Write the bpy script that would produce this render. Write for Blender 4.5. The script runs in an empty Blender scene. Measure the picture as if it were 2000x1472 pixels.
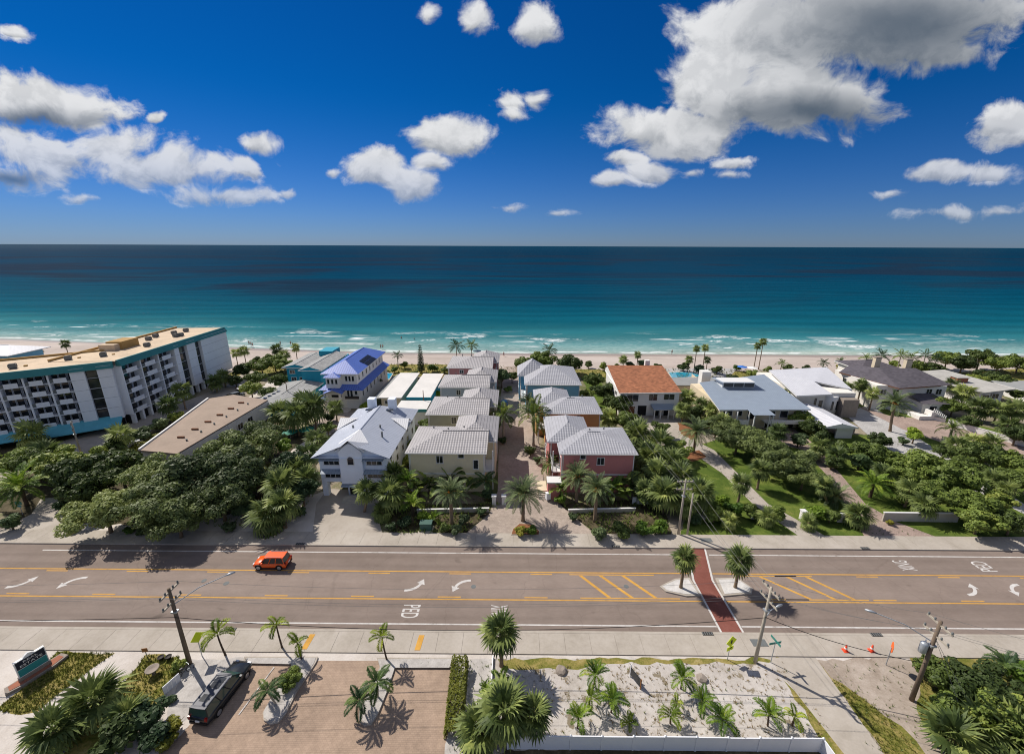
import bpy, bmesh, math, random
from mathutils import Vector, Matrix
random.seed(7)
R = math.radians
sc = bpy.context.scene
COL = sc.collection
# ------------------------------------------------------------------ camera
CH, CF = 38.0, 835.0
PITCH, ROLL, YAW = math.atan(256 / CF), R(0.22), R(0.30)
cam_d = bpy.data.cameras.new('camera')
cam = bpy.data.objects.new('camera', cam_d)
COL.objects.link(cam)
cam_d.sensor_width = 36.0
cam_d.lens = 36.0 * CF / 2000.0
cam_d.clip_start = 0.5
cam_d.clip_end = 200000
cam.location = (0, 0, CH)
cam.rotation_euler = (Matrix.Rotation(YAW, 3, 'Z') @ Matrix.Rotation(math.pi / 2 - PITCH, 3, 'X') @ Matrix.Rotation(ROLL, 3, 'Z')).to_euler()
sc.camera = cam


def ray(px, py):
    u, v = (px - 1000) / CF, (py - 736) / CF
    c, s = math.cos(ROLL), math.sin(ROLL)
    u, v = u * c + v * s, -u * s + v * c
    cp, sp = math.cos(PITCH), math.sin(PITCH)
    x, y, z = u, cp - v * sp, -sp - v * cp
    c, s = math.cos(YAW), math.sin(YAW)
    return x * c - y * s, x * s + y * c, z


def G(px, py, z=0.0):
    """the point at height z that the photograph shows at this pixel"""
    d = ray(px, py)
    t = (z - CH) / d[2]
    return d[0] * t, d[1] * t


# ------------------------------------------------------------------ light
SUN_EL = R(46)
SUN_DIR = Vector((-0.79 * math.cos(SUN_EL), 0.61 * math.cos(SUN_EL), math.sin(SUN_EL)))   # towards the sun
sd = bpy.data.lights.new('sun', 'SUN')
sd.energy = 4.7
sd.angle = R(0.53)
sd.color = (1.0, 0.93, 0.84)
sun = bpy.data.objects.new('sun', sd)
COL.objects.link(sun)
sun.rotation_euler = (-SUN_DIR).to_track_quat('-Z', 'Y').to_euler()
sun.location = (-60, 60, 120)
sc.view_settings.view_transform = 'Standard'
sc.view_settings.look = 'None'
sc.view_settings.gamma = 1.0
sc.view_settings.exposure = 0.22
sc.render.engine = 'CYCLES'
sc.cycles.use_denoising = True
sc.cycles.filter_width = 1.05
sc.cycles.max_bounces = 6
sc.cycles.transparent_max_bounces = 6
sc.cycles.caustics_reflective = False
sc.cycles.caustics_refractive = False

# ------------------------------------------------------------------ world: sky with cumulus
world = bpy.data.worlds.new('World')
sc.world = world
world.use_nodes = True
WT = world.node_tree
WT.nodes.clear()


class NB:
    """small helper for wiring node trees"""
    def __init__(s, nt): s.nt = nt
    def node(s, t, **k):
        n = s.nt.nodes.new(t)
        for a, b in k.items(): setattr(n, a, b)
        return n
    def put(s, sock, v):
        if isinstance(v, bpy.types.NodeSocket): s.nt.links.new(v, sock)
        elif v is not None: sock.default_value = v
    def m(s, op, a, b=None, c=None, clamp=False):
        n = s.node('ShaderNodeMath', operation=op, use_clamp=clamp)
        for i, v in enumerate((a, b, c)): s.put(n.inputs[i], v)
        return n.outputs[0]
    def v(s, op, a, b=None, out=0):
        n = s.node('ShaderNodeVectorMath', operation=op)
        s.put(n.inputs[0], a)
        if b is not None: s.put(n.inputs[1], b)
        return n.outputs[out]
    def rng(s, x, a, b, c=0.0, d=1.0, smooth=True):
        n = s.node('ShaderNodeMapRange', interpolation_type='SMOOTHSTEP' if smooth else 'LINEAR')
        for i, v in enumerate((x, a, b, c, d)): s.put(n.inputs[i], v)
        return n.outputs[0]
    def noise(s, vec, scale, detail=4.0, rough=0.55, dist=0.0, dim='3D'):
        n = s.node('ShaderNodeTexNoise', noise_dimensions=dim)
        s.put(n.inputs['Vector'], vec)
        s.put(n.inputs['Scale'], scale); s.put(n.inputs['Detail'], detail); s.put(n.inputs['Roughness'], rough); s.put(n.inputs['Distortion'], dist)
        return n.outputs[0]
    def mix(s, f, a, b, mode='MIX'):
        n = s.node('ShaderNodeMix', data_type='RGBA', blend_type=mode)
        s.put(n.inputs[0], f); s.put(n.inputs[6], a); s.put(n.inputs[7], b)
        return n.outputs[2]
    def xyz(s, v):
        n = s.node('ShaderNodeSeparateXYZ'); s.put(n.inputs[0], v)
        return n.outputs
    def comb(s, x, y, z):
        n = s.node('ShaderNodeCombineXYZ')
        for i, v in enumerate((x, y, z)): s.put(n.inputs[i], v)
        return n.outputs[0]
    def ramp(s, f, stops):
        n = s.node('ShaderNodeValToRGB')
        s.put(n.inputs[0], f)
        e = n.color_ramp.elements
        while len(e) < len(stops): e.new(0.5)
        for k, (p, c) in enumerate(stops):
            e[k].position = p; e[k].color = (*c, 1)
        return n.outputs[0]


def build_world():
    b = NB(WT)
    sky = b.node('ShaderNodeTexSky', sky_type='NISHITA', sun_disc=False, sun_elevation=SUN_EL,
                 sun_rotation=math.atan2(SUN_DIR.x, SUN_DIR.y), altitude=0.0, air_density=1.0, dust_density=0.0, ozone_density=4.0)
    tc = b.node('ShaderNodeTexCoord').outputs['Generated']
    d = b.v('NORMALIZE', tc)
    X, Y, Z = b.xyz(d)
    ay = b.m('MAXIMUM', b.m('ABSOLUTE', Y), 0.08)
    u, v = b.m('DIVIDE', X, ay), b.m('DIVIDE', Z, ay)
    p = b.comb(u, v, 0.0)
    # cumulus banks: centre and half-size (pixels of the photograph turned into directions), weight
    blobs = [(60, 195, 150, 45, 1), (150, 215, 110, 35, .9), (20, 262, 80, 24, .6), (80, 300, 150, 52, .72), (220, 285, 130, 40, .74), (320, 325, 150, 46, .72),
             (30, 345, 100, 32, .72), (440, 382, 110, 20, .66), (495, 285, 36, 24, .9), (475, 325, 28, 24, .7), (300, 230, 22, 13, .8), (560, 377, 24, 13, .7), (170, 388, 40, 10, .5), (30, 62, 24, 14, .45),
             (870, 268, 88, 38, 1), (740, 330, 70, 32, 1), (820, 360, 62, 30, .95), (850, 318, 40, 22, .8), (645, 335, 18, 9, .55),
             (835, 22, 22, 18, .6), (920, 42, 38, 30, .7), (1048, 40, 44, 40, .85), (1055, 195, 26, 22, .65), (1000, 205, 36, 26, .55), (1000, 232, 28, 14, .55),
             (1330, 255, 150, 52, 1.15), (1400, 165, 130, 75, 1.1), (1540, 190, 190, 80, 1.15), (1520, 60, 180, 90, 1.1), (1720, 60, 240, 95, 1.2), (1830, 110, 110, 26, .8), (1880, 20, 150, 50, .95),
             (1225, 315, 34, 18, .7), (1280, 338, 52, 22, .85), (1195, 360, 46, 15, .8), (1435, 323, 38, 13, .65), (1420, 346, 28, 9, .5), (1345, 333, 24, 9, .45),
             (1960, 250, 90, 40, 1), (1835, 338, 72, 22, .9), (1930, 338, 60, 18, .5), (1740, 374, 36, 12, .6), (1850, 414, 90, 12, .5), (990, 403, 36, 9, .45), (1080, 416, 26, 8, .4), (1960, 412, 60, 10, .45)]
    warp = b.noise(p, 5.0, 3.0, 0.55)
    warp2 = b.noise(b.v('ADD', p, (7.3, 2.1, 0.0)), 5.0, 3.0, 0.55)
    pw = b.v('ADD', p, b.comb(b.m('MULTIPLY', b.m('SUBTRACT', warp, 0.5), 0.10), b.m('MULTIPLY', b.m('SUBTRACT', warp2, 0.5), 0.07), 0.0))
    mask = None
    sw = sy = None
    for cx, cy, rx, ry, w in blobs:
        r0 = ray(cx, cy)
        cu, cv = r0[0] / r0[1], r0[2] / r0[1]
        r1, r2 = ray(cx + rx, cy), ray(cx, cy - ry)
        ru, rv = abs(r1[0] / r1[1] - cu) * 1.16, abs(r2[2] / r2[1] - cv) * 1.18
        q = b.v('MULTIPLY', b.v('SUBTRACT', pw, (cu, cv, 0)), (1 / ru, 1 / rv, 0))
        ln = b.v('LENGTH', q, out=1)
        k = b.m('MULTIPLY', b.m('SUBTRACT', 1.0, ln), w)
        kp = b.m('MAXIMUM', k, 0.0)
        ky = b.m('MULTIPLY', kp, b.xyz(q)[1])
        sw = kp if sw is None else b.m('ADD', sw, kp)
        sy = ky if sy is None else b.m('ADD', sy, ky)
        if mask is None: mask = k
        else: mask = b.m('SMOOTH_MAX', mask, k, 0.12)
    def fbm(pp):
        a = b.noise(b.v('MULTIPLY', pp, (1, 1.35, 1)), 8.5, 12.0, 0.62, 0.25)
        return b.m('SUBTRACT', a, 0.5)
    n0 = fbm(pw)
    n1 = fbm(b.v('ADD', pw, (-0.018, 0.024, 0.0)))
    dens = b.m('ADD', mask, b.m('MULTIPLY', n0, 2.1))
    dens = b.m('SUBTRACT', dens, 0.06)
    alpha = b.rng(dens, -0.08, 0.36)
    # cloud thickness decides how grey the belly is; the side to the sun is brighter
    lit = b.rng(b.m('SUBTRACT', n0, n1), -0.10, 0.10)
    thick = b.rng(dens, 0.35, 1.25)
    big = None
    for cx, cy, rx, ry in ((1770, 60, 330, 150), (1590, 225, 260, 60), (60, 232, 130, 22), (20, 350, 80, 20)):
        r0 = ray(cx, cy); r1, r2 = ray(cx + rx, cy), ray(cx, cy - ry)
        cu, cv = r0[0] / r0[1], r0[2] / r0[1]
        q = b.v('MULTIPLY', b.v('SUBTRACT', pw, (cu, cv, 0)), (1 / abs(r1[0] / r1[1] - cu), 1 / abs(r2[2] / r2[1] - cv), 0))
        k = b.rng(b.v('LENGTH', q, out=1), 1.35, 0.0)
        big = k if big is None else b.m('MAXIMUM', big, k)
    top = b.m('ADD', b.m('DIVIDE', sy, b.m('MAXIMUM', sw, 0.02)), b.m('MULTIPLY', n0, 1.6))
    top = b.rng(top, -0.62, 0.12)
    shade = b.m('ADD', 0.42, b.m('ADD', b.m('MULTIPLY', lit, 0.20), b.m('MULTIPLY', top, 0.40)))
    shade = b.m('MULTIPLY', shade, b.m('SUBTRACT', 1.0, b.m('MULTIPLY', thick, 0.10)))
    shade = b.m('MULTIPLY', shade, b.m('SUBTRACT', 1.0, b.m('MULTIPLY', big, 0.92)))
    ccol = b.mix(shade, (0.085, 0.125, 0.18, 1), (0.92, 0.93, 0.95, 1))
    # denser cloud field added outside the view, overhead and behind, for more fill light
    zz = b.m('MAXIMUM', Z, 0.06)
    po = b.comb(b.m('DIVIDE', X, zz), b.m('DIVIDE', Y, zz), 0.0)
    no = b.noise(po, 1.1, 8.0, 0.58, 0.2)
    away = b.m('MAXIMUM', b.rng(Z, 0.46, 0.60), b.rng(Y, 0.10, -0.10))
    ao = b.m('MULTIPLY', b.m('MULTIPLY', b.rng(no, 0.47, 0.58), away), b.rng(Z, 0.02, 0.14))
    alpha = b.m('MAXIMUM', alpha, ao)
    # clear sky: deeper, more saturated blue as the photograph shows it, paler towards the sea horizon
    hs = b.node('ShaderNodeHueSaturation')
    b.put(hs.inputs['Saturation'], 1.15); b.put(hs.inputs['Value'], SKY_V); b.put(hs.inputs['Hue'], 0.497)
    b.put(hs.inputs['Color'], sky.outputs[0])
    skyc = b.mix(1.0, hs.outputs[0], b.mix(b.rng(Z, 0.0, 0.29), (0.175, 0.275, 0.56, 1), (0.008, 0.240, 0.485, 1)), 'MULTIPLY')
    bg1 = b.node('ShaderNodeBackground'); b.put(bg1.inputs[0], skyc); b.put(bg1.inputs[1], 0.105)
    bg2 = b.node('ShaderNodeBackground'); b.put(bg2.inputs[0], ccol); b.put(bg2.inputs[1], 0.72)
    hazef = b.rng(Z, 0.02, 0.22)
    a2 = b.m('MULTIPLY', alpha, b.m('ADD', 0.55, b.m('MULTIPLY', hazef, 0.45)))
    mx = b.node('ShaderNodeMixShader'); b.put(mx.inputs[0], a2)
    WT.links.new(bg1.outputs[0], mx.inputs[1]); WT.links.new(bg2.outputs[0], mx.inputs[2])
    out = b.node('ShaderNodeOutputWorld')
    WT.links.new(mx.outputs[0], out.inputs[0])


SKY_V = 1.0
build_world()


# ------------------------------------------------------------------ materials
MATS = {}


def new_mat(name):
    m = bpy.data.materials.new(name)
    m.use_nodes = True
    nt = m.node_tree
    nt.nodes.clear()
    b = NB(nt)
    out = b.node('ShaderNodeOutputMaterial')
    p = b.node('ShaderNodeBsdfPrincipled')
    nt.links.new(p.outputs[0], out.inputs[0])
    MATS[name] = m
    return m, b, p, out


def srgb(r, g, bb):
    f = lambda c: ((c / 255 + 0.055) / 1.055) ** 2.4 if c > 10 else c / 255 / 12.92
    return (f(r), f(g), f(bb), 1)


def bump(b, p, h, strength=0.5, dist=0.05):
    n = b.node('ShaderNodeBump')
    b.put(n.inputs['Strength'], strength); b.put(n.inputs['Distance'], dist); b.put(n.inputs['Height'], h)
    b.put(p.inputs['Normal'], n.outputs[0])


def geo_pos(b): return b.node('ShaderNodeNewGeometry').outputs['Position']


def plain(name, c, rough=0.75, var=0.12, scale=1.2, metal=0.0, spec=0.3, bumpv=0.0, objvar=0.0):
    """a paint-like surface with patchy weathering"""
    if name in MATS: return MATS[name]
    m, b, p, o = new_mat(name)
    pos = geo_pos(b)
    n1 = b.noise(pos, scale, 5, 0.6)
    n2 = b.noise(pos, scale * 9, 3, 0.6)
    f = b.m('ADD', b.m('MULTIPLY', n1, 0.65), b.m('MULTIPLY', n2, 0.35))
    k = b.rng(f, 0.3, 0.7, 1 - var, 1 + var, False)
    if objvar:
        oi = b.node('ShaderNodeObjectInfo').outputs['Random']
        k = b.m('MULTIPLY', k, b.rng(oi, 0, 1, 1 - objvar, 1 + objvar, False))
    col = b.v('SCALE', (c[0], c[1], c[2]), None)
    n = col.node; b.put(n.inputs['Scale'], k)
    b.put(p.inputs['Base Color'], col)
    b.put(p.inputs['Roughness'], rough); b.put(p.inputs['Metallic'], metal); b.put(p.inputs['Specular IOR Level'], spec)
    if bumpv: bump(b, p, n2, bumpv, 0.03)
    return m


def ground_mat(name, cols, scale, rough=0.95, fine=14.0, speck=None, bumpv=0.4, stretch=(1, 1, 1)):
    """ground with patches of several colours; cols = [(position, rgb)...]; speck = (rgb, amount)"""
    if name in MATS: return MATS[name]
    m, b, p, o = new_mat(name)
    pos = b.v('MULTIPLY', geo_pos(b), stretch)
    n1 = b.noise(pos, scale, 6, 0.65, 0.4)
    n2 = b.noise(pos, fine, 4, 0.65)
    f = b.m('ADD', b.m('MULTIPLY', n1, 0.72), b.m('MULTIPLY', n2, 0.28))
    c = b.ramp(b.rng(f, 0.3, 0.7, 0, 1, False), cols)
    if speck:
        n3 = b.noise(b.v('ADD', pos, (31, 7, 0)), fine * 0.35, 4, 0.7)
        c = b.mix(b.rng(n3, speck[1], speck[1] + 0.06), c, (*speck[0], 1))
    b.put(p.inputs['Base Color'], c)
    b.put(p.inputs['Roughness'], rough); b.put(p.inputs['Specular IOR Level'], 0.15)
    if bumpv: bump(b, p, n2, bumpv, 0.06)
    return m


def uv_mat(name, c, du, dv, style, rough=0.5, metal=0.0, line=0.55, var=0.08):
    """roofing laid out along eave (u) and slope (v) in metres: style seam, tile or shingle"""
    if name in MATS: return MATS[name]
    m, b, p, o = new_mat(name)
    uv = b.node('ShaderNodeUVMap').outputs[0]
    U, V, _ = b.xyz(uv)
    pos = geo_pos(b)
    w = b.rng(b.noise(pos, 0.7, 5, 0.6), 0.3, 0.7, 1 - var, 1 + var, False)
    fu = b.m('FRACT', b.m('DIVIDE', U, du)); fv = b.m('FRACT', b.m('DIVIDE', V, dv))
    if style == 'seam':
        h = b.m('LESS_THAN', b.m('ABSOLUTE', b.m('SUBTRACT', fu, 0.5)), 0.09)
        k = b.m('SUBTRACT', 1.0, b.m('MULTIPLY', b.m('LESS_THAN', b.m('ABSOLUTE', b.m('SUBTRACT', fu, 0.62)), 0.07), 1 - line))
        bump(b, p, h, 0.9, 0.05)
    elif style == 'tile':
        s = b.m('SINE', b.m('MULTIPLY', fu, 6.2832))
        h = b.m('ADD', b.m('MULTIPLY', s, 0.5), b.m('MULTIPLY', b.m('SUBTRACT', 1.0, fv), 0.8))
        gap = b.m('MAXIMUM', b.m('LESS_THAN', fv, 0.16), b.rng(s, -0.7, -1.0))
        k = b.m('SUBTRACT', 1.0, b.m('MULTIPLY', gap, 1 - line))
        bump(b, p, h, 0.8, 0.06)
    else:
        cell = b.node('ShaderNodeTexWhiteNoise', noise_dimensions='2D')
        row = b.m('FLOOR', b.m('DIVIDE', V, dv))
        uu = b.m('FLOOR', b.m('ADD', b.m('DIVIDE', U, du), b.m('MULTIPLY', row, 0.37)))
        b.put(cell.inputs[0], b.comb(uu, row, 0))
        k = b.rng(cell.outputs[0], 0, 1, line, 1.2, False)
        bump(b, p, b.m('SUBTRACT', 1.0, fv), 0.5, 0.03)
    k = b.m('MULTIPLY', k, w)
    col = b.v('SCALE', (c[0], c[1], c[2]), None); b.put(col.node.inputs['Scale'], k)
    b.put(p.inputs['Base Color'], col); b.put(p.inputs['Roughness'], rough); b.put(p.inputs['Metallic'], metal)
    b.put(p.inputs['Specular IOR Level'], 0.3)
    return m


def leaf_mat(name, c1, c2, c3=None, var=0.35, trans=0.30):
    """leaves: colour differs from tree to tree and from clump to clump, and light passes through"""
    if name in MATS: return MATS[name]
    m, b, p, o = new_mat(name)
    pos = geo_pos(b)
    oi = b.node('ShaderNodeObjectInfo').outputs['Random']
    n = b.noise(pos, 0.9, 4, 0.6)
    n2 = b.noise(pos, 5.0, 2, 0.6)
    f = b.m('ADD', b.m('ADD', b.m('MULTIPLY', n, 0.55), b.m('MULTIPLY', n2, 0.35)), b.m('MULTIPLY', b.m('SUBTRACT', oi, 0.5), 0.46))
    stops = [(0.3, c1), (0.62, c2)]
    if c3: stops.append((0.8, c3))
    col = b.ramp(f, stops)
    b.put(p.inputs['Base Color'], col); b.put(p.inputs['Roughness'], 0.55); b.put(p.inputs['Specular IOR Level'], 0.25)
    tr = b.node('ShaderNodeBsdfTranslucent'); b.put(tr.inputs[0], col)
    mx = b.node('ShaderNodeMixShader'); b.put(mx.inputs[0], trans)
    m.node_tree.links.new(p.outputs[0], mx.inputs[1]); m.node_tree.links.new(tr.outputs[0], mx.inputs[2])
    m.node_tree.links.new(mx.outputs[0], o.inputs[0])
    return m


# ------------------------------------------------------------------ mesh builder and objects
class MB:
    def __init__(s): s.v = []; s.f = []; s.sm = False
    def add(s, vs, fs):
        k = len(s.v); s.v += [tuple(x) for x in vs]; s.f += [tuple(i + k for i in f) for f in fs]
        return s
    def box(s, x0, x1, y0, y1, z0, z1):
        return s.add([(x0, y0, z0), (x1, y0, z0), (x1, y1, z0), (x0, y1, z0), (x0, y0, z1), (x1, y0, z1), (x1, y1, z1), (x0, y1, z1)],
                     [(0, 3, 2, 1), (4, 5, 6, 7), (0, 1, 5, 4), (1, 2, 6, 5), (2, 3, 7, 6), (3, 0, 4, 7)])
    def quad(s, *p): return s.add(p, [tuple(range(len(p)))])
    def prism(s, poly, z0, z1):
        n = len(poly)
        a = sum(poly[i][0] * poly[(i + 1) % n][1] - poly[(i + 1) % n][0] * poly[i][1] for i in range(n))
        if a < 0: poly = poly[::-1]
        vs = [(x, y, z0) for x, y in poly] + [(x, y, z1) for x, y in poly]
        return s.add(vs, [tuple(range(n - 1, -1, -1)), tuple(range(n, 2 * n))] + [(i, (i + 1) % n, n + (i + 1) % n, n + i) for i in range(n)])
    def tube(s, pts, rs, n=7, cap=True):
        pts = [Vector(p) for p in pts]
        k0 = len(s.v)
        for i, p in enumerate(pts):
            t = (pts[min(i + 1, len(pts) - 1)] - pts[max(i - 1, 0)]).normalized()
            a = Vector((1, 0, 0)) if abs(t.x) < 0.8 else Vector((0, 1, 0))
            e1 = t.cross(a).normalized(); e2 = t.cross(e1)
            r = rs[i] if hasattr(rs, '__len__') else rs
            for j in range(n):
                w = 2 * math.pi * j / n
                s.v.append(tuple(p + (e1 * math.cos(w) + e2 * math.sin(w)) * r))
        for i in range(len(pts) - 1):
            for j in range(n):
                a, c = k0 + i * n + j, k0 + i * n + (j + 1) % n
                s.f.append((a, c, c + n, a + n))
        if cap:
            s.f.append(tuple(k0 + j for j in range(n))[::-1]); e = k0 + (len(pts) - 1) * n
            s.f.append(tuple(e + j for j in range(n)))
        return s
    def lathe(s, prof, n=16, c=(0, 0)):
        k0 = len(s.v)
        for r, z in prof:
            for j in range(n):
                w = 2 * math.pi * j / n
                s.v.append((c[0] + r * math.cos(w), c[1] + r * math.sin(w), z))
        for i in range(len(prof) - 1):
            for j in range(n):
                a, d = k0 + i * n + j, k0 + i * n + (j + 1) % n
                s.f.append((a, d, d + n, a + n))
        s.f.append(tuple(k0 + j for j in range(n))[::-1]); e = k0 + (len(prof) - 1) * n
        s.f.append(tuple(e + j for j in range(n)))
        return s
    def mesh(s, name, mat=None, uv=False, smooth=False):
        me = bpy.data.meshes.new(name)
        me.from_pydata(s.v, [], s.f)
        if mat: me.materials.append(MATS[mat] if isinstance(mat, str) else mat)
        if smooth: me.polygons.foreach_set('use_smooth', [True] * len(me.polygons))
        if uv:
            l = me.uv_layers.new(name='UVMap')
            for p in me.polygons:
                n = p.normal
                ua = Vector((0, 0, 1)).cross(n)
                if ua.length < 1e-3: ua = Vector((1, 0, 0))
                ua.normalize(); va = n.cross(ua)
                for li in p.loop_indices:
                    co = me.vertices[me.loops[li].vertex_index].co
                    l.data[li].uv = (co.dot(ua), co.dot(va))
        me.update()
        return me


def link(name, me, parent=None, loc=(0, 0, 0), rz=0.0):
    o = bpy.data.objects.new(name, me)
    COL.objects.link(o)
    o.location = loc
    o.rotation_euler = (0, 0, rz)
    if parent is not None: o.parent = parent
    return o


def ob(name, mb, mat, parent=None, loc=(0, 0, 0), rz=0.0, uv=False, smooth=False):
    return link(name, mb.mesh(name, mat, uv, smooth), parent, loc, rz)


def tag(o, label, cat, group=None):
    o['label'] = label; o['category'] = cat
    if group: o['group'] = group
    return o


def thing(name, label, cat, loc=(0, 0, 0), rz=0.0, group=None):
    o = link(name, None, None, loc, rz)
    o.empty_display_size = 0.3
    return tag(o, label, cat, group)


def struct(o, kind='structure'):
    o['kind'] = kind
    return o


def fresh(o, c):
    for k in ('label', 'category', 'group'):
        if k in c: del c[k]
# ------------------------------------------------------------------ palette
plain('white_wall', srgb(220, 218, 214), 0.8, 0.06, 0.8)
plain('offwhite_wall', srgb(222, 218, 210), 0.8, 0.07, 0.8)
plain('white_trim', srgb(214, 214, 212), 0.6, 0.05, 2.0)
plain('pale_blue_wall', srgb(222, 230, 241), 0.75, 0.06, 0.9)
plain('beige_wall', srgb(216, 204, 172), 0.8, 0.08, 0.9)
plain('sage_wall', srgb(158, 160, 144), 0.8, 0.08, 0.9)
plain('slate_blue_wall', srgb(164, 174, 182), 0.8, 0.07, 0.9)
plain('rose_wall', srgb(192, 126, 122), 0.8, 0.08, 0.9)
plain('dusty_rose_wall', srgb(184, 126, 124), 0.8, 0.08, 0.9)
plain('mustard_wall', srgb(200, 152, 96), 0.8, 0.08, 0.9)
plain('sky_blue_wall', srgb(110, 168, 198), 0.8, 0.08, 0.9)
plain('teal_wall', srgb(36, 142, 166), 0.75, 0.08, 0.9)
plain('cream_wall', srgb(206, 192, 166), 0.85, 0.08, 0.7)
plain('teal_trim', srgb(58, 124, 124), 0.7, 0.12, 0.6)
plain('canopy_teal', srgb(90, 166, 184), 0.6, 0.12, 0.8)
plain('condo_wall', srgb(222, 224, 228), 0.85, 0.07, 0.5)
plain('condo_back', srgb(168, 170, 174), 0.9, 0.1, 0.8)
plain('condo_roof', srgb(196, 176, 150), 0.9, 0.22, 0.25)
plain('tan_parapet', srgb(168, 136, 84), 0.9, 0.12, 0.6)
plain('pinkish_roof', srgb(152, 136, 122), 0.95, 0.16, 0.3)
plain('white_roof', srgb(206, 204, 200), 0.85, 0.10, 0.35)
plain('flat_grey_roof', srgb(168, 166, 160), 0.9, 0.22, 0.35)
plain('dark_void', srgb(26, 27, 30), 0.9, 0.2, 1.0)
plain('asphalt_shingle_grey', srgb(136, 138, 138), 0.95, 0.10, 0.6)
plain('wood_pole', srgb(112, 98, 84), 0.95, 0.22, 2.5, bumpv=0.4)
plain('pale_pole', srgb(168, 160, 146), 0.95, 0.16, 2.5, bumpv=0.3)
plain('galvanised', srgb(170, 176, 182), 0.45, 0.12, 4.0, metal=0.5)
plain('cable', srgb(30, 30, 32), 0.7, 0.1, 3)
plain('bright_cable', srgb(122, 122, 120), 0.6, 0.1, 3)
plain('black_plastic', srgb(26, 26, 28), 0.5, 0.1, 3)
plain('rubber', srgb(22, 22, 23), 0.85, 0.1, 6)
plain('rim_metal', srgb(176, 178, 182), 0.35, 0.08, 6, metal=0.7)
plain('car_orange', srgb(232, 92, 22), 0.25, 0.03, 3, spec=0.6)
plain('car_graphite', srgb(52, 56, 60), 0.22, 0.05, 3, metal=0.4, spec=0.6)
plain('car_roof_silver', srgb(74, 77, 86), 0.5, 0.05, 3, spec=0.3)
plain('car_blue', srgb(60, 120, 165), 0.25, 0.04, 3, spec=0.6)
plain('car_white', srgb(210, 212, 214), 0.25, 0.04, 3, spec=0.6)
plain('car_grey', srgb(100, 104, 110), 0.25, 0.04, 3, spec=0.6)
plain('lamp_red', srgb(150, 20, 18), 0.3, 0.05, 3)
plain('lamp_clear', srgb(220, 222, 224), 0.2, 0.05, 3)
plain('sign_navy', srgb(26, 34, 52), 0.5, 0.06, 3)
plain('sign_teal', srgb(52, 138, 140), 0.5, 0.06, 3)
plain('sign_white', srgb(228, 228, 226), 0.5, 0.04, 3)
plain('sign_yellow_green', srgb(206, 222, 30), 0.5, 0.05, 3)
plain('sign_green', srgb(60, 128, 118), 0.5, 0.06, 3)
plain('sign_orange', srgb(232, 104, 40), 0.5, 0.06, 3)
plain('cone_orange', srgb(226, 74, 40), 0.6, 0.05, 3)
plain('stone_grey', srgb(142, 132, 122), 0.95, 0.2, 2.0, bumpv=0.4)
plain('terracotta', srgb(150, 96, 74), 0.9, 0.15, 2.0)
plain('concrete_wall', srgb(178, 172, 160), 0.9, 0.12, 0.8, bumpv=0.2)
plain('vinyl', srgb(222, 224, 228), 0.5, 0.04, 1.2)
plain('wood_board', srgb(150, 104, 62), 0.9, 0.25, 1.4)
plain('solar_black', srgb(16, 18, 22), 0.3, 0.2, 3)
plain('bark', srgb(112, 96, 78), 0.95, 0.25, 3.0, bumpv=0.6)
plain('palm_bark', srgb(132, 114, 94), 0.95, 0.28, 4.0, bumpv=0.7)
plain('pale_bark', srgb(168, 158, 142), 0.95, 0.2, 4.0, bumpv=0.5)
plain('dark_bark', srgb(80, 66, 54), 0.95, 0.28, 4.0, bumpv=0.6)
plain('skin', srgb(176, 124, 96), 0.7, 0.05, 4, objvar=0.3)
plain('swimwear_dark', srgb(40, 46, 70), 0.8, 0.1, 4, objvar=0.5)
plain('umbrella_blue', srgb(54, 110, 190), 0.7, 0.08, 3)
plain('umbrella_dark', srgb(40, 60, 80), 0.7, 0.08, 3)
plain('umbrella_green', srgb(46, 128, 108), 0.7, 0.08, 3)
plain('cabinet_green', srgb(62, 92, 84), 0.6, 0.12, 2)
plain('iron', srgb(52, 48, 46), 0.7, 0.2, 4)
plain('grate_grey', srgb(104, 108, 108), 0.8, 0.15, 4)
plain('mulch', srgb(126, 84, 56), 0.95, 0.3, 2.5, bumpv=0.4)
plain('rust_brown', srgb(118, 80, 58), 0.9, 0.3, 2.0)

m, b, p, o = new_mat('glass_dark')
pos = geo_pos(b)
b.put(p.inputs['Base Color'], b.ramp(b.noise(pos, 0.6, 3), [(0.35, (0.012, 0.014, 0.018)), (0.65, (0.04, 0.046, 0.052))]))
b.put(p.inputs['Roughness'], 0.08); b.put(p.inputs['Specular IOR Level'], 0.6)
m, b, p, o = new_mat('glass_green')
b.put(p.inputs['Base Color'], (0.035, 0.075, 0.062, 1)); b.put(p.inputs['Roughness'], 0.06); b.put(p.inputs['Specular IOR Level'], 0.7)
m, b, p, o = new_mat('pool_water')
pos = geo_pos(b)
b.put(p.inputs['Base Color'], b.ramp(b.noise(pos, 1.2, 3), [(0.35, (0.015, 0.20, 0.33)), (0.65, (0.05, 0.34, 0.46))]))
b.put(p.inputs['Roughness'], 0.06)
bump(b, p, b.noise(pos, 3, 3), 0.2, 0.05)

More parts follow.
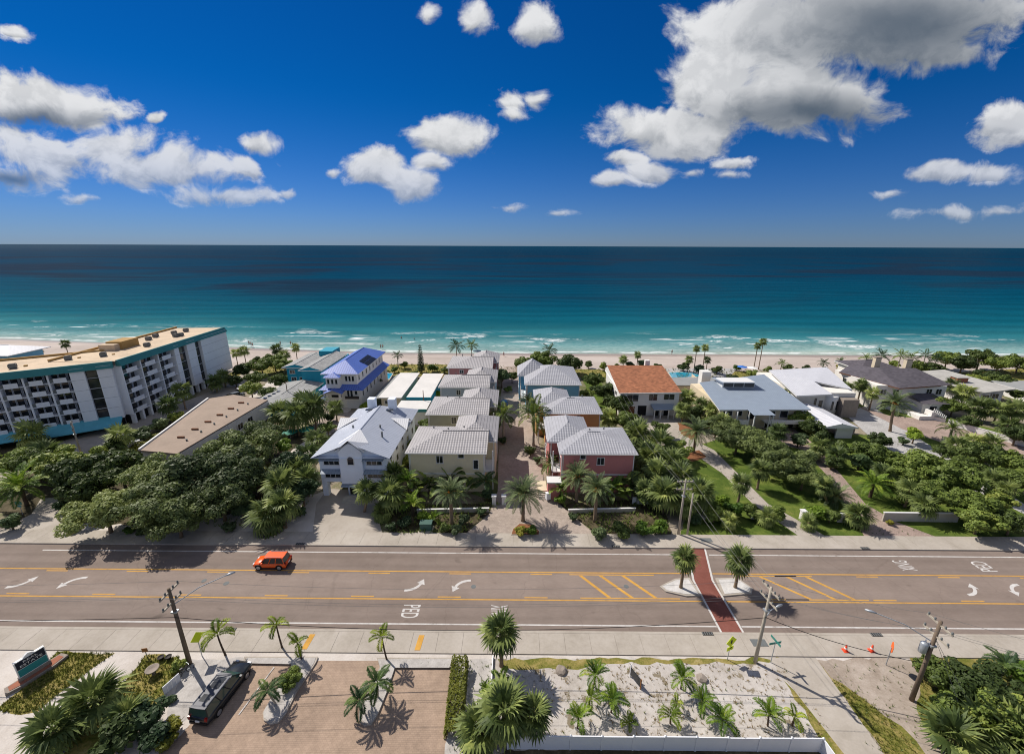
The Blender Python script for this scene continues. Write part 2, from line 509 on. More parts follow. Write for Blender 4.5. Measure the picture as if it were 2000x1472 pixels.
uv_mat('roof_tile_grey', srgb(168, 165, 166), 0.42, 0.55, 'tile', 0.7, line=0.56)
uv_mat('roof_tile_smooth', srgb(162, 163, 169), 0.42, 0.55, 'tile', 0.7, line=0.8)
uv_mat('roof_purple', srgb(88, 114, 190), 0.55, 1, 'seam', 0.42, line=0.5, var=0.06)
uv_mat('roof_white_metal', srgb(170, 176, 188), 0.5, 1, 'seam', 0.45, line=0.80, var=0.05)
uv_mat('roof_blue_grey_metal', srgb(140, 152, 166), 0.5, 1, 'seam', 0.45, line=0.80, var=0.05)
uv_mat('roof_bright_metal', srgb(206, 207, 212), 0.6, 1, 'seam', 0.5, line=0.86, var=0.05)
uv_mat('roof_hot_white', srgb(238, 238, 238), 0.35, 1, 'seam', 0.5, line=0.72, var=0.03)
uv_mat('roof_orange_tile', srgb(150, 98, 70), 0.6, 0.5, 'shingle', 0.9, line=0.72, var=0.14)
uv_mat('roof_dark_shingle', srgb(84, 80, 86), 0.7, 0.4, 'shingle', 0.9, line=0.86, var=0.06)
uv_mat('roof_grey_shingle', srgb(142, 143, 142), 0.7, 0.4, 'shingle', 0.95, line=0.9, var=0.08)

leaf_mat('leaf_oak', (0.059, 0.088, 0.033), (0.214, 0.265, 0.080), (0.385, 0.424, 0.141))
leaf_mat('leaf_bush', (0.057, 0.087, 0.024), (0.200, 0.267, 0.054), (0.423, 0.437, 0.093))
leaf_mat('leaf_bright', (0.065, 0.128, 0.016), (0.222, 0.326, 0.034), (0.444, 0.479, 0.063))
leaf_mat('leaf_yellow', (0.133, 0.149, 0.019), (0.378, 0.350, 0.048), (0.624, 0.507, 0.081))
leaf_mat('leaf_dark', (0.027, 0.055, 0.023), (0.088, 0.140, 0.053), (0.173, 0.238, 0.087))
leaf_mat('leaf_sabal', (0.070, 0.105, 0.030), (0.251, 0.307, 0.088), (0.523, 0.552, 0.166))
leaf_mat('leaf_date', (0.067, 0.101, 0.042), (0.215, 0.274, 0.113), (0.386, 0.420, 0.164))
leaf_mat('leaf_coco', (0.039, 0.078, 0.029), (0.147, 0.217, 0.060), (0.294, 0.346, 0.097))
leaf_mat('leaf_lime', (0.090, 0.140, 0.014), (0.302, 0.378, 0.032), (0.514, 0.504, 0.065))
leaf_mat('leaf_dead', (0.120, 0.084, 0.042), (0.240, 0.174, 0.084), None, trans=0.15)

ground_mat('soil_sand', [(0.0, (0.06, 0.085, 0.022)), (0.38, (0.12, 0.13, 0.05)), (0.55, (0.26, 0.22, 0.165)), (1.0, (0.44, 0.39, 0.335))], 0.09, fine=5.0, speck=((0.07, 0.085, 0.03), 0.63))
ground_mat('white_sand', [(0.0, (0.30, 0.265, 0.225)), (0.4, (0.43, 0.395, 0.36)), (1.0, (0.57, 0.54, 0.51))], 0.35, fine=2.2, speck=((0.22, 0.185, 0.13), 0.57), bumpv=0.6)
ground_mat('beach_sand', [(0.0, (0.33, 0.28, 0.24)), (0.5, (0.435, 0.375, 0.335)), (1.0, (0.52, 0.46, 0.415))], 0.08, fine=0.9, bumpv=0.5, stretch=(0.35, 1, 1))
ground_mat('shell_drive', [(0.0, (0.42, 0.375, 0.33)), (0.5, (0.54, 0.495, 0.45)), (1.0, (0.62, 0.58, 0.54))], 0.35, fine=6.0)
ground_mat('tan_dirt', [(0.0, (0.22, 0.175, 0.135)), (0.5, (0.34, 0.285, 0.235)), (1.0, (0.46, 0.40, 0.345))], 0.45, fine=5.0, speck=((0.16, 0.13, 0.09), 0.66))
ground_mat('lawn', [(0.0, (0.035, 0.062, 0.010)), (0.45, (0.075, 0.115, 0.018)), (0.75, (0.13, 0.165, 0.032)), (1.0, (0.24, 0.21, 0.075))], 0.35, fine=7.0, bumpv=0.8)
ground_mat('dry_lawn', [(0.0, (0.06, 0.085, 0.012)), (0.35, (0.14, 0.145, 0.028)), (0.65, (0.28, 0.225, 0.075)), (1.0, (0.44, 0.37, 0.20))], 0.55, fine=6.0, bumpv=0.8)
ground_mat('pale_gravel', [(0.0, (0.30, 0.28, 0.26)), (0.5, (0.43, 0.405, 0.38)), (1.0, (0.54, 0.515, 0.485))], 1.2, fine=9.0)
ground_mat('white_gravel', [(0.0, (0.42, 0.405, 0.385)), (0.5, (0.56, 0.545, 0.525)), (1.0, (0.68, 0.665, 0.645))], 1.2, fine=9.0)
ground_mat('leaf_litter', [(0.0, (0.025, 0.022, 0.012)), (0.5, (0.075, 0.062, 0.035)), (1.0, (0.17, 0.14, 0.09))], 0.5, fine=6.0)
ground_mat('concrete', [(0.0, (0.31, 0.275, 0.23)), (0.5, (0.395, 0.355, 0.305)), (1.0, (0.46, 0.42, 0.37))], 0.3, fine=3.0, bumpv=0.15)
ground_mat('drive_concrete', [(0.0, (0.29, 0.255, 0.215)), (0.5, (0.37, 0.33, 0.285)), (1.0, (0.43, 0.39, 0.345))], 0.25, fine=2.5, bumpv=0.15)
ground_mat('asphalt', [(0.0, (0.185, 0.145, 0.122)), (0.5, (0.228, 0.182, 0.155)), (1.0, (0.272, 0.222, 0.192))], 0.16, fine=8.0, bumpv=0.15, stretch=(0.22, 1.6, 1))
def road_wear():
    m = MATS['asphalt']; b = NB(m.node_tree)
    p = [x for x in m.node_tree.nodes if x.type == 'BSDF_PRINCIPLED'][0]
    src = p.inputs['Base Color'].links[0].from_socket
    pos = geo_pos(b); X, Y, Z = b.xyz(pos)
    k = b.m('ADD', 0.92, b.m('MULTIPLY', b.m('MULTIPLY', b.rng(Y, 38.5, 39.0), b.rng(Y, 42.7, 42.2)), 0.15))
    for yc in (36.0, 37.6, 43.6, 45.2):                       # wheel tracks
        w = b.m('ADD', Y, b.m('MULTIPLY', b.m('SUBTRACT', b.noise(pos, 0.05, 3), 0.5), 0.5))
        k = b.m('SUBTRACT', k, b.m('MULTIPLY', b.rng(b.m('ABSOLUTE', b.m('SUBTRACT', w, yc)), 0.45, 0.05), 0.07))
    k = b.m('MULTIPLY', k, b.rng(b.noise(pos, 0.35, 6, 0.7), 0.3, 0.7, 0.90, 1.08, False))
    oil = b.m('MULTIPLY', b.rng(b.noise(b.v('MULTIPLY', pos, (0.6, 1, 1)), 0.55, 3, 0.5), 0.67, 0.76), 0.28)
    k = b.m('MULTIPLY', k, b.m('SUBTRACT', 1.0, oil))
    cr = b.node('ShaderNodeTexVoronoi', feature='DISTANCE_TO_EDGE')
    b.put(cr.inputs['Vector'], b.v('ADD', pos, b.v('SCALE', b.comb(b.noise(pos, 0.8, 4), b.noise(pos, 1.1, 4), 0.0)))); b.put(cr.inputs['Scale'], 0.16)
    k = b.m('MULTIPLY', k, b.m('SUBTRACT', 1.0, b.m('MULTIPLY', b.rng(cr.outputs[0], 0.008, 0.002), 0.09)))
    c = b.v('SCALE', src); b.put(c.node.inputs['Scale'], k)
    b.put(p.inputs['Base Color'], c)


road_wear()
ground_mat('red_asphalt', [(0.0, (0.15, 0.055, 0.042)), (0.5, (0.20, 0.075, 0.058)), (1.0, (0.26, 0.105, 0.085))], 0.5, fine=7.0, bumpv=0.15)
ground_mat('paint_white', [(0.0, (0.26, 0.235, 0.215)), (0.35, (0.50, 0.48, 0.46)), (1.0, (0.66, 0.645, 0.625))], 0.9, fine=7.0, bumpv=0)
ground_mat('paint_yellow', [(0.0, (0.30, 0.19, 0.08)), (0.35, (0.52, 0.28, 0.06)), (1.0, (0.66, 0.37, 0.085))], 0.9, fine=9.0, bumpv=0)


def paver_mat(name, c1, c2, bw, bh, mortar):
    m, b, p, o = new_mat(name)
    pos = geo_pos(b)
    t = b.node('ShaderNodeTexBrick')
    b.put(t.inputs['Vector'], pos)
    b.put(t.inputs['Color1'], (*c1, 1)); b.put(t.inputs['Color2'], (*c2, 1)); b.put(t.inputs['Mortar'], (*mortar, 1))
    b.put(t.inputs['Scale'], 1.0); b.put(t.inputs['Mortar Size'], 0.012); b.put(t.inputs['Brick Width'], bw); b.put(t.inputs['Row Height'], bh); b.put(t.inputs['Bias'], 0.0)
    k = b.rng(b.noise(pos, 0.22, 5, 0.6), 0.3, 0.7, 0.82, 1.16, False)
    k2 = b.rng(b.noise(pos, 2.2, 4, 0.65), 0.3, 0.7, 0.86, 1.12, False)
    c = b.v('SCALE', t.outputs[0]); b.put(c.node.inputs['Scale'], b.m('MULTIPLY', k, k2))
    b.put(p.inputs['Base Color'], c); b.put(p.inputs['Roughness'], 0.9); b.put(p.inputs['Specular IOR Level'], 0.2)
    bump(b, p, t.outputs[1], -0.3, 0.01)


paver_mat('paver_tan', (0.365, 0.268, 0.200), (0.335, 0.245, 0.182), 0.30, 0.15, (0.275, 0.205, 0.152))
paver_mat('paver_lane', (0.40, 0.335, 0.285), (0.335, 0.275, 0.235), 0.34, 0.17, (0.24, 0.20, 0.17))
paver_mat('paver_rose', (0.37, 0.285, 0.245), (0.31, 0.235, 0.20), 0.34, 0.17, (0.22, 0.17, 0.14))
paver_mat('paver_grey', (0.44, 0.43, 0.42), (0.38, 0.37, 0.365), 0.5, 0.25, (0.30, 0.29, 0.28))


# ------------------------------------------------------------------ land, beach, sea
def shore(x): return 156.0 + max(0.0, -x - 50.0) * 0.125


mb = MB()
xs = [-1500, -700, -400, -300, -203, -150, -100, -50, 0, 60, 120, 200, 400, 800, 1500]
rows = [(-500, 0, 0.0), (0, -22, 0.0), (0, -8, -0.10), (0, 0, -0.50), (0, 14, -1.5)]
land = MB()
n = len(xs)
land.v = [(x, -400, 0) for x in xs] + [(x, 127 + max(0, -x - 100) * 0.11, 0) for x in xs]
land.f = [(i, i + 1, n + i + 1, n + i) for i in range(n - 1)]
struct(ob('ground', land, 'soil_sand'))
be = MB()
offs = [None, -14, -6, 0, 14]
zs = [0.0, -0.02, -0.14, -0.52, -1.6]
for k, (o_, z_) in enumerate(zip(offs, zs)):
    be.v += [(x, (127 + max(0, -x - 100) * 0.11) if o_ is None else shore(x) + o_, z_) for x in xs]
be.f = [(k * n + i, k * n + i + 1, (k + 1) * n + i + 1, (k + 1) * n + i) for k in range(4) for i in range(n - 1)]


def shore_d(b, pos):
    X, Y, Z = b.xyz(pos)
    s = b.m('ADD', 156.0, b.m('MULTIPLY', b.m('MAXIMUM', b.m('SUBTRACT', b.m('MULTIPLY', X, -1.0), 50.0), 0.0), 0.125))
    return b.m('SUBTRACT', Y, s), X, Y


m = MATS['beach_sand']
b = NB(m.node_tree)
pb = [x for x in m.node_tree.nodes if x.type == 'BSDF_PRINCIPLED'][0]
src = pb.inputs['Base Color'].links[0].from_socket
pos = geo_pos(b)
dd, X_, Y_ = shore_d(b, pos)
wob = b.m('MULTIPLY', b.m('SUBTRACT', b.noise(pos, 0.06, 4), 0.5), 6.0)
wet = b.rng(b.m('ADD', dd, wob), -7.0, -2.5)
b.put(pb.inputs['Base Color'], b.mix(wet, src, (0.30, 0.245, 0.205, 1)))
b.put(pb.inputs['Roughness'], b.rng(wet, 0, 1, 0.95, 0.35, False))
struct(ob('beach', be, 'beach_sand'))


def water_material():
    m, b, p, o = new_mat('sea_water')
    pos = geo_pos(b)
    d, X, Y = shore_d(b, pos)
    w1 = b.noise(b.v('MULTIPLY', pos, (0.5, 1, 1)), 0.016, 5, 0.6, 0.6)
    w2 = b.noise(b.v('MULTIPLY', pos, (0.3, 1, 1)), 0.0042, 4, 0.6, 0.5)
    dl = b.m('LOGARITHM', b.m('MAXIMUM', b.m('ADD', d, b.m('MULTIPLY', b.m('SUBTRACT', w1, 0.5), 40.0)), 1.0), 10.0)
    t = b.m('DIVIDE', b.m('ADD', dl, b.m('MULTIPLY', b.m('SUBTRACT', w2, 0.5), 0.75)), 4.0)
    col = b.ramp(t, [(0.0, (0.27, 0.345, 0.30)), (0.26, (0.125, 0.265, 0.26)), (0.37, (0.030, 0.165, 0.188)), (0.46, (0.004, 0.088, 0.128)), (0.56, (0.001, 0.056, 0.098)), (0.67, (0.001, 0.036, 0.078)), (0.85, (0.001, 0.026, 0.058)), (1.0, (0.001, 0.030, 0.062))])
    # broad dark patches mixed into the water colour offshore
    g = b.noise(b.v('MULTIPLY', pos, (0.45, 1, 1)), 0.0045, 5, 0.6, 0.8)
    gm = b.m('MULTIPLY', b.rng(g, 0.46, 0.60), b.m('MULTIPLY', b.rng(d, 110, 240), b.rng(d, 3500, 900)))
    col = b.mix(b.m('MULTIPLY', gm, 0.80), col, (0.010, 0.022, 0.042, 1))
    # long low swells
    wv = b.node('ShaderNodeTexWave', wave_type='BANDS', bands_direction='Y', wave_profile='SIN')
    b.put(wv.inputs['Vector'], b.v('MULTIPLY', pos, (0.38, 1, 1))); b.put(wv.inputs['Scale'], 0.013); b.put(wv.inputs['Distortion'], 16.0); b.put(wv.inputs['Detail'], 3.0); b.put(wv.inputs['Detail Scale'], 0.7)
    sw = b.rng(wv.outputs['Fac'], 0, 1, 0.88, 1.08, False)
    sc_ = b.v('SCALE', col); b.put(sc_.node.inputs['Scale'], sw)
    # breakers: ragged white crests with broken foam behind them, and the swash line
    q = b.v('MULTIPLY', pos, (0.030, 0.085, 1))
    f1 = b.noise(q, 1.0, 5, 0.62, 0.5)
    zone = b.m('MULTIPLY', b.rng(d, 3, 12), b.rng(d, 46, 26))
    fa = b.m('MULTIPLY', b.rng(f1, 0.575, 0.64), zone)
    lace = b.noise(b.v('MULTIPLY', pos, (0.55, 1, 1)), 0.75, 6, 0.72, 0.5)
    fa = b.m('MULTIPLY', fa, b.rng(lace, 0.40, 0.60))
    ridge = b.noise(b.v('MULTIPLY', pos, (0.012, 0.16, 1)), 1.0, 3, 0.5, 0.4)
    crest = b.m('MULTIPLY', b.rng(b.m('ABSOLUTE', b.m('SUBTRACT', ridge, 0.56)), 0.016, 0.004), b.m('MULTIPLY', zone, b.rng(b.noise(b.v('MULTIPLY', pos, (1, .3, 1)), 0.03, 3), 0.50, 0.56)))
    dw = b.m('ADD', d, b.m('MULTIPLY', b.m('SUBTRACT', b.noise(pos, 0.05, 4), 0.5), 7.0))
    swash = b.m('MULTIPLY', b.rng(b.m('ABSOLUTE', b.m('SUBTRACT', dw, 2.2)), 1.5, 0.5), b.rng(b.noise(pos, 0.12, 4), 0.36, 0.56))
    milky = b.m('MULTIPLY', b.rng(d, 40, 2), b.rng(lace, 0.35, 0.7, 0.02, 0.22))
    foam = b.m('MAXIMUM', b.m('MAXIMUM', b.m('MULTIPLY', fa, 0.9), crest), b.m('MAXIMUM', b.m('MULTIPLY', swash, 0.75), milky))
    col = b.mix(foam, sc_, (0.74, 0.76, 0.76, 1))
    b.put(p.inputs['Base Color'], col)
    b.put(p.inputs['Roughness'], 0.9); b.put(p.inputs['Specular IOR Level'], 0.0)
    h = b.m('ADD', b.m('MULTIPLY', b.noise(b.v('MULTIPLY', pos, (0.6, 1, 1)), 0.13, 5, 0.65, 0.3), 1.0), b.m('MULTIPLY', b.noise(b.v('MULTIPLY', pos, (0.55, 1, 1)), 0.9, 4, 0.6), 0.25))
    bump(b, p, h, 0.75, 1.1)
    # a ruffled sea shows many small slopes, so it mirrors only a little of the low sky even far out
    gl = b.node('ShaderNodeBsdfGlossy'); b.put(gl.inputs['Roughness'], 0.18)
    m.node_tree.links.new(p.inputs['Normal'].links[0].from_socket, gl.inputs['Normal'])
    mx = b.node('ShaderNodeMixShader')
    b.put(mx.inputs[0], b.m('MULTIPLY', b.m('SUBTRACT', 1.0, foam), b.rng(d, 0, 4000, 0.03, 0.06, False)))
    m.node_tree.links.new(p.outputs[0], mx.inputs[1]); m.node_tree.links.new(gl.outputs[0], mx.inputs[2]); m.node_tree.links.new(mx.outputs[0], o.inputs[0])


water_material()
sea = MB()
sx = [-60000, -8000, -1500, -400, 0, 400, 1500, 8000, 60000]
sy = [140, 170, 220, 400, 1200, 6000, 60000]
sea.v = [(x, y, -0.5) for y in sy for x in sx]
sea.f = [(j * 9 + i, j * 9 + i + 1, (j + 1) * 9 + i + 1, (j + 1) * 9 + i) for j in range(6) for i in range(8)]
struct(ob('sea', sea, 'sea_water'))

# ------------------------------------------------------------------ sheets laid on the ground
SHEET = [0.0]


def sheet(name, pts, mat, z=None, world=False):
    SHEET[0] += 0.002
    zz = 0.10 + SHEET[0] if z is None else z
    q = [tuple(p) if world else G(*p) for p in pts]
    if mat in ('lawn', 'dry_lawn', 'leaf_litter', 'mulch', 'white_sand', 'tan_dirt', 'shell_drive', 'pale_gravel'):
        rs = random.Random(len(pts) * 7 + int(abs(q[0][0])))
        qq = []
        for i in range(len(q)):
            (xa, ya), (xb, yb) = q[i], q[(i + 1) % len(q)]
            L_ = math.hypot(xb - xa, yb - ya)
            n_ = max(1, min(40, int(L_ / .8)))
            nx, ny = -(yb - ya) / max(L_, .01), (xb - xa) / max(L_, .01)
            for k in range(n_):
                t_ = k / n_
                j = rs.uniform(-.22, .22) if k else 0
                qq.append((xa + (xb - xa) * t_ + nx * j, ya + (yb - ya) * t_ + ny * j))
        q = qq
    bm = bmesh.new()
    vs = [bm.verts.new((x, y, zz)) for x, y in q]
    f = bm.faces.new(vs)
    f.normal_update()
    if f.normal.z < 0: f.normal_flip()
    bmesh.ops.triangulate(bm, faces=[f])
    me = bpy.data.meshes.new(name); bm.to_mesh(me); bm.free()
    me.materials.append(MATS[mat])
    return struct(link(name, me))


# far (beach) side of the road
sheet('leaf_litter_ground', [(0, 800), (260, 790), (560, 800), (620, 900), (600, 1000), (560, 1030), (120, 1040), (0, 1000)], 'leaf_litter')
sheet('sandy_yard', [(470, 1000), (560, 975), (640, 960), (650, 1045), (120, 1046), (150, 1020), (330, 1030)], 'shell_drive')
sheet('lawn', [(1325, 880), (1430, 850), (1560, 830), (1640, 850), (1800, 850), (2000, 900), (2000, 1052), (1330, 1046), (1350, 980)], 'lawn')
sheet('lawn', [(1650, 800), (1760, 850), (1900, 900), (2000, 960), (2000, 850), (1900, 830), (1800, 800), (1700, 780)], 'lawn')
sheet('lawn', [(1130, 728), (1160, 728), (1215, 800), (1180, 830)], 'lawn')
sheet('dune_ground', [(440, 735), (480, 712), (700, 712), (860, 712), (1000, 722), (1150, 722), (1350, 726), (1500, 726), (1750, 735), (2000, 720), (2000, 745), (1700, 745), (1350, 740), (1000, 735), (700, 735)], 'dry_lawn')
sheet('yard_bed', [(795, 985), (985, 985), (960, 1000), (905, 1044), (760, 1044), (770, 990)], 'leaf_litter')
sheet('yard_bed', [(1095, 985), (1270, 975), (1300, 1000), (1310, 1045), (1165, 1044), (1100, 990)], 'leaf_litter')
sheet('driveway', [(0, 1050), (118, 1050), (128, 985), (110, 972), (80, 975), (62, 1005), (0, 1035)], 'concrete')
sheet('driveway', [(610, 1046), (748, 1046), (738, 1010), (742, 960), (640, 955), (618, 985)], 'drive_concrete')
sheet('driveway', [(905, 1047), (1165, 1047), (1110, 1000), (1080, 975), (1062, 950), (1056, 880), (1030, 800), (1012, 716), (984, 716), (976, 800), (972, 960), (955, 1005)], 'paver_lane')
sheet('driveway', [(1213, 806), (1325, 795), (1335, 850), (1395, 880), (1445, 930), (1500, 985), (1555, 1015), (1612, 1048), (1560, 1048), (1470, 985), (1410, 925), (1345, 880), (1300, 872), (1262, 838)], 'drive_concrete')
sheet('driveway', [(1500, 832), (1545, 833), (1590, 868), (1640, 925), (1690, 985), (1750, 1020), (1835, 1052), (1690, 1052), (1650, 985), (1620, 935), (1570, 880), (1530, 870)], 'paver_rose')
sheet('driveway', [(1648, 808), (1700, 790), (1760, 835), (1870, 905), (2000, 985), (2000, 1005), (1950, 980), (1780, 905), (1740, 880), (1700, 855)], 'paver_grey')
sheet('driveway', [(1672, 793), (1735, 812), (1835, 822), (1960, 852), (2000, 868), (2000, 905), (1935, 905), (1830, 862), (1760, 838)], 'paver_rose')
sheet('mulch_bed', [(1323, 826), (1342, 826), (1362, 852), (1350, 860), (1330, 848)], 'mulch')
sheet('mulch_bed', [(1333, 890), (1365, 880), (1380, 892), (1350, 903)], 'mulch')
sheet('path', [(535, 905), (600, 860), (660, 795), (690, 795), (640, 855), (575, 935)], 'shell_drive')
sheet('driveway', [(600, 850), (625, 815), (665, 806), (700, 806), (665, 840), (640, 850)], 'paver_lane')
sheet('driveway', [(425, 800), (500, 770), (535, 735), (565, 735), (525, 780), (300, 870), (250, 890), (225, 886)], 'shell_drive')
sheet('parking_court', [(0, 905), (130, 860), (280, 815), (440, 755), (480, 725), (500, 725), (470, 760), (330, 822), (230, 880), (120, 900), (0, 940)], 'drive_concrete')
sheet('paver_terrace', [(1310, 742), (1420, 742), (1440, 720), (1300, 720)], 'paver_grey')
# near side
sheet('verge', [(-70, 29.5), (70, 29.5), (70, 33.0), (-70, 33.0)], 'shell_drive', world=True)
sheet('sand_lot', [(-200, 1272), (480, 1282), (330, 1480), (-300, 1480)], 'shell_drive')
sheet('lawn', [(112, 1275), (226, 1277), (155, 1328), (75, 1392), (40, 1398), (-10, 1390), (55, 1338)], 'dry_lawn')
sheet('lawn', [(284, 1280), (352, 1283), (345, 1330), (300, 1400), (180, 1480), (120, 1480), (240, 1340)], 'dry_lawn')
sheet('gravel_bed', [(372, 1288), (482, 1286), (470, 1300), (372, 1400), (330, 1440), (318, 1430), (345, 1345)], 'pale_gravel')
sheet('parking_lot', [(476, 1292), (890, 1292), (888, 1340), (872, 1480), (280, 1500), (352, 1440)], 'paver_tan')
sheet('gravel_path', [(890, 1290), (968, 1290), (962, 1480), (868, 1480)], 'pale_gravel')
sheet('sand_lot', [(966, 1288), (1532, 1288), (1575, 1350), (1650, 1480), (955, 1480)], 'white_sand')
sheet('lawn', [(972, 1288), (1535, 1288), (1500, 1296), (1200, 1298), (1090, 1310), (980, 1305)], 'dry_lawn')
sheet('lawn', [(985, 1463), (1605, 1461), (1625, 1500), (980, 1500)], 'leaf_litter')  # shaded soil and grass: the shade is painted in with the dark litter colour
sheet('dirt_lot', [(1592, 1289), (1780, 1287), (1860, 1500), (1700, 1480)], 'tan_dirt')
sheet('lawn', [(1530, 1330), (1552, 1352), (1580, 1362), (1658, 1480), (1625, 1480)], 'dry_lawn')
sheet('lawn', [(1600, 1296), (1622, 1325), (1665, 1352), (1700, 1378), (1760, 1420), (1810, 1480), (1728, 1480)], 'dry_lawn')
sheet('lawn', [(1775, 1286), (2050, 1290), (2100, 1500), (1850, 1480), (1790, 1390), (1800, 1330)], 'dry_lawn')
sheet('side_walk', [(1500, 1286), (1592, 1286), (1730, 1480), (1652, 1480)], 'concrete')

# ------------------------------------------------------------------ road
YN, YF = 34.4, 47.2
road = struct(ob('road', MB().quad((-160, YN, 0.1), (160, YN, 0.1), (160, YF, 0.1), (-160, YF, 0.1)), 'asphalt'))
ZR = 0.104


def mark(name, mb_or_pts, mat, z=ZR):
    if isinstance(mb_or_pts, MB): mb = mb_or_pts
    else: mb = MB().add([(x, y, z) for x, y in mb_or_pts], [tuple(range(len(mb_or_pts)))])
    me = mb.mesh(name, mat)
    for p_ in me.polygons:
        if p_.normal.z < 0: p_.flip()
    return link(name, me, road)


def strip(name, x0, x1, y, w, mat, z=ZR): return mark(name, [(x0, y - w / 2), (x1, y - w / 2), (x1, y + w / 2), (x0, y + w / 2)], mat, z)


strip('edge_line', -61, 22.9, 46.05, 0.16, 'paint_white'); strip('edge_line', 25.2, 160, 46.05, 0.16, 'paint_white')
strip('edge_line', -160, 21.3, 35.2, 0.16, 'paint_white'); strip('edge_line', 23.9, 160, 35.2, 0.16, 'paint_white')
strip('centre_line', -160, 21.3, 42.75, 0.15, 'paint_yellow'); strip('centre_line', 24.2, 160, 42.75, 0.15, 'paint_yellow')
strip('centre_line', -160, 21.2, 38.5, 0.15, 'paint_yellow'); strip('centre_line', 23.7, 160, 38.5, 0.15, 'paint_yellow')
for k in range(-7, 12):
    x = -27.3 + 9.8 * k
    if not (4 < x < 27): strip('lane_dash', x, x + 2.6, 42.42, 0.14, 'paint_yellow')
    x -= 0.8
    if not (8 < x < 27): strip('lane_dash', x, x + 2.6, 38.84, 0.14, 'paint_yellow')
strip('hatch_border', 6.8, 17.0, 42.42, 0.14, 'paint_yellow'); strip('hatch_border', 27, 36, 42.42, 0.14, 'paint_yellow')
strip('hatch_border', 7.6, 18.8, 38.84, 0.14, 'paint_yellow'); strip('hatch_border', 29, 40, 38.84, 0.14, 'paint_yellow')
for a, c in (((1133, 1124), (1190, 1168)), ((1172, 1124), (1234, 1168)), ((1216, 1124), (1280, 1168)), ((1482, 1124), (1580, 1168)), ((1534, 1124), (1627, 1168)), ((1572, 1124), (1664, 1168))):
    (x0, y0), (x1, y1) = G(*a), G(*c)
    y0, y1 = 42.3, 38.95
    mark('hatch_bar', [(x0 - .22, y0), (x0 + .22, y0), (x1 + .22, y1), (x1 - .22, y1)], 'paint_yellow')
mark('crosswalk', [(21.55, YN), (23.6, YN), (23.6, 41.6), (25.05, YF), (23.0, YF), (21.55, 41.8)], 'red_asphalt', 0.103)
for dx in (-0.22, 2.05):
    mark('crosswalk_line', [(21.55 + dx, YN), (21.77 + dx, YN), (21.77 + dx, 41.6), (21.55 + dx, 41.7)], 'paint_white', 0.107)
    mark('crosswalk_line', [(21.55 + dx, 41.7), (21.77 + dx, 41.6), (23.22 + dx, YF), (23.0 + dx, YF)], 'paint_white', 0.107)


def arrow(x, y, s=1.0, rot=0.0):
    pts_o, pts_i = [], []
    for k in range(9):                       # a shaft that runs along the lane and then bends across it
        t = k / 8
        px, py = 2.1 * math.sin(t * math.pi / 2 * 0.85), 1.35 * (1 - math.cos(t * math.pi / 2 * 0.95))
        dx, dy = 2.1 * math.cos(t * math.pi / 2 * 0.85), 1.35 * math.sin(t * math.pi / 2 * 0.95) * 1.1
        l = math.hypot(dx, dy); nx, ny = -dy / l, dx / l
        pts_o.append((px + nx * .2, py + ny * .2)); pts_i.append((px - nx * .2, py - ny * .2))
    ex, ey = px, py
    l = math.hypot(dx, dy); tx, ty = dx / l, dy / l
    head = [(ex - ty * .15, ey + tx * .15), (ex - ty * .62, ey + tx * .62), (ex + tx * .95, ey + ty * .95), (ex + ty * .62, ey - tx * .62), (ex + ty * .15, ey - tx * .15)]
    c, s_ = math.cos(rot), math.sin(rot)
    tr = lambda q: (x + s * (q[0] * c - q[1] * s_), y + s * (q[0] * s_ + q[1] * c), ZR)
    mb = MB()
    for k in range(8): mb.quad(tr(pts_i[k]), tr(pts_i[k + 1]), tr(pts_o[k + 1]), tr(pts_o[k]))
    mb.quad(*[tr(q) for q in (head[1], head[3], head[2])][::1])
    return mark('turn_arrow', mb, 'paint_white')


for x0 in (-58.6, -12.5, 52.0):
    arrow(x0, 39.75, 0.82)
    arrow(x0 + (7.9 if x0 < -30 else 7.5), 41.35, 0.82, math.pi)


def text_mesh(s, size):
    cu = bpy.data.curves.new('lettering', 'FONT')
    cu.body = s; cu.size = size; cu.align_x = 'CENTER'; cu.align_y = 'CENTER'
    cu.offset = 0.004 * size
    o = bpy.data.objects.new('tmp', cu)
    COL.objects.link(o)
    dg = bpy.context.evaluated_depsgraph_get()
    me = bpy.data.meshes.new_from_object(o.evaluated_get(dg))
    bpy.data.objects.remove(o)
    return me


for s, x, y, rz in (('PED', -11.2, 36.85, -90), ('XING', -1.6, 36.85, -90), ('PED', 58.6, 44.35, 90), ('XING', 48.9, 44.45, 90)):
    me = text_mesh(s, 1.0)
    me.materials.clear(); me.materials.append(MATS['paint_white'])
    o = link('lettering', me, road, (x, y, ZR), R(rz))
    w = max(v.co.x for v in me.vertices) - min(v.co.x for v in me.vertices)
    h = max(v.co.y for v in me.vertices) - min(v.co.y for v in me.vertices)
    o.scale = (1.75 / w, 1.85 / h, 1)
for x, y, r in ((13.2, 40.6, .3), (-33.6, 40.6, .32), (-36.5, 41.0, .28), (-4.6, 40.4, .3)):
    mb = MB().lathe([(r, ZR), (r * .98, ZR + .006)], 14)
    link('manhole_cover', mb.mesh('manhole_cover', 'grate_grey'), road, (x, y, 0))

# kerbs and pavements
ZK = 0.235
for y0, y1 in ((YN - 0.28, YN), (YF, YF + 0.28)):
    struct(ob('kerb', MB().box(-160, 160, y0, y1, 0, ZK), 'concrete'))
slab_w = 2.55


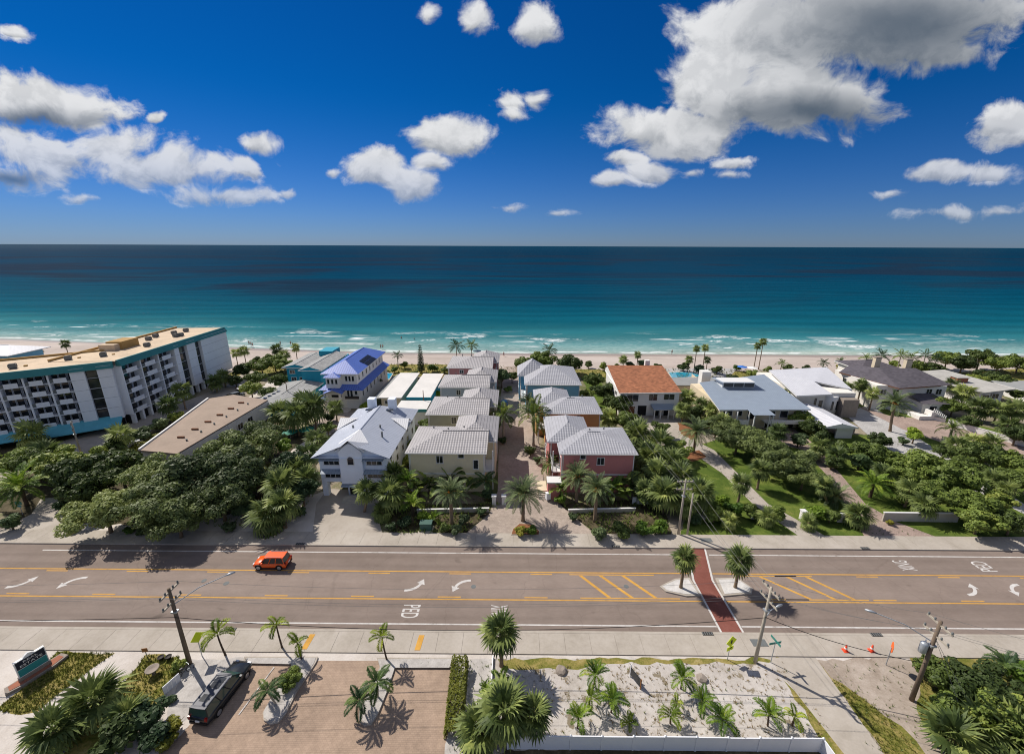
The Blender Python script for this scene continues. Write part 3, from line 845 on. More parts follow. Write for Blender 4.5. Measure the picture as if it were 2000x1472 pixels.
def pavement(name, x0, x1, y0, y1):
    base = struct(ob(name, MB().box(x0, x1, y0, y1, 0.02, ZK - 0.03), 'stone_grey'))
    g = 0.012
    me = MB().box(g, slab_w - g, g, (y1 - y0) - g, ZK - 0.029, ZK - 0.008).mesh('slab', 'concrete')
    x = x0
    k = 0
    while x < x1 - 0.1:
        link('slab', me, base, (x, y0, 0.002 * (k % 3)))
        x += slab_w; k += 1


pavement('pavement', -56.0, 56.2, 31.75, YN - 0.28)
pavement('pavement', -81.6, 81.6, YF + 0.28, YF + 2.75)
for x, y, dl_ in ((-29.0, YN - .2, 'near kerb beside the leftmost utility pole'), (19.9, YN - .2, 'near kerb just left of the crosswalk'), (37.1, YN - .15, 'near kerb behind the orange work sign'), (-28.2, YF + .2, 'far kerb behind the orange car'), (46.2, YF + .2, 'far kerb right of the concrete drive'), (13.5, YF + .2, 'far kerb before the rose house verge')):
    t = tag(ob('storm_drain', MB().box(-.55, .55, -.2, .2, 0, .03), 'iron', None, (x, y, ZK)), 'dark iron storm drain grate in the ' + dl_, 'drain', 'storm drains along the kerbs')
    for k in range(5): ob('grate_bar', MB().box(-.55 + k * .23, -.45 + k * .23, -.18, .18, .03, .045), 'grate_grey', t)
for x, y, l in ((24.6, 33.2, 'grey tactile paving plate on the near pavement at the crosswalk'), (26.0, YF + 1.6, 'grey tactile paving plate on the far pavement at the crosswalk')):
    t = tag(ob('tactile_plate', MB().box(-.75, .75, -.4, .4, 0, .02), 'grate_grey', None, (x, y, ZK - .004)), l, 'paving plate')
for x, l in ((-20.4, 'faded yellow ramp plate on the pavement by the leaning palms'), (-9.3, 'faded yellow ramp plate on the pavement beside the lone lime palm')):
    tag(ob('ramp_plate', MB().prism([(-.3, -.85), (.25, -.85), (.35, .85), (-.2, .85)], 0, .012), 'paint_yellow', None, (x, 32.9, ZK - .004)), l, 'ramp plate')

# median islands with kerb
for pts, l in (([(1288, 1146), (1318, 1131), (1346, 1129), (1370, 1164), (1340, 1165), (1300, 1156)], 'pale raised median island left of the red crosswalk'),
               ([(1397, 1130), (1440, 1129), (1470, 1150), (1468, 1160), (1412, 1165)], 'pale raised median island right of the red crosswalk')):
    q = [G(*p_, 0.1) for p_ in pts]
    cx, cy = sum(a for a, _ in q) / len(q), sum(c for _, c in q) / len(q)
    t = thing('median_island', l, 'traffic island', (cx, cy, 0.1), 0, 'median islands at the crosswalk')
    ob('kerb', MB().prism([(x - cx, y - cy) for x, y in q], 0.0, 0.14), 'concrete', t)
    ob('gravel_top', MB().prism([((x - cx) * .86, (y - cy) * .80) for x, y in q], 0.14, 0.17), 'white_gravel', t)
# ------------------------------------------------------------------ plant prototypes
def rnd(a, c): return random.uniform(a, c)


def scale_at(px, py, z):
    """metres per photograph pixel at the thing that stands there"""
    x, y = G(px, py, z)
    d = Vector((x, y, z - CH))
    f = Vector((0, math.cos(PITCH), -math.sin(PITCH)))
    return d.dot(f) / CF


def fan_leaf(mb, L, droop, segs=15, elev=0.4, az=0.0, roll=0.0, org=(0, 0, 0)):
    """one costapalmate leaf: a stalk and narrow blades fanned round its end"""
    M = Matrix.Translation(org) @ Matrix.Rotation(az, 4, 'Z') @ Matrix.Rotation(-elev, 4, 'Y') @ Matrix.Rotation(roll, 4, 'X')
    st = L * 0.42
    vs = [(0, -.02, 0), (0, .02, 0), (st, .015, 0), (st, -.015, 0)]
    fs = [(0, 1, 2, 3)]
    for k in range(segs):
        a = (k / (segs - 1) - .5) * R(250) + rnd(-.05, .05)
        l = L * (0.66 - 0.20 * abs(k / (segs - 1) - .5) * 2) * rnd(.88, 1.08)
        dl = R(250) / (segs - 1) * .52
        ca, sa = math.cos(a), math.sin(a)
        fold = -abs(sa) * l * 0.16
        i = len(vs)
        q_ = .56
        z1, z2 = fold * .5 - droop * l * .12, fold - droop * l * .62
        vs += [(st, 0, 0), (st + math.cos(a + dl) * l * q_, math.sin(a + dl) * l * q_, z1), (st + ca * l, sa * l, z2), (st + math.cos(a - dl) * l * q_, math.sin(a - dl) * l * q_, z1 + .025 * L)]
        fs.append((i, i + 3, i + 2, i + 1))
    mb.add([M @ Vector(v) for v in vs], fs)


def feather(mb, L, elev, curl, pairs=20, leaf=0.30, az=0.0, org=(0, 0, 0), width=0.030, vee=0.5, bare=0.12):
    """one pinnate frond arching out from the crown"""
    M = Matrix.Translation(org) @ Matrix.Rotation(az, 4, 'Z')
    pts = []
    x = z = 0.0
    e = elev
    N = 10
    for k in range(N + 1):
        pts.append(Vector((x, 0, z)))
        x += math.cos(e) * L / N; z += math.sin(e) * L / N
        e -= curl / N * (0.5 + k / N)
    vs, fs = [], []
    for k, p_ in enumerate(pts):
        w = 0.028 * L / 2 * (1 - k / (N + 2))
        vs += [(p_.x, -w, p_.z), (p_.x, w, p_.z)]
        if k: i = len(vs); fs.append((i - 4, i - 3, i - 1, i - 2))
    for j in range(pairs):
        t = bare + (1 - bare) * (j + .5) / pairs
        s = t * N; k = min(int(s), N - 1); p_ = pts[k].lerp(pts[k + 1], s - k)
        d = (pts[k + 1] - pts[k]).normalized()
        up = Vector((-d.z, 0, d.x))
        ll = L * leaf * math.sin(math.pi * min(1, .16 + .80 * t)) * rnd(.85, 1.12)
        for sg in (-1, 1):
            dr = (d * .62 + Vector((0, sg * .85, 0)) + up * (vee - .35 * t) * rnd(.5, 1.2)).normalized()
            tip = p_ + dr * ll + Vector((0, 0, -ll * rnd(.10, .35)))
            mid = p_ + dr * ll * .5
            i = len(vs)
            wv = d * (L * width)
            vs += [p_, mid - wv, tip, mid + wv]
            fs.append((i, i + 1, i + 2, i + 3) if sg > 0 else (i + 3, i + 2, i + 1, i))
    mb.add([M @ Vector(v) for v in vs], fs)


def paddle(mb, L, elev, az, org=(0, 0, 0)):
    """one banana-like paddle leaf on a long stalk"""
    M = Matrix.Translation(org) @ Matrix.Rotation(az, 4, 'Z')
    N = 7
    vs, fs = [], []
    x = z = 0; e = elev
    for k in range(N + 1):
        t = k / N
        w = 0.012 * L if t < .4 else L * .13 * math.sin(math.pi * min(1, (t - .4) / .6 * .93 + .05)) + .004
        vs += [(x, -w, z + w * .35), (x, 0, z), (x, w, z + w * .35)]
        if k:
            i = len(vs)
            fs += [(i - 6, i - 3, i - 2, i - 5), (i - 5, i - 2, i - 1, i - 4)]
        x += math.cos(e) * L / N; z += math.sin(e) * L / N; e -= .17 + .1 * t
    mb.add([M @ Vector(v) for v in vs], fs)


FR = {}          # single frond meshes, three per kind


def frond_meshes(kind, mat, fn, n=3):
    FR[kind] = []
    for k in range(n):
        mb = MB(); fn(mb, k)
        FR[kind].append(mb.mesh('frond', mat))


# crown recipe: list of (mesh index, azimuth step, count)
frond_meshes('sabal', 'leaf_sabal', lambda mb, k: fan_leaf(mb, 1.0, (.35, .7, 1.1)[k], 15, (1.05, .40, -.45)[k], roll=rnd(-.3, .3)))
frond_meshes('date', 'leaf_date', lambda mb, k: feather(mb, 1.0, (1.15, .62, .05)[k], (1.0, 1.35, 1.25)[k], 34, .19, width=.013, vee=.55))
frond_meshes('coco', 'leaf_coco', lambda mb, k: feather(mb, 1.0, (1.15, .60, .02)[k], (1.15, 1.6, 1.5)[k], 26, .27, width=.019, vee=.1))
frond_meshes('xmas', 'leaf_lime', lambda mb, k: feather(mb, 1.0, (1.15, .75, .40)[k], (1.6, 2.1, 2.5)[k], 20, .32, width=.034, vee=.55, bare=.08))
frond_meshes('young', 'leaf_bright', lambda mb, k: feather(mb, 1.0, (1.25, .85, .45)[k], (1.2, 1.7, 1.9)[k], 19, .32, width=.032, vee=.5, bare=.08))
frond_meshes('dwarf', 'leaf_coco', lambda mb, k: feather(mb, 1.0, (1.0, .55, .10)[k], (1.5, 1.9, 1.7)[k], 20, .30, width=.034, vee=.3, bare=.08))
frond_meshes('royal', 'leaf_bush', lambda mb, k: feather(mb, 1.0, (1.2, .60, .0)[k], (1.2, 1.7, 1.6)[k], 26, .28, width=.022, vee=.6))
frond_meshes('lime_date', 'leaf_bright', lambda mb, k: feather(mb, 1.0, (1.15, .62, .10)[k], (1.0, 1.5, 1.5)[k], 32, .22, width=.017, vee=.5))
frond_meshes('paddle', 'leaf_bush', lambda mb, k: paddle(mb, 1.0, (1.45, 1.15, .85)[k], 0))
RECIPE = {'sabal': (8, 11, 11), 'date': (14, 18, 16), 'coco': (5, 8, 7), 'xmas': (3, 3, 2), 'young': (4, 5, 3), 'dwarf': (4, 5, 4), 'royal': (5, 7, 6), 'lime_date': (7, 10, 8), 'paddle': (4, 5, 5)}
CROWN = {}


def joined_crown(kind, var):
    key = (kind, var)
    if key in CROWN: return CROWN[key]
    mb = MB()
    for k, cnt in enumerate(RECIPE[kind]):
        src = FR[kind][k]
        cnt = max(3, int(cnt * .8))
        for j in range(cnt):
            M = Matrix.Rotation(2 * math.pi * (j + rnd(-.3, .3)) / cnt + k, 4, 'Z') @ Matrix.Rotation(rnd(-.18, .18), 4, 'Y') @ Matrix.Scale(rnd(.85, 1.1), 4)
            mb.add([M @ v.co for v in src.vertices], [tuple(p_.vertices) for p_ in src.polygons])
    CROWN[key] = mb.mesh('crown', src.materials[0])
    return CROWN[key]


def trunk_mb(h, r0, r1, lean=(0, 0), bow=0.15, rings=9, n=8):
    pts, rs = [], []
    for k in range(rings + 1):
        t = k / rings
        pts.append((-lean[0] * (1 - t) ** 1.5 , -lean[1] * (1 - t) ** 1.5, t * h))
        rs.append((r0 + (r1 - r0) * t + (r0 * .35 if k == 0 else 0)) * (1.06 if k % 2 else .95))
    return MB().tube(pts, rs, n)


TRUNK = {'sabal': (.19, .15, 'palm_bark'), 'date': (.26, .24, 'palm_bark'), 'coco': (.17, .11, 'pale_bark'), 'xmas': (.09, .065, 'dark_bark'), 'young': (.08, .06, 'dark_bark'), 'dwarf': (.08, .06, 'pale_bark'),
         'royal': (.24, .18, 'pale_bark'), 'lime_date': (.24, .22, 'dark_bark'), 'paddle': (.12, .09, 'dark_bark')}
NAMES = {'sabal': 'sabal_palm', 'date': 'date_palm', 'coco': 'coconut_palm', 'xmas': 'manila_palm', 'young': 'young_palm', 'dwarf': 'dwarf_palm', 'royal': 'royal_palm', 'lime_date': 'date_palm', 'paddle': 'bird_of_paradise'}


def palm(kind, cx, cy, h, rpx, label, single=False, lean=(0, 0), group=None, cat='palm', thin=1.0):
    x, y = G(cx, cy, h)
    L = rpx * scale_at(cx, cy, h) * 1.12
    t = thing(NAMES[kind], label, cat, (x, y, 0), 0, group)
    r0, r1, bm_ = TRUNK[kind]
    ob('trunk', trunk_mb(h, r0 * thin, r1 * thin, lean), bm_, t, smooth=True)
    if single:
        for k, cnt in enumerate(RECIPE[kind]):
            a0 = rnd(0, 6)
            for j in range(cnt):
                o = link('frond', FR[kind][k], t, (0, 0, h - .03 + .02 * (2 - k)))
                o.rotation_euler = (rnd(-.12, .12), rnd(-.2, .2), a0 + 2 * math.pi * (j + rnd(-.28, .28)) / cnt)
                s = L * rnd(.86, 1.1)
                o.scale = (s, s, s)
        if kind == 'sabal':            # dead leaves hanging under the crown
            for j in range(4):
                o = link('dead_frond', DEAD, t, (0, 0, h - .1)); o.rotation_euler = (0, .55, rnd(0, 6.3)); o.scale = (L * .72,) * 3
        if kind == 'date':
            mb = MB()
            for j in range(9):
                a = rnd(0, 6.3); q = Vector((math.cos(a), math.sin(a), 0))
                mb.tube([(0, 0, h), tuple(q * .35 + Vector((0, 0, h + .25))), tuple(q * .8 + Vector((0, 0, h - .05)))], [.05, .045, .09], 5)
            ob('fruit_stalks', mb, 'rust_orange', t)
    else:
        o = link('crown', joined_crown(kind, random.randrange(2)), t, (0, 0, h))
        o.rotation_euler = (rnd(-.08, .08), rnd(-.08, .08), rnd(0, 6.3)); o.scale = (L, L, L * rnd(.9, 1.1))
    return t


plain('rust_orange', srgb(206, 134, 52), 0.8, 0.2, 5)
mbd = MB(); fan_leaf(mbd, 1.0, 1.2, 9, -.9)
DEAD = mbd.mesh('dead_frond', 'leaf_dead')


# ---- broadleaf crowns: thousands of small leaves in uneven clumps
def leaf_cloud(blobs, n, size, inner=0.12, flat=0.75, aspect=0.55):
    mb = MB()
    tot = sum(r * r for *_, r in blobs)
    for cx, cy, cz, r in blobs:
        for _ in range(max(4, int(n * r * r / tot))):
            d = Vector((random.gauss(0, 1), random.gauss(0, 1), random.gauss(0.25, 1))).normalized()
            rr = r * (rnd(.82, 1.1) if random.random() > inner else rnd(.3, .8))
            p_ = Vector((cx, cy, cz)) + Vector((d.x * rr, d.y * rr, d.z * rr * flat))
            nrm = (d + Vector((rnd(-1, 1), rnd(-1, 1), rnd(-.5, 1.2))) * .75).normalized()
            a = nrm.cross(Vector((rnd(-1, 1), rnd(-1, 1), rnd(-1, 1)))).normalized()
            c = nrm.cross(a)
            s = size * rnd(.5, 1.6)
            a, c = a * s, c * s * aspect
            mb.add([p_ - a, p_ + c, p_ + a, p_ - c], [(0, 1, 2, 3)])
    return mb


def oak_blobs(k, n=24, spread=.72, h=.5, r0=.20, r1=.36):
    rs = random.Random(k)
    out = [(0, 0, .0, .45)]
    for _ in range(n):
        a, q = rs.uniform(0, 6.3), math.sqrt(rs.random()) * spread
        out.append((math.cos(a) * q, math.sin(a) * q, rs.uniform(-.15, h) * (1 - .75 * q * q), rs.uniform(r0, r1)))
    return out


LC = {}
for k in range(4): LC['oak', k] = leaf_cloud(oak_blobs(k, 40, .80, .5, .13, .27), 11000, .034).mesh('crown', 'leaf_oak')
for k in range(4): LC['grape', k] = leaf_cloud(oak_blobs(20 + k, 28, .76, .6, .14, .30), 5200, .050, aspect=.75).mesh('crown', 'leaf_bush')
for k in range(3): LC['bush', k] = leaf_cloud(oak_blobs(40 + k, 9, .5, .5), 1100, .095, aspect=.65).mesh('crown', 'leaf_bush')
for nm, mt in (('bright', 'leaf_bright'), ('yellow', 'leaf_yellow'), ('dark', 'leaf_dark'), ('silver', 'leaf_date')):
    me = LC['bush', 1].copy(); me.materials.clear(); me.materials.append(MATS[mt]); LC[nm, 0] = me
    me = LC['bush', 2].copy(); me.materials.clear(); me.materials.append(MATS[mt]); LC[nm, 1] = me
me = LC['grape', 1].copy(); me.materials.clear(); me.materials.append(MATS['leaf_dark']); LC['darktree', 0] = me
NV = {'oak': 4, 'grape': 4, 'bush': 3, 'bright': 2, 'yellow': 2, 'dark': 2, 'silver': 2, 'darktree': 1}


def limbs(h, r, crown_r):
    """trunk that forks into limbs inside the crown"""
    mb = MB().tube([(0, 0, 0), (r * .3, r * .2, h * .35), (0, 0, h * .6)], [r * 1.3, r, r * .8], 7)
    for j in range(5):
        a = j * 1.257 + rnd(-.3, .3)
        q = Vector((math.cos(a), math.sin(a), 0))
        mb.tube([(0, 0, h * .55), tuple(q * crown_r * .35 + Vector((0, 0, h * .85))), tuple(q * crown_r * .72 + Vector((0, 0, h * 1.02)))], [r * .6, r * .4, r * .12], 5)
    return mb


def tree(kind, cx, cy, h, rpx, label, name='tree', cat='tree', group=None, sz=None, z=None):
    """crown centre at pixel (cx, cy), h metres above the ground; rpx = crown radius in pixels (rx or (rx, depth))"""
    x, y = G(cx, cy, h)
    rr = rpx * scale_at(cx, cy, h)
    t = thing(name, label, cat, (x, y, 0), 0, group)
    ob('trunk' if h > 1.6 else 'stem', limbs(h, max(.05, .035 * rr + .05), rr), 'bark', t, smooth=True)
    o = link('crown', LC[kind, random.randrange(NV[kind])], t, (0, 0, h))
    o.rotation_euler = (0, 0, rnd(0, 6.3))
    o.scale = (rr * rnd(.95, 1.08), rr * rnd(.95, 1.08), sz if sz else rr * rnd(.85, 1.0))
    return t


def shrub(kind, cx, cy, rpx, label, name='shrub', group=None, cat='shrub', flat=1.0):
    rr = rpx * scale_at(cx, cy, .5)
    return tree(kind, cx, cy, max(.35, rr * .62 * flat), rpx, label, name, cat, group, sz=rr * .9 * flat)


def hedge(p0, p1, w, h, label, mat='leaf_bush', leaf=.11, dens=120):
    """clipped hedge between two ground points: a box of leaves with ragged faces over a row of stems"""
    a, c = Vector((*p0, 0)), Vector((*p1, 0))
    L = (c - a).length; rz = math.atan2(c.y - a.y, c.x - a.x)
    t = thing('hedge', label, 'hedge', (a.x, a.y, 0), rz)
    mb = MB()
    for _ in range(int(L * (w + 2 * h) * dens)):
        u = rnd(0, L)
        k = random.random() * (w + 2 * h)
        if k < w: p_ = Vector((u, k - w / 2, h + rnd(-.12, .10))); n_ = Vector((0, 0, 1))
        elif k < w + h: p_ = Vector((u, -w / 2 + rnd(-.1, .1), k - w)); n_ = Vector((0, -1, .3))
        else: p_ = Vector((u, w / 2 + rnd(-.1, .1), k - w - h)); n_ = Vector((0, 1, .3))
        p_.z += .18 * math.sin(u * 1.7 + a.x) * (p_.z / h)
        n_ = (n_ + Vector((rnd(-1, 1), rnd(-1, 1), rnd(-.5, 1))) * .8).normalized()
        e = n_.cross(Vector((rnd(-1, 1), rnd(-1, 1), rnd(-1, 1)))).normalized(); f_ = n_.cross(e)
        s = leaf * rnd(.6, 1.4)
        mb.add([p_ - e * s, p_ + f_ * s * .65, p_ + e * s, p_ - f_ * s * .65], [(0, 1, 2, 3)])
    ob('foliage', mb, mat, t)
    st = MB()
    for k in range(int(L / .8) + 1): st.tube([(.3 + k * .8, 0, 0), (.3 + k * .8, 0, h * .85)], [.05, .02], 5)
    ob('stems', st, 'bark', t)
    return t
# ------------------------------------------------------------------ buildings
def fbox(mb, face, plane, a0, a1, z0, z1, d0, d1):
    """a box on a wall: a along the wall, z up, d outwards"""
    if face == 'S': mb.box(a0, a1, plane - d1, plane - d0, z0, z1)
    elif face == 'N': mb.box(a0, a1, plane + d0, plane + d1, z0, z1)
    elif face == 'E': mb.box(plane + d0, plane + d1, a0, a1, z0, z1)
    else: mb.box(plane - d1, plane - d0, a0, a1, z0, z1)
    return mb


class House:
    def __init__(s, name, label, cat, ox, oy, rz=0.0, group=None, local=False):
        s.t = thing(name, label, cat, (ox, oy, 0), rz, group)
        s.o = (0, 0) if local else (ox, oy)
    def add(s, name, mb, mat, parent=None, uv=False, smooth=False):
        mb.v = [(x - s.o[0], y - s.o[1], z) for x, y, z in mb.v]
        return ob(name, mb, mat, parent or s.t, uv=uv, smooth=smooth)
    def wall(s, x0, x1, y0, y1, z0, z1, mat, name='wall'): return s.add(name, MB().box(x0, x1, y0, y1, z0, z1), mat)
    def hip(s, x0, x1, y0, y1, z, rise, mat, axis='x', h0=True, h1=True, fascia='white_trim', name='roof', k=1.0, gmat=None):
        mb = MB()
        if axis == 'x':
            half = (y1 - y0) / 2 * k; ym = (y0 + y1) / 2
            a, c = (x0 + half if h0 else x0), (x1 - half if h1 else x1)
            if a > c: a = c = (a + c) / 2
            A, C = (a, ym, z + rise), (c, ym, z + rise)
            p = [(x0, y0, z), (x1, y0, z), (x1, y1, z), (x0, y1, z)]
            mb.quad(p[0], p[1], C, A); mb.quad(p[2], p[3], A, C)
            if h0: mb.quad(p[3], p[0], A)
            if h1: mb.quad(p[1], p[2], C)
            ends = [(h0, p[3], p[0], A), (h1, p[1], p[2], C)]
        else:
            half = (x1 - x0) / 2 * k; xm = (x0 + x1) / 2
            a, c = (y0 + half if h0 else y0), (y1 - half if h1 else y1)
            if a > c: a = c = (a + c) / 2
            A, C = (xm, a, z + rise), (xm, c, z + rise)
            p = [(x0, y0, z), (x1, y0, z), (x1, y1, z), (x0, y1, z)]
            mb.quad(p[1], p[2], C, A); mb.quad(p[3], p[0], A, C)
            if h0: mb.quad(p[0], p[1], A)
            if h1: mb.quad(p[2], p[3], C)
            ends = [(h0, p[0], p[1], A), (h1, p[2], p[3], C)]
        r = s.add(name, mb, mat, uv=True)
        if fascia: s.add('fascia', MB().box(x0 + .02, x1 - .02, y0 + .02, y1 - .02, z - .24, z - .004), fascia, r)
        g = MB()
        for hip_, q0, q1, q2 in ends:
            if not hip_: g.quad(q0, q1, q2)
        if g.f: s.add('gable', g, gmat or fascia or 'white_trim', r)
        rc = MB().tube([A, C], .10, 6) if (Vector(A) - Vector(C)).length > .3 else None
        if rc: s.add('ridge_cap', rc, mat, r)
        return r
    def win(s, face, plane, a, z, w, h, mull=1, frame='white_trim', glass='glass_dark', arch=False, shut=None):
        mb = MB(); t = .09; d = .07
        for q in ((a - w / 2 - t, a - w / 2, z - h / 2, z + h / 2), (a + w / 2, a + w / 2 + t, z - h / 2, z + h / 2)):
            fbox(mb, face, plane, *q, -.02, d)
        fbox(mb, face, plane, a - w / 2 - t, a + w / 2 + t, z + h / 2, z + h / 2 + t, -.02, d)
        fbox(mb, face, plane, a - w / 2 - t - .04, a + w / 2 + t + .04, z - h / 2 - t, z - h / 2, -.02, d + .05)
        for k in range(mull):
            q = a - w / 2 + w * (k + 1) / (mull + 1)
            fbox(mb, face, plane, q - .03, q + .03, z - h / 2, z + h / 2, -.02, d - .02)
        f_ = s.add('window', mb, frame)
        s.add('pane', fbox(MB(), face, plane, a - w / 2, a + w / 2, z - h / 2, z + h / 2, -.02, .02), glass, f_)
        return f_
    def door(s, face, plane, a, z0, w, h, mat='dark_void', name='door'):
        d = s.add(name, fbox(MB(), face, plane, a - w / 2, a + w / 2, z0, z0 + h, -.02, .04), mat)
        mb = MB()
        for q in ((a - w / 2 - .1, a - w / 2, z0, z0 + h), (a + w / 2, a + w / 2 + .1, z0, z0 + h), (a - w / 2 - .1, a + w / 2 + .1, z0 + h, z0 + h + .1)): fbox(mb, face, plane, *q, -.02, .07)
        s.add('door_frame', mb, 'white_trim', d)
        return d


# ---- the two rows of grey-roofed houses along the paved lane
EZ = 7.1


def row_house(x0, x1, y0, y1, side, mat, label, roof='roof_tile_grey', back=4.5, rise=1.45):
    """side = +1: wing and balcony on the east (left row), -1: on the west (right row)"""
    H = House('row_house', label, 'house', (x0 + x1) / 2, (y0 + y1) / 2, 0, None)
    ov = .45
    H.wall(x0 + ov, x1 - ov, y0 + ov, y1 - ov, 0, EZ - .2, mat)
    H.hip(x0, x1, y0, y1, EZ, rise, roof, 'x', side > 0 or True, side < 0, gmat=mat) if side > 0 else H.hip(x0, x1, y0, y1, EZ, rise, roof, 'x', True, True, gmat=mat)
    # wing
    if side > 0: wx0, wx1 = x1 - 6.2, x1 + 1.5
    else: wx0, wx1 = x0 - 1.6, x0 + 6.0
    wy0, wy1 = (y0 + y1) / 2 - 1.2, y1 + back
    H.wall(wx0 + ov, wx1 - ov, wy0 + ov + 1, wy1 - ov, 0, EZ - .1, mat, 'wing_wall')
    H.hip(wx0, wx1, wy0, wy1, EZ + .12, rise + .45, roof, 'y', True, True, name='wing_roof')
    for k in range(3):
        vx, vy = x0 + 3.2 + k * 2.6, y1 - 2.6
        H.add('roof_vent', MB().lathe([(.11, EZ + .3), (.11, EZ + 1.15), (.17, EZ + 1.17), (.05, EZ + 1.25)], 7, (vx, vy - .8 * (k % 2))), 'grate_grey')
    H.add('gutter', MB().tube([(x0, y0 - .06, EZ - .1), (x1, y0 - .06, EZ - .1)], .07, 5), 'white_trim')
    H.add('downpipe', MB().tube([(x0 + .7, y0 + ov - .06, EZ - .15), (x0 + .7, y0 + ov - .06, 0)], .05, 5), 'white_trim')
    # white corner boards
    for x in (x0 + ov - .03, x1 - ov - .12): H.add('corner_board', MB().box(x, x + .15, y0 + ov - .035, y0 + ov + .1, 0, EZ - .24), 'white_trim')
    H.add('belt_course', MB().box(x0 + ov - .03, x1 - ov + .03, y0 + ov - .05, y0 + ov, 3.15, 3.35), 'white_trim')
    # side balcony with posts, towards the lane
    px = wx1 - ov if side > 0 else wx0 + ov
    f = 'E' if side > 0 else 'W'
    sg = side
    for z in (3.2, 5.9 - 0.2):
        H.win(f, px, (wy0 + wy1) / 2 + 1.2, z + 1.0 if z < 4 else 5.6, 1.1, 1.3, 1)
    bx0, bx1 = (x1 - ov, x1 + .9) if side > 0 else (x0 - .9, x0 + ov)
    bal = H.add('balcony', MB().box(bx0, bx1, y0 + 1.2, wy0 + 1.3, 3.1, 3.3), 'white_trim')
    pm = MB()
    xo = bx1 - .14 if side > 0 else bx0
    for yy in (y0 + 1.2, wy0 + 1.1): H.add('post', MB().box(xo, xo + .15, yy, yy + .15, 0, EZ - .2), 'white_trim', bal)
    pm.box(xo + .03, xo + .1, y0 + 1.3, wy0 + 1.2, 4.2, 4.28)
    yy = y0 + 1.4
    while yy < wy0 + 1.1: pm.box(xo + .04, xo + .08, yy, yy + .04, 3.3, 4.2); yy += .18
    H.add('railing', pm, 'white_trim', bal)
    H.door(f, x1 - ov if side > 0 else x0 + ov, y0 + 2.4, 3.3, 1.4, 2.2, 'glass_dark')
    H.door(f, px, wy1 - 2.6, 0.05, 2.6, 2.3, 'white_trim', 'garage_door')
    return H, ov


H, ov = row_house(-17.0, -4.2, 60.2, 70.5, 1, 'beige_wall', 'beige house with grey tiled roof at the street end of the lane')
H.win('S', 60.2 + ov, -11.7, 5.75, 1.0, 1.25, 1); H.win('S', 60.2 + ov, -8.3, 6.35, .85, .6, 0)
H.win('S', 60.2 + ov, -6.0, 4.9, .7, 1.5, 0)
H, ov = row_house(-17.0, -4.8, 76.1, 86.3, 1, 'sage_wall', 'sage green house with grey tiled roof, second in the left row', back=4)
H.win('S', 76.1 + ov, -11.6, 5.7, .95, 1.25, 1); H.win('S', 76.1 + ov, -8.6, 6.3, .7, .5, 0)
H, ov = row_house(-17.4, -5.6, 92.6, 102.5, 1, 'slate_blue_wall', 'slate blue house with grey tiled roof, third in the left row', back=4)
H.win('S', 92.6 + ov, -12.8, 5.7, .9, 1.2, 1)
H, ov = row_house(-18.0, -5.7, 108.8, 121.5, 1, 'dusty_rose_wall', 'dusty pink house at the beach end of the left row', back=3)
H.win('S', 108.8 + ov, -14.0, 5.9, .9, .9, 1); H.win('S', 108.8 + ov, -10.5, 6.2, .6, .5, 0)
H, ov = row_house(7.1, 19.4, 60.2, 70.5, -1, 'rose_wall', 'rose pink house with grey roof facing the street by the lane', 'roof_tile_smooth')
H.win('S', 60.2 + ov, 10.9, 6.35, .8, .65, 0); H.win('S', 60.2 + ov, 13.7, 5.6, 1.05, 1.2, 1)
pw = H.add('garden_wall', MB().box(5.3, 7.3, 58.3, 60.0, 0, 3.0), 'rose_wall')
H.add('cap', MB().box(5.2, 7.4, 58.2, 60.1, 3.0, 3.2), 'white_trim', pw)
st = H.add('entrance_stair', MB().box(3.9, 5.3, 59.5, 62.4, 0, 1.0), 'cream_wall')
for k in range(4): H.add('step', MB().box(4.0, 5.2, 59.5 - .3 * (k + 1), 59.5 - .3 * k, 0, .85 - .2 * k), 'concrete_wall', st)
H, ov = row_house(5.8, 17.2, 77.0, 86.8, -1, 'mustard_wall', 'mustard orange house with grey roof in the right row', 'roof_tile_smooth', back=4)
H.win('S', 77 + ov, 9.0, 6.2, .6, .6, 0); H.win('S', 77 + ov, 12.5, 6.1, .6, .7, 0)
H, ov = row_house(2.4, 15.8, 94.8, 110.5, -1, 'sky_blue_wall', 'sky blue house with grey hipped roof nearest the beach in the right row', 'roof_tile_smooth', back=0, rise=2.7)
H.win('S', 94.8 + ov, 8.6, 5.6, .7, .9, 0); H.win('S', 94.8 + ov, 11.2, 5.6, .7, .9, 0)

# ---- pale blue three-storey house with a white metal gable roof
BX0, BX1, BY0, BY1 = -30.0, -19.6, 59.0, 78.0
H = House('gabled_house', 'pale blue house with white metal gable roof and open carport', 'house', -24.8, 68)
H.wall(BX0, BX1, BY0 + 5, BY1, 0, 2.6, 'pale_blue_wall', 'ground_floor_wall')
H.wall(BX0, BX1, BY0, BY1, 2.6, 7.1, 'pale_blue_wall')
H.add('carport_column', MB().box(BX0, BX0 + .8, BY0, BY0 + .9, 0, 2.6), 'pale_blue_wall')
H.add('carport_column', MB().box(BX1 - .8, BX1, BY0, BY0 + .9, 0, 2.6), 'pale_blue_wall')
z0, z1 = 7.15, 9.6
xm = (BX0 + BX1) / 2
mb = MB(); ya, yb = BY0 - .9, BY1 + .6
e0, e1 = BX0 - .8, BX1 + .8
mb.quad((e1, ya, z0), (e1, yb, z0), (xm, yb - 4.5, z1), (xm, ya, z1)); mb.quad((e0, yb, z0), (e0, ya, z0), (xm, ya, z1), (xm, yb - 4.5, z1)); mb.quad((e1, yb, z0), (e0, yb, z0), (xm, yb - 4.5, z1))
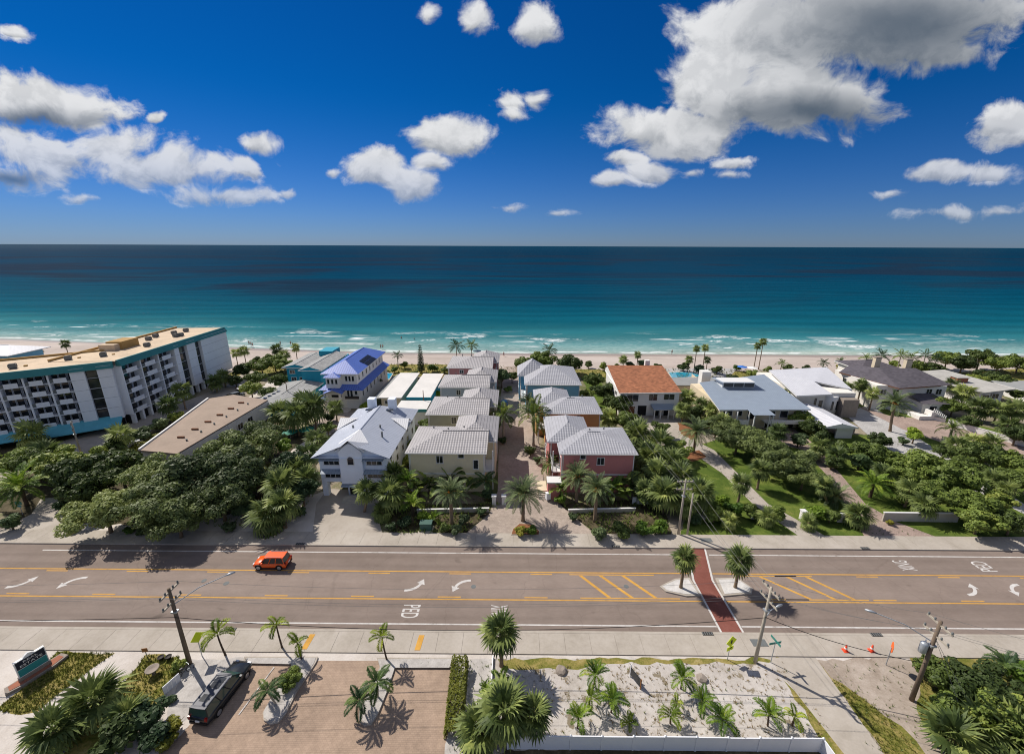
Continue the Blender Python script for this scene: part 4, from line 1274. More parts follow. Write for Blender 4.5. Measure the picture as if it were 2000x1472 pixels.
rf = H.add('roof', mb, 'roof_white_metal', uv=True)
H.add('soffit', MB().quad((e0, ya, z0 - .03), (e0, yb, z0 - .03), (e1, yb, z0 - .03), (e1, ya, z0 - .03)), 'pale_blue_wall', rf)
H.add('gable', MB().quad((BX0 - .3, BY0 - .01, z0 - .1), (BX1 + .3, BY0 - .01, z0 - .1), (xm, BY0 - .01, z1 - .25)), 'pale_blue_wall', rf)
H.add('ridge_cap', MB().tube([(xm, ya, z1), (xm, yb - 4.5, z1)], .1, 6), 'roof_white_metal', rf)
for sg in (-1, 1):          # cross gables at mid length
    xe = (e0, e1)[sg > 0]
    mb = MB()
    y_ = 70.5
    pk = (xe - sg * 3.1, y_, z0 + 1.5); fr = (xe + sg * .15, y_, z0 + 1.45)
    mb.quad((xe + sg * .15, y_ - 2, z0 + .06), fr, pk); mb.quad(fr, (xe + sg * .15, y_ + 2, z0 + .06), pk)
    H.add('cross_gable', mb, 'roof_hot_white', rf, uv=True)
bay = H.add('front_bay', MB().box(xm - 1.75, xm + 1.75, BY0 - .75, BY0 - .01, 2.7, 8.2), 'pale_blue_wall')
mb = MB(); yo = BY0 - 1.1
mb.quad((xm - 2.3, yo, 8.2), (xm, yo, 10.15), (xm, BY0 + 4.4, 9.68), (xm - 2.3, BY0 + 1.2, 8.72))
mb.quad((xm, yo, 10.15), (xm + 2.3, yo, 8.2), (xm + 2.3, BY0 + 1.2, 8.72), (xm, BY0 + 4.4, 9.68))
H.add('bay_roof', mb, 'roof_hot_white', bay, uv=True)
H.add('bay_gable', MB().quad((xm - 1.75, BY0 - .77, 8.2), (xm + 1.75, BY0 - .77, 8.2), (xm, BY0 - .77, 9.75)), 'pale_blue_wall', bay)
# arched window in the bay
aw = MB(); ap = MB()
arc = [(xm + .5 * math.cos(t), 6.9 + .5 * math.sin(t)) for t in [math.pi * k / 10 for k in range(11)]]
poly = [(xm + .5, 6.0)] + arc + [(xm - .5, 6.0)]
ap.add([(x, BY0 - .80, z) for x, z in poly], [tuple(range(len(poly)))[::-1]])
H.add('arched_pane', ap, 'glass_dark', bay)
fr = MB()
for (xa, za), (xb, zb) in zip(poly, poly[1:] + poly[:1]): fr.tube([(xa, BY0 - .82, za), (xb, BY0 - .82, zb)], .06, 5)
H.add('arched_frame', fr, 'white_trim', bay)
for x in (BX0 + 1.9, BX1 - 1.9):
    for z in (6.05, 3.85):
        H.win('S', BY0, x, z, 2.3, .85, 2)
        mb = MB(); mb.quad((x - 1.6, BY0 - .9, z + .62), (x + 1.6, BY0 - .9, z + .62), (x + 1.6, BY0 - .01, z + 1.0), (x - 1.6, BY0 - .01, z + 1.0))
        mb.quad((x - 1.6, BY0 - .9, z + .60), (x - 1.6, BY0 - .01, z + .60), (x + 1.6, BY0 - .01, z + .60), (x + 1.6, BY0 - .9, z + .60))
        H.add('awning', mb, 'roof_blue_grey_metal', uv=True)
en = H.add('entrance_porch', MB().box(xm - 1.3, xm + 1.5, BY0 + .2, BY0 + 5, 0, 2.59), 'pale_blue_wall')
H.add('porch_roof', MB().add([(xm - 1.9, BY0 - 1.1, 2.3), (xm + 1.9, BY0 - 1.1, 2.3), (xm + 1.9, BY0 - .01, 2.75), (xm - 1.9, BY0 - .01, 2.75)], [(0, 1, 2, 3)]), 'roof_blue_grey_metal', en, uv=True)
H.door('S', BY0 + .2, xm - .5, .3, 1.0, 1.9, 'dark_void')
H.win('S', BY0 + .2, xm + .9, 1.2, .5, .6, 0)
for k in range(3): H.add('step', MB().box(xm - 1.6, xm + 1.8, BY0 - 1.2 - .4 * k, BY0 - .8 - .4 * k + (.4 if k == 0 else 0), 0, .5 - .15 * k), 'concrete_wall', en)
for k in range(5):
    for z in (6.0, 3.9): H.win('E', BX1, BY0 + 2.2 + k * 3.6, z, .9, 1.1, 0)
for x in (xm - 1.9, xm + 1.9):
    ch = H.add('chimney', MB().box(x - .65, x + .65, 74.6, 76.0, 7.8, 10.6), 'pale_blue_wall', rf)
    H.add('chimney_cap', MB().box(x - .75, x + .75, 74.5, 76.1, 10.6, 10.8), 'white_trim', ch) if False else None
    H.add('skylight', MB().box(x - .6, x + .6, 73.0, 73.7, 9.0, 9.12), 'glass_dark', rf)
for x, y in ((xm - 2.2, 66), (xm + 2.3, 66.2), (xm + 3.4, 63.5)): H.add('vent', MB().lathe([(.14, 8.2), (.14, 9.1), (.2, 9.12), (.05, 9.2)], 8, (x, y)), 'grate_grey', rf)

# ---- white house with violet-blue metal roofs
VX0, VX1, VY0, VY1 = -46.0, -36.9, 97.0, 119.0
H = House('violet_roof_house', 'white three-storey house with violet-blue seamed metal roofs', 'house', -41.5, 107)
H.wall(VX0, VX1, VY0, VY1, 0, 5.3, 'offwhite_wall', 'lower_wall')
H.wall(VX0 + .6, VX1 - 1.0, VY0 + 1.0, VY1, 5.3, 8.6, 'offwhite_wall', 'upper_wall')
H.hip(VX0 - .2, VX1 - .2, VY0 + .2, VY1 + .8, 8.7, 2.3, 'roof_purple', 'y', True, True, 'white_trim')
mb = MB()          # skirt roof between the storeys
a0, a1, c0 = VX0 - .7, VX1 + .8, VY0 - .8
mb.quad((a0, c0, 4.9), (a1, c0, 4.9), (VX1 - 1.0, VY0 + 1.0, 5.9), (VX0 + .6, VY0 + 1.0, 5.9))
mb.quad((a1, c0, 4.9), (a1, VY1 + .5, 4.9), (VX1 - 1.0, VY1 + .5, 5.9), (VX1 - 1.0, VY0 + 1.0, 5.9))
mb.quad((a0, VY1, 4.9), (a0, c0, 4.9), (VX0 + .6, VY0 + 1.0, 5.9), (VX0 + .6, VY1, 5.9))
H.add('skirt_roof', mb, 'roof_purple', uv=True)
H.wall(-44.7, -41.6, VY0 - .6, VY0 + 1.5, 5.4, 8.2, 'offwhite_wall', 'dormer_wall')
mb = MB(); mb.quad((-45.1, VY0 - 1.1, 8.1), (-43.15, VY0 - 1.1 + 1.5, 9.0), (-43.15, VY0 + 3.5, 9.3), (-45.1, VY0 + 2, 8.6)); mb.quad((-43.15, VY0 + .4, 9.0), (-41.2, VY0 - 1.1, 8.1), (-41.2, VY0 + 2, 8.6), (-43.15, VY0 + 3.5, 9.3)); mb.quad((-45.1, VY0 - 1.1, 8.1), (-41.2, VY0 - 1.1, 8.1), (-43.15, VY0 + .4, 9.0))
H.add('dormer_roof', mb, 'roof_purple', uv=True)
for x in (-44.1, -43.15, -42.2): H.win('S', VY0 - .6, x, 7.0, .5, 1.1, 0)
for x in (-40.4, -39.6, -38.8): H.win('S', VY0 + 1.0, x, 7.3, .5, 1.2, 0)
H.win('S', VY0 + 1.0, -45.0, 7.3, .5, .7, 0)
for x in (-39.9, -39.1): H.win('S', VY0, x, 3.9, .5, 1.5, 0)
H.win('S', VY0, -38.0, 4.1, .6, .9, 0); H.win('S', VY0, -45.2, 3.7, .6, .9, 0)
pc = H.add('portico', MB().box(-44.6, -41.0, VY0 - 1.9, VY0 - .01, 4.2, 4.5), 'offwhite_wall')
for x in (-44.5, -41.5): H.add('column', MB().box(x, x + .45, VY0 - 1.9, VY0 - 1.45, 0, 4.2), 'offwhite_wall', pc)
mb = MB(); mb.quad((-45.1, VY0 - 2.3, 4.5), (-42.8, VY0 - 2.3, 5.4), (-42.8, VY0, 5.5), (-45.1, VY0, 4.7)); mb.quad((-42.8, VY0 - 2.3, 5.4), (-40.5, VY0 - 2.3, 4.5), (-40.5, VY0, 4.7), (-42.8, VY0, 5.5))
H.add('portico_roof', mb, 'roof_purple', pc, uv=True)
H.add('portico_gable', MB().quad((-44.8, VY0 - 2.1, 4.5), (-40.8, VY0 - 2.1, 4.5), (-42.8, VY0 - 2.1, 5.3)), 'concrete_wall', pc)
H.add('recessed_entry', MB().box(-44.0, -41.6, VY0 - .06, VY0 - .005, 2.9, 4.15), 'dark_void', pc)
H.door('S', VY0, -42.6, .1, 1.5, 2.0, 'dark_void')
H.door('S', VY0, -38.8, .1, 3.0, 2.1, 'white_trim', 'garage_door')
bl = H.add('balcony', MB().box(-40.4, -37.1, VY0 - .9, VY0 - .01, 2.6, 2.8), 'offwhite_wall')
H.add('balcony_rail', MB().box(-40.4, -37.1, VY0 - .95, VY0 - .88, 2.8, 3.5), 'iron', bl)
H.add('lower_awning', MB().add([(-47.0, VY0 - .9, 2.4), (-45.2, VY0 - .9, 2.4), (-45.2, VY0 - .01, 3.0), (-47.0, VY0 - .01, 3.0)], [(0, 1, 2, 3)]), 'roof_purple', uv=True)
for k in range(7):
    H.win('E', VX1 - 1.0, VY0 + 2.5 + k * 2.7, 7.3, .7, 1.3, 0)
    H.win('E', VX1, VY0 + 1.6 + k * 2.9, 3.6, .7, 1.5, 0)
# solar panels lie on the east slope
sl = 2.3 / ((VX1 - .2 - VX0 + .2) / 2)
P = lambda x, y: (x, y, 8.7 + (VX1 - .2 - x) * sl + .14)
for i in range(2):
    for j in range(5):
        xa, xb, ya, yb = -38.1 - i * 1.25, -37.0 + .02 - i * 1.25, 104.6 + j * 1.35, 105.85 + j * 1.35
        H.add('solar_panel', MB().quad(P(xa, ya), P(xb, ya), P(xb, yb), P(xa, yb)), 'solar_black')

# ---- teal house with grey roofs, behind the long low grey roof
H = House('teal_house', 'teal house with grey shingle roofs beside the violet roof', 'house', -56, 115)
H.wall(-62.0, -50.6, 111.5, 127, 0, 6.2, 'teal_wall')
H.hip(-63.0, -55.5, 110.8, 128, 6.3, .9, 'roof_grey_shingle', 'y', False, True, 'white_trim', gmat='teal_wall')
H.hip(-56.2, -50.0, 106.2, 124, 6.9, .9, 'roof_grey_shingle', 'y', False, False, 'white_trim', gmat='teal_wall', name='east_roof')
H.wall(-55.6, -50.6, 106.8, 112, 0, 6.7, 'teal_wall', 'front_wall')
H.wall(-57.5, -53.5, 122, 127.5, 6, 8.2, 'teal_wall', 'roof_tower')
for x, z in ((-60.5, 4.9), (-60.3, 2.9), (-58.0, 2.9)): H.win('S', 111.5, x, z, 1.3, .9, 1)
H.hip(-60.0, -50.2, 90.5, 107, 3.4, .8, 'roof_grey_shingle', 'y', True, False, 'white_trim', name='low_roof')
H.wall(-59.2, -51.0, 91.3, 106.7, 0, 3.2, 'teal_wall', 'low_wall')
for k in range(4): H.add('skylight', MB().box(-58.3 + .2 * k, -57.6 + .2 * k, 93.0 + k * 1.6, 93.6 + k * 1.6, 3.8, 3.98), 'glass_dark')
# ---- low beach cottages with flat white roofs
for x0, x1, y0, y1, l, n_ in ((-31.8, -26.4, 94.0, 114.5, 'long cottage with flat off-white roof beside the violet-roofed house', 1), (-25.3, -19.6, 94.4, 114.0, 'cottage with flat bright roof next to the slate blue house', 2), (-25.9, -19.0, 86.8, 92.2, 'small cottage with flat roof just behind the sage green house', 3)):
    H = House('cottage', l, 'house', (x0 + x1) / 2, (y0 + y1) / 2, 0, 'flat-roofed cottages')
    H.wall(x0 + .5, x1 - .5, y0 + .6, y1 - .5, 0, 3.7, 'cream_wall' if n_ == 1 else 'teal_wall' if n_ == 2 else 'offwhite_wall')
    mb = MB(); mb.prism([(x0, y0), (x1, y0), (x1, y1), (x0, y1)], 3.7, 3.95)
    H.add('roof', mb, 'white_roof')
    if n_ == 1:
        H.add('side_roof', MB().add([(x0 - 2.0, y0, 3.0), (x0 - .01, y0, 3.8), (x0 - .01, y1, 3.8), (x0 - 2.0, y1, 3.0)], [(0, 1, 2, 3)]), 'asphalt_shingle_grey')
        for x in (-30.0, -28.4): H.win('S', y0 + .6, x, 2.6, .9, .8, 0)
    else: H.add('fascia', MB().box(x0, x1, y0 - .12, y0 - .002, 3.3, 3.96), 'teal_trim' if n_ == 3 else 'teal_wall')

# ---- long low building with a flat pinkish roof
q = [G(268, 880, 4.2), G(342, 890, 4.2), G(521, 783, 4.2), G(452, 772, 4.2), G(405, 779, 4.2)]
H = House('low_motel', 'long low white building with flat dusty pink roof', 'building', -62, 78)
poly = [(-64.6, 66.2), (-57.0, 65.0), (-56.2, 91.4), (-66.2, 94.8), (-70.4, 92.0)]
H.add('wall', MB().prism([(x * .993 - .3, y * .99 + .9) for x, y in poly], 0, 3.9), 'white_wall')
H.add('roof', MB().prism(poly, 3.95, 4.2), 'pinkish_roof')
H.add('parapet', MB().prism([(-70.4, 92.0), (-70.1, 92.0), (-64.3, 66.2), (-64.6, 66.2)], 4.2, 4.45), 'white_trim')
for k in range(6): H.add('roof_vent', MB().box(-61.5, -60.3, 71 + k * 3.6, 71.3 + k * 3.6, 4.2, 4.5), 'rust_brown'); H.add('roof_cap', MB().lathe([(.15, 4.2), (.15, 4.5), (.22, 4.52)], 8, (-59, 70 + k * 3.7)), 'grate_grey')
H.win('S', 66.3, -59.0, 2.4, .8, 1.5, 0)
for k in range(5): H.win('E', -56.3, 74 + k * 3.4, 2.3, 1.6, 1.2, 1)

# ---- condominium block: two wings that meet at a bend
H = House('condominium', 'six-storey white condominium block with balconies and teal-edged flat roof', 'building', -84.0, 87.3, 0, local=True)
CZ = 14.3
FLO = [2.5 + 2.25 * k for k in range(5)]          # floor levels of the five balcony storeys


class Wing:
    def __init__(s, ax, ay, bx, by):
        s.a = (ax - (-84.0), ay - 87.3); s.rz = math.atan2(by - ay, bx - ax); s.L = math.hypot(bx - ax, by - ay)
    def put(s, name, mb, mat, parent=None):
        c, n = math.cos(s.rz), math.sin(s.rz)
        mb.v = [(s.a[0] + x * c - y * n, s.a[1] + x * n + y * c, z) for x, y, z in mb.v]
        return H.add(name, mb, mat, parent)


# local x runs along the street face, local y goes into the building (away from the lane side)
def wing(ax, ay, bx, by, plan, depth, up=0.0):
    CZ = 14.3 + up
    W = Wing(ax, ay, bx, by)
    L = W.L
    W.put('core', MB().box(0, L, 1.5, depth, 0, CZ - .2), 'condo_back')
    W.put('roof', MB().box(-.3, L + .2, -.2, depth + .6, CZ - .02, CZ + .12), 'condo_roof')
    W.put('eave_band', MB().add([(-.3, -.9, CZ - 1.0), (L + .3, -.9, CZ - 1.0), (L + .3, -.2, CZ + .3), (-.3, -.2, CZ + .3), (-.3, .3, CZ - 1.0), (L + .3, .3, CZ - 1.0), (L + .3, .1, CZ + .3), (-.3, .1, CZ + .3)],
                                [(0, 1, 2, 3), (3, 2, 6, 7), (5, 4, 7, 6), (0, 4, 5, 1), (1, 5, 6, 2), (4, 0, 3, 7)]), 'teal_trim')
    W.put('parapet', MB().box(-.3, L + .2, depth + .2, depth + .6, CZ + .1, CZ + .55), 'tan_parapet')
    x = 0
    for kind, w in plan:
        if kind == 'B':            # balcony bay with a fin on its left
            W.put('fin', MB().box(x, x + .28, -.35, 1.5, 2.2, CZ - .9), 'condo_wall')
            for z in FLO:
                sl = W.put('balcony', MB().box(x + .28, x + w, -.3, 1.49, z - .12, z), 'condo_wall')
                W.put('balcony_front', MB().box(x + w * .24, x + w * .80, -.34, -.24, z - .15, z + .85), 'condo_wall', sl)
                W.put('balcony_rail', MB().box(x + .28, x + w * .24, -.3, -.27, z + .05, z + .75), 'grate_grey', sl)
                for a0, a1, zt in ((.10, .34, 1.9), (.42, .70, 1.95), (.80, .97, 1.4)):
                    f_ = W.put('window', MB().box(x + w * a0 - .06, x + w * a1 + .06, 1.42, 1.5, z + .1, z + zt + .06), 'condo_wall')
                    W.put('pane', MB().box(x + w * a0, x + w * a1, 1.36, 1.45, z + .15, z + zt), 'glass_dark', f_)
        elif kind == 'P':          # blank panelled shaft
            W.put('shaft', MB().box(x, x + w, -.6, 1.5, 2.2, CZ - .4), 'condo_wall')
            jm = MB()
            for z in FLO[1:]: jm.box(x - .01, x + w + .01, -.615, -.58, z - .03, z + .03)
            W.put('panel_joint', jm, 'condo_back')
        elif kind == 'G':          # glazed stairwell
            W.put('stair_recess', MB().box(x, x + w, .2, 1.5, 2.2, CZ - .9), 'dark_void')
            for z in FLO:
                W.put('stair_pane', MB().box(x + .1, x + w - .1, .1, .2, z + .1, z + 2.0), 'glass_dark')
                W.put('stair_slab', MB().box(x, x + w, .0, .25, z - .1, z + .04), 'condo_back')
        x += w
    return W


# wings are seen from the lane side; local -y faces the street
W1 = wing(-118.0, 63.2, -84.6, 86.0, [('B', 3.4)] * 10 + [('P', 2.2), ('G', 1.9), ('P', 2.3)], 13)
W2 = wing(-84.0, 86.9, -86.2, 124.6, [('B', 5.2), ('B', 5.4), ('B', 5.2), ('P', 1.6), ('G', 3.0), ('P', 3.2), ('G', 2.4), ('P', 11.8)], 13, 0.07)
for W, x0, x1 in ((W1, 2, 28.5), (W1, 27.5, 40.0)):          # teal canopy over the ground floor
    d = -2.6 if x0 < 10 else -4.0
    W.put('canopy', MB().add([(x0, d, 1.6), (x1, d, 1.6), (x1, .1, 2.75), (x0, .1, 2.75), (x0, d, 1.45), (x1, d, 1.45), (x1, .1, 2.3), (x0, .1, 2.3)],
                             [(0, 1, 2, 3), (5, 4, 7, 6), (4, 5, 1, 0), (1, 5, 6, 2), (4, 0, 3, 7)]), 'canopy_teal')
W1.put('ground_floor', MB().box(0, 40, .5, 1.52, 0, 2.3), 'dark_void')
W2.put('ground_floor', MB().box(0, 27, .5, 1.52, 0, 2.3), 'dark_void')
for k in range(12): W2.put('pier', MB().box(.2 + k * 2.4, .7 + k * 2.4, -.3, .5, 0, 2.3), 'condo_wall')
W2.put('end_balcony', MB().box(37.7, 39.0, 3, 6, 8.8, 9.5), 'condo_wall'); W2.put('end_balcony', MB().box(37.7, 39.0, 3, 6, 6.5, 7.2), 'condo_wall'); W2.put('end_balcony', MB().box(37.7, 39.0, 3, 6, 11.1, 11.8), 'condo_wall')
ph = W2.put('penthouse', MB().box(10.5, 15.5, 7.0, 10.5, CZ + .1, CZ + 2.0), 'tan_parapet')
W2.put('penthouse_wall', MB().box(9.0, 10.5, 7.5, 11, CZ + .1, CZ + 1.6), 'condo_roof', ph)
rs = random.Random(3)
for W, L in ((W1, 38), (W2, 36)):
    for k in range(7):
        x, y = rs.uniform(3, L), rs.uniform(3, 10)
        u = W.put('air_unit', MB().box(x, x + 1.1, y, y + 1.0, CZ + .3, CZ + 1.0), 'grate_grey')
        W.put('unit_fan', MB().box(x + .1, x + 1.0, y + .1, y + .9, CZ + 1.0, CZ + 1.12), 'iron', u)
        W.put('unit_stand', MB().box(x + .1, x + 1.0, y + .2, y + .8, CZ + .1, CZ + .3), 'iron', u)
        W.put('roof_hatch', MB().box(x + 1.8, x + 2.3, y + 1.2, y + 1.7, CZ + .1, CZ + .4), 'tan_parapet')

# ---- house far left beyond the condominium
H = House('pale_house', 'pale blue house with light roof at the far left beach edge', 'house', -162, 134)
H.wall(-180, -158.5, 129, 139, 0, 4.6, 'sky_blue_wall')
H.hip(-184, -157.5, 128, 141, 4.7, 2.0, 'roof_bright_metal', 'x', True, True)
for x in (-165, -161.5): H.win('S', 129, x, 3.0, 2.0, 1.2, 1)

# ---- white house with orange tiled roof
H = House('orange_roof_house', 'white two-storey house with orange tiled roof and paved forecourt', 'house', 31.5, 101)
OX0, OX1, OY0, OY1 = 24.6, 38.2, 93.5, 109.5
H.wall(OX0, OX1, OY0, OY1, 0, 5.9, 'white_wall')
mb = MB(); mb.quad((24.0, 92.4, 5.95), (38.6, 93.2, 5.95), (38.9, 108.5, 8.1), (24.4, 108.5, 8.1)); mb.quad((38.9, 108.5, 8.1), (38.8, 111.5, 6.8), (24.4, 111.5, 6.8), (24.4, 108.5, 8.1))
rf = H.add('roof', mb, 'roof_orange_tile', uv=True)
H.add('soffit', MB().quad((24.1, 92.5, 5.90), (24.5, 111.4, 5.90), (38.7, 111.4, 5.90), (38.5, 93.3, 5.90)), 'white_trim', rf)
H.add('gable_wall', MB().add([(OX0, OY0, 5.8), (OX0, 111, 5.8), (OX0, 111, 6.9), (OX0, 108.5, 7.9), (OX1, OY0, 5.8), (OX1, 111, 5.8), (OX1, 111, 6.9), (OX1, 108.5, 7.9)], [(3, 2, 1, 0), (4, 5, 6, 7)]), 'white_wall', rf)
ch = H.add('chimney', MB().box(34.6, 35.8, 109.2, 110.2, 6, 9.2), 'white_wall', rf)
H.add('gutter', MB().tube([(24.0, 92.35, 5.88), (38.6, 93.15, 5.88)], .09, 6), 'white_trim', rf)
H.win('S', OY0, 27.5, 4.4, 2.6, 1.6, 1); H.win('S', OY0, 32.2, 4.6, 1.9, 1.5, 1); H.win('S', OY0, 35.9, 4.7, 2.4, 1.3, 1)
H.door('S', OY0, 26.8, 0.05, 2.8, 2.3, 'rust_brown', 'garage_door')
d = H.door('S', OY0, 29.9, 0.05, 2.0, 2.5, 'dark_void', 'arched_entry')
pt = H.add('porch_roof', MB().add([(31.8, OY0 - 2.6, 2.5), (37.2, OY0 - 2.3, 2.5), (37.2, OY0 - .01, 3.0), (31.8, OY0 - .01, 3.0), (31.8, OY0 - 2.6, 2.3), (37.2, OY0 - 2.3, 2.3), (37.2, OY0 - .01, 2.6), (31.8, OY0 - .01, 2.6)], [(0, 1, 2, 3), (5, 4, 7, 6), (0, 4, 5, 1), (1, 5, 6, 2), (4, 0, 3, 7)]), 'roof_blue_grey_metal')
for x in (32.2, 33.6, 35.4, 36.7): H.add('porch_column', MB().lathe([(.2, 0), (.15, .2), (.13, 2.0), (.2, 2.3)], 10, (x, OY0 - 2.1)), 'white_trim', pt)
H.door('S', OY0, 33.3, .05, 1.2, 2.0, 'dark_void'); H.door('S', OY0, 35.6, .05, 1.2, 2.0, 'dark_void')
for k in range(3): H.win('W', OX0, 97.5 + 3.6 * k, 4.2, 1.4, 1.0, 1)

# ---- blue-grey metal roofed house with clerestory
H = House('metal_roof_house', 'house with broad blue-grey metal roof and a clerestory monitor', 'house', 53, 95)
MX0, MX1, MY0, MY1 = 45.0, 62.5, 86.8, 104.0
H.wall(MX0, MX1, MY0, MY1, 0, 4.6, 'cream_wall')
mb = MB(); y0_, y1_ = 85.0, 106.0
mb.quad((43.6, y0_, 4.9), (63.4, y0_ + .6, 4.9), (64.4, y1_, 6.6), (45.4, y1_ - 6, 6.2))
rf = H.add('roof', mb, 'roof_blue_grey_metal', uv=True)
H.add('roof_edge', MB().add([(43.6, y0_, 4.65), (63.4, y0_ + .6, 4.65), (64.4, y1_, 6.35), (45.4, y1_ - 6, 5.95), (43.6, y0_, 4.88), (63.4, y0_ + .6, 4.88), (64.4, y1_, 6.58), (45.4, y1_ - 6, 6.18)], [(3, 2, 1, 0), (0, 1, 5, 4), (1, 2, 6, 5), (2, 3, 7, 6), (3, 0, 4, 7)]), 'white_trim', rf)
H.add('gable_wall', MB().add([(45.0, 86.8, 4.5), (46.0, 100, 4.5), (46.0, 100, 6.1), (62.5, 86.8, 4.5), (63.2, 104, 4.5), (63.2, 104, 6.4)], [(2, 1, 0), (3, 4, 5)]), 'cream_wall', rf)
H.add('porch_roof', MB().add([(49.6, 82.6, 4.7), (54.2, 82.6, 4.7), (54.2, y0_ + .5, 4.93), (49.6, y0_ + .2, 4.93)], [(0, 1, 2, 3)]), 'roof_blue_grey_metal', rf, uv=True)
mo = H.add('monitor', MB().box(49.6, 57.2, 97.0, 100.6, 5.4, 7.3), 'white_trim', rf)
H.add('monitor_roof', MB().add([(49.0, 96.2, 7.35), (57.8, 96.2, 7.35), (57.8, 102.0, 6.9), (49.0, 102.0, 6.9)], [(0, 1, 2, 3)]), 'roof_blue_grey_metal', mo, uv=True)
for k in range(3): H.add('clerestory_pane', MB().box(49.9 + k * 2.45, 52.1 + k * 2.45, 96.9, 96.99, 6.1, 7.2), 'glass_dark', mo)
H.add('porch', MB().box(44.6, 49.8, 84.2, 86.8, 1.9, 2.1), 'white_trim'); H.add('porch', MB().box(53.9, 62.2, 84.4, 86.8, 1.9, 2.1), 'white_trim')
for a, c in ((44.6, 49.8), (53.9, 62.2)):
    rl = H.add('railing', MB().box(a, c, 84.2, 84.3, 2.1, 2.9), 'white_trim')
for x in (44.7, 47.2, 49.7, 54.0): H.add('post', MB().box(x, x + .2, 84.3, 84.5, 0, 4.75), 'white_trim')
for x in (50.0, 53.8): H.add('post', MB().box(x, x + .2, 82.8, 83.0, 0, 4.7), 'white_trim')
H.win('S', MY0, 46.4, 3.4, 2.0, 1.2, 1); H.win('S', MY0, 48.9, 3.4, 1.2, 1.2, 0); H.win('S', MY0, 56.2, 3.3, .9, 1.3, 0); H.win('S', MY0, 58.6, 3.3, 1.6, 1.5, 0)
H.door('S', MY0, 51.6, 2.1, 1.6, 2.1, 'dark_void')
for x in (55.5, 58.0, 60.5): H.door('S', MY0, x, .1, 1.2, 1.7, 'dark_void', 'lower_door')
H.add('chimney', MB().box(47.2, 49.4, 103, 105, 0, 8.0), 'white_wall', rf)
H2 = House('walled_terrace', 'low grey roofed pavilion beside the pool behind the metal-roofed house', 'pavilion', 49, 113)
H2.wall(41.5, 55.0, 108.5, 114.5, 0, 2.6, 'cream_wall'); H2.add('roof', MB().box(40.8, 56.0, 108.0, 115.0, 2.62, 2.85), 'asphalt_shingle_grey')

# ---- house with the big white roof and the carport in front
H = House('white_roof_house', 'house with large plain white roof between metal roof and dark roof', 'house', 74, 100)
H.wall(66.0, 80.0, 95.0, 112.0, 0, 5.4, 'offwhite_wall')
mb = MB()
mb.quad((64.6, 92.6, 5.5), (73.6, 93.8, 5.5), (73.6, 100.5, 6.5), (66.4, 107.5, 7.3)); mb.quad((73.6, 100.5, 6.5), (80.8, 97.3, 5.5), (85.0, 112.5, 6.8), (66.4, 107.5, 7.3))
rf = H.add('roof', mb, 'roof_bright_metal', uv=True)
H.add('roof_edge', MB().add([(64.6, 92.6, 5.2), (73.6, 93.8, 5.2), (64.6, 92.6, 5.48), (73.6, 93.8, 5.48), (66.4, 107.5, 7.0), (66.4, 107.5, 7.28), (80.8, 97.3, 5.2), (80.8, 97.3, 5.48), (73.6, 100.5, 6.2), (73.6, 100.5, 6.48)], [(0, 1, 3, 2), (4, 0, 2, 5), (8, 6, 7, 9)]), 'white_trim', rf)
H.add('side_wall', MB().add([(66.0, 95, 5.3), (67.0, 107, 5.3), (67.0, 107, 7.2)], [(0, 2, 1)]), 'white_wall', rf)
tw = H.add('round_tower', MB().lathe([(1.7, 0), (1.7, 4.6), (1.5, 4.7)], 20, (74.6, 95.6)), 'white_wall', smooth=True)
for a in (-100, -60): H.add('slit_window', MB().box(74.6 + 1.68 * math.cos(R(a)) - .2, 74.6 + 1.68 * math.cos(R(a)) + .2, 95.6 + 1.68 * math.sin(R(a)) - .1, 95.6 + 1.68 * math.sin(R(a)) + .1, 1.5, 3.6), 'glass_dark', tw)
H.wall(76.0, 79.6, 93.0, 95.0, 0, 4.4, 'stone_grey', 'stone_wall')
H.win('S', 95, 70.9, 3.2, .6, 1.8, 0); H.win('S', 95, 72.2, 2.6, .9, 1.8, 0)
H.win('W', 66.0, 99.5, 4.0, 1.0, 1.2, 0); H.win('W', 66.0, 103.5, 4.4, .9, .9, 0)
H = House('carport', 'long white-roofed carport on the grey drive', 'carport', 68, 88)
H.hip(63.4, 70.6, 81.0, 93.6, 2.7, .85, 'roof_bright_metal', 'y', False, False, 'white_trim', gmat='white_wall')
H.wall(64.0, 64.3, 81.6, 93.0, 0, 2.46, 'stone_grey'); H.wall(66.6, 70.0, 81.5, 81.8, 0, 2.46, 'white_wall', 'end_wall')
for y in (84.5, 88.5, 92.6): H.add('post', MB().box(70.0, 70.15, y, y + .15, 0, 2.46), 'white_trim')
tag(ob('trellis_wall', MB().box(-2.6, 2.6, -.12, .12, 0, 1.4).box(-2.7, 2.7, -.15, .15, 1.4, 1.5), 'stone_grey', None, (*G(1650, 848), 0), .3), 'low grey screen wall in front of the white carport', 'wall')

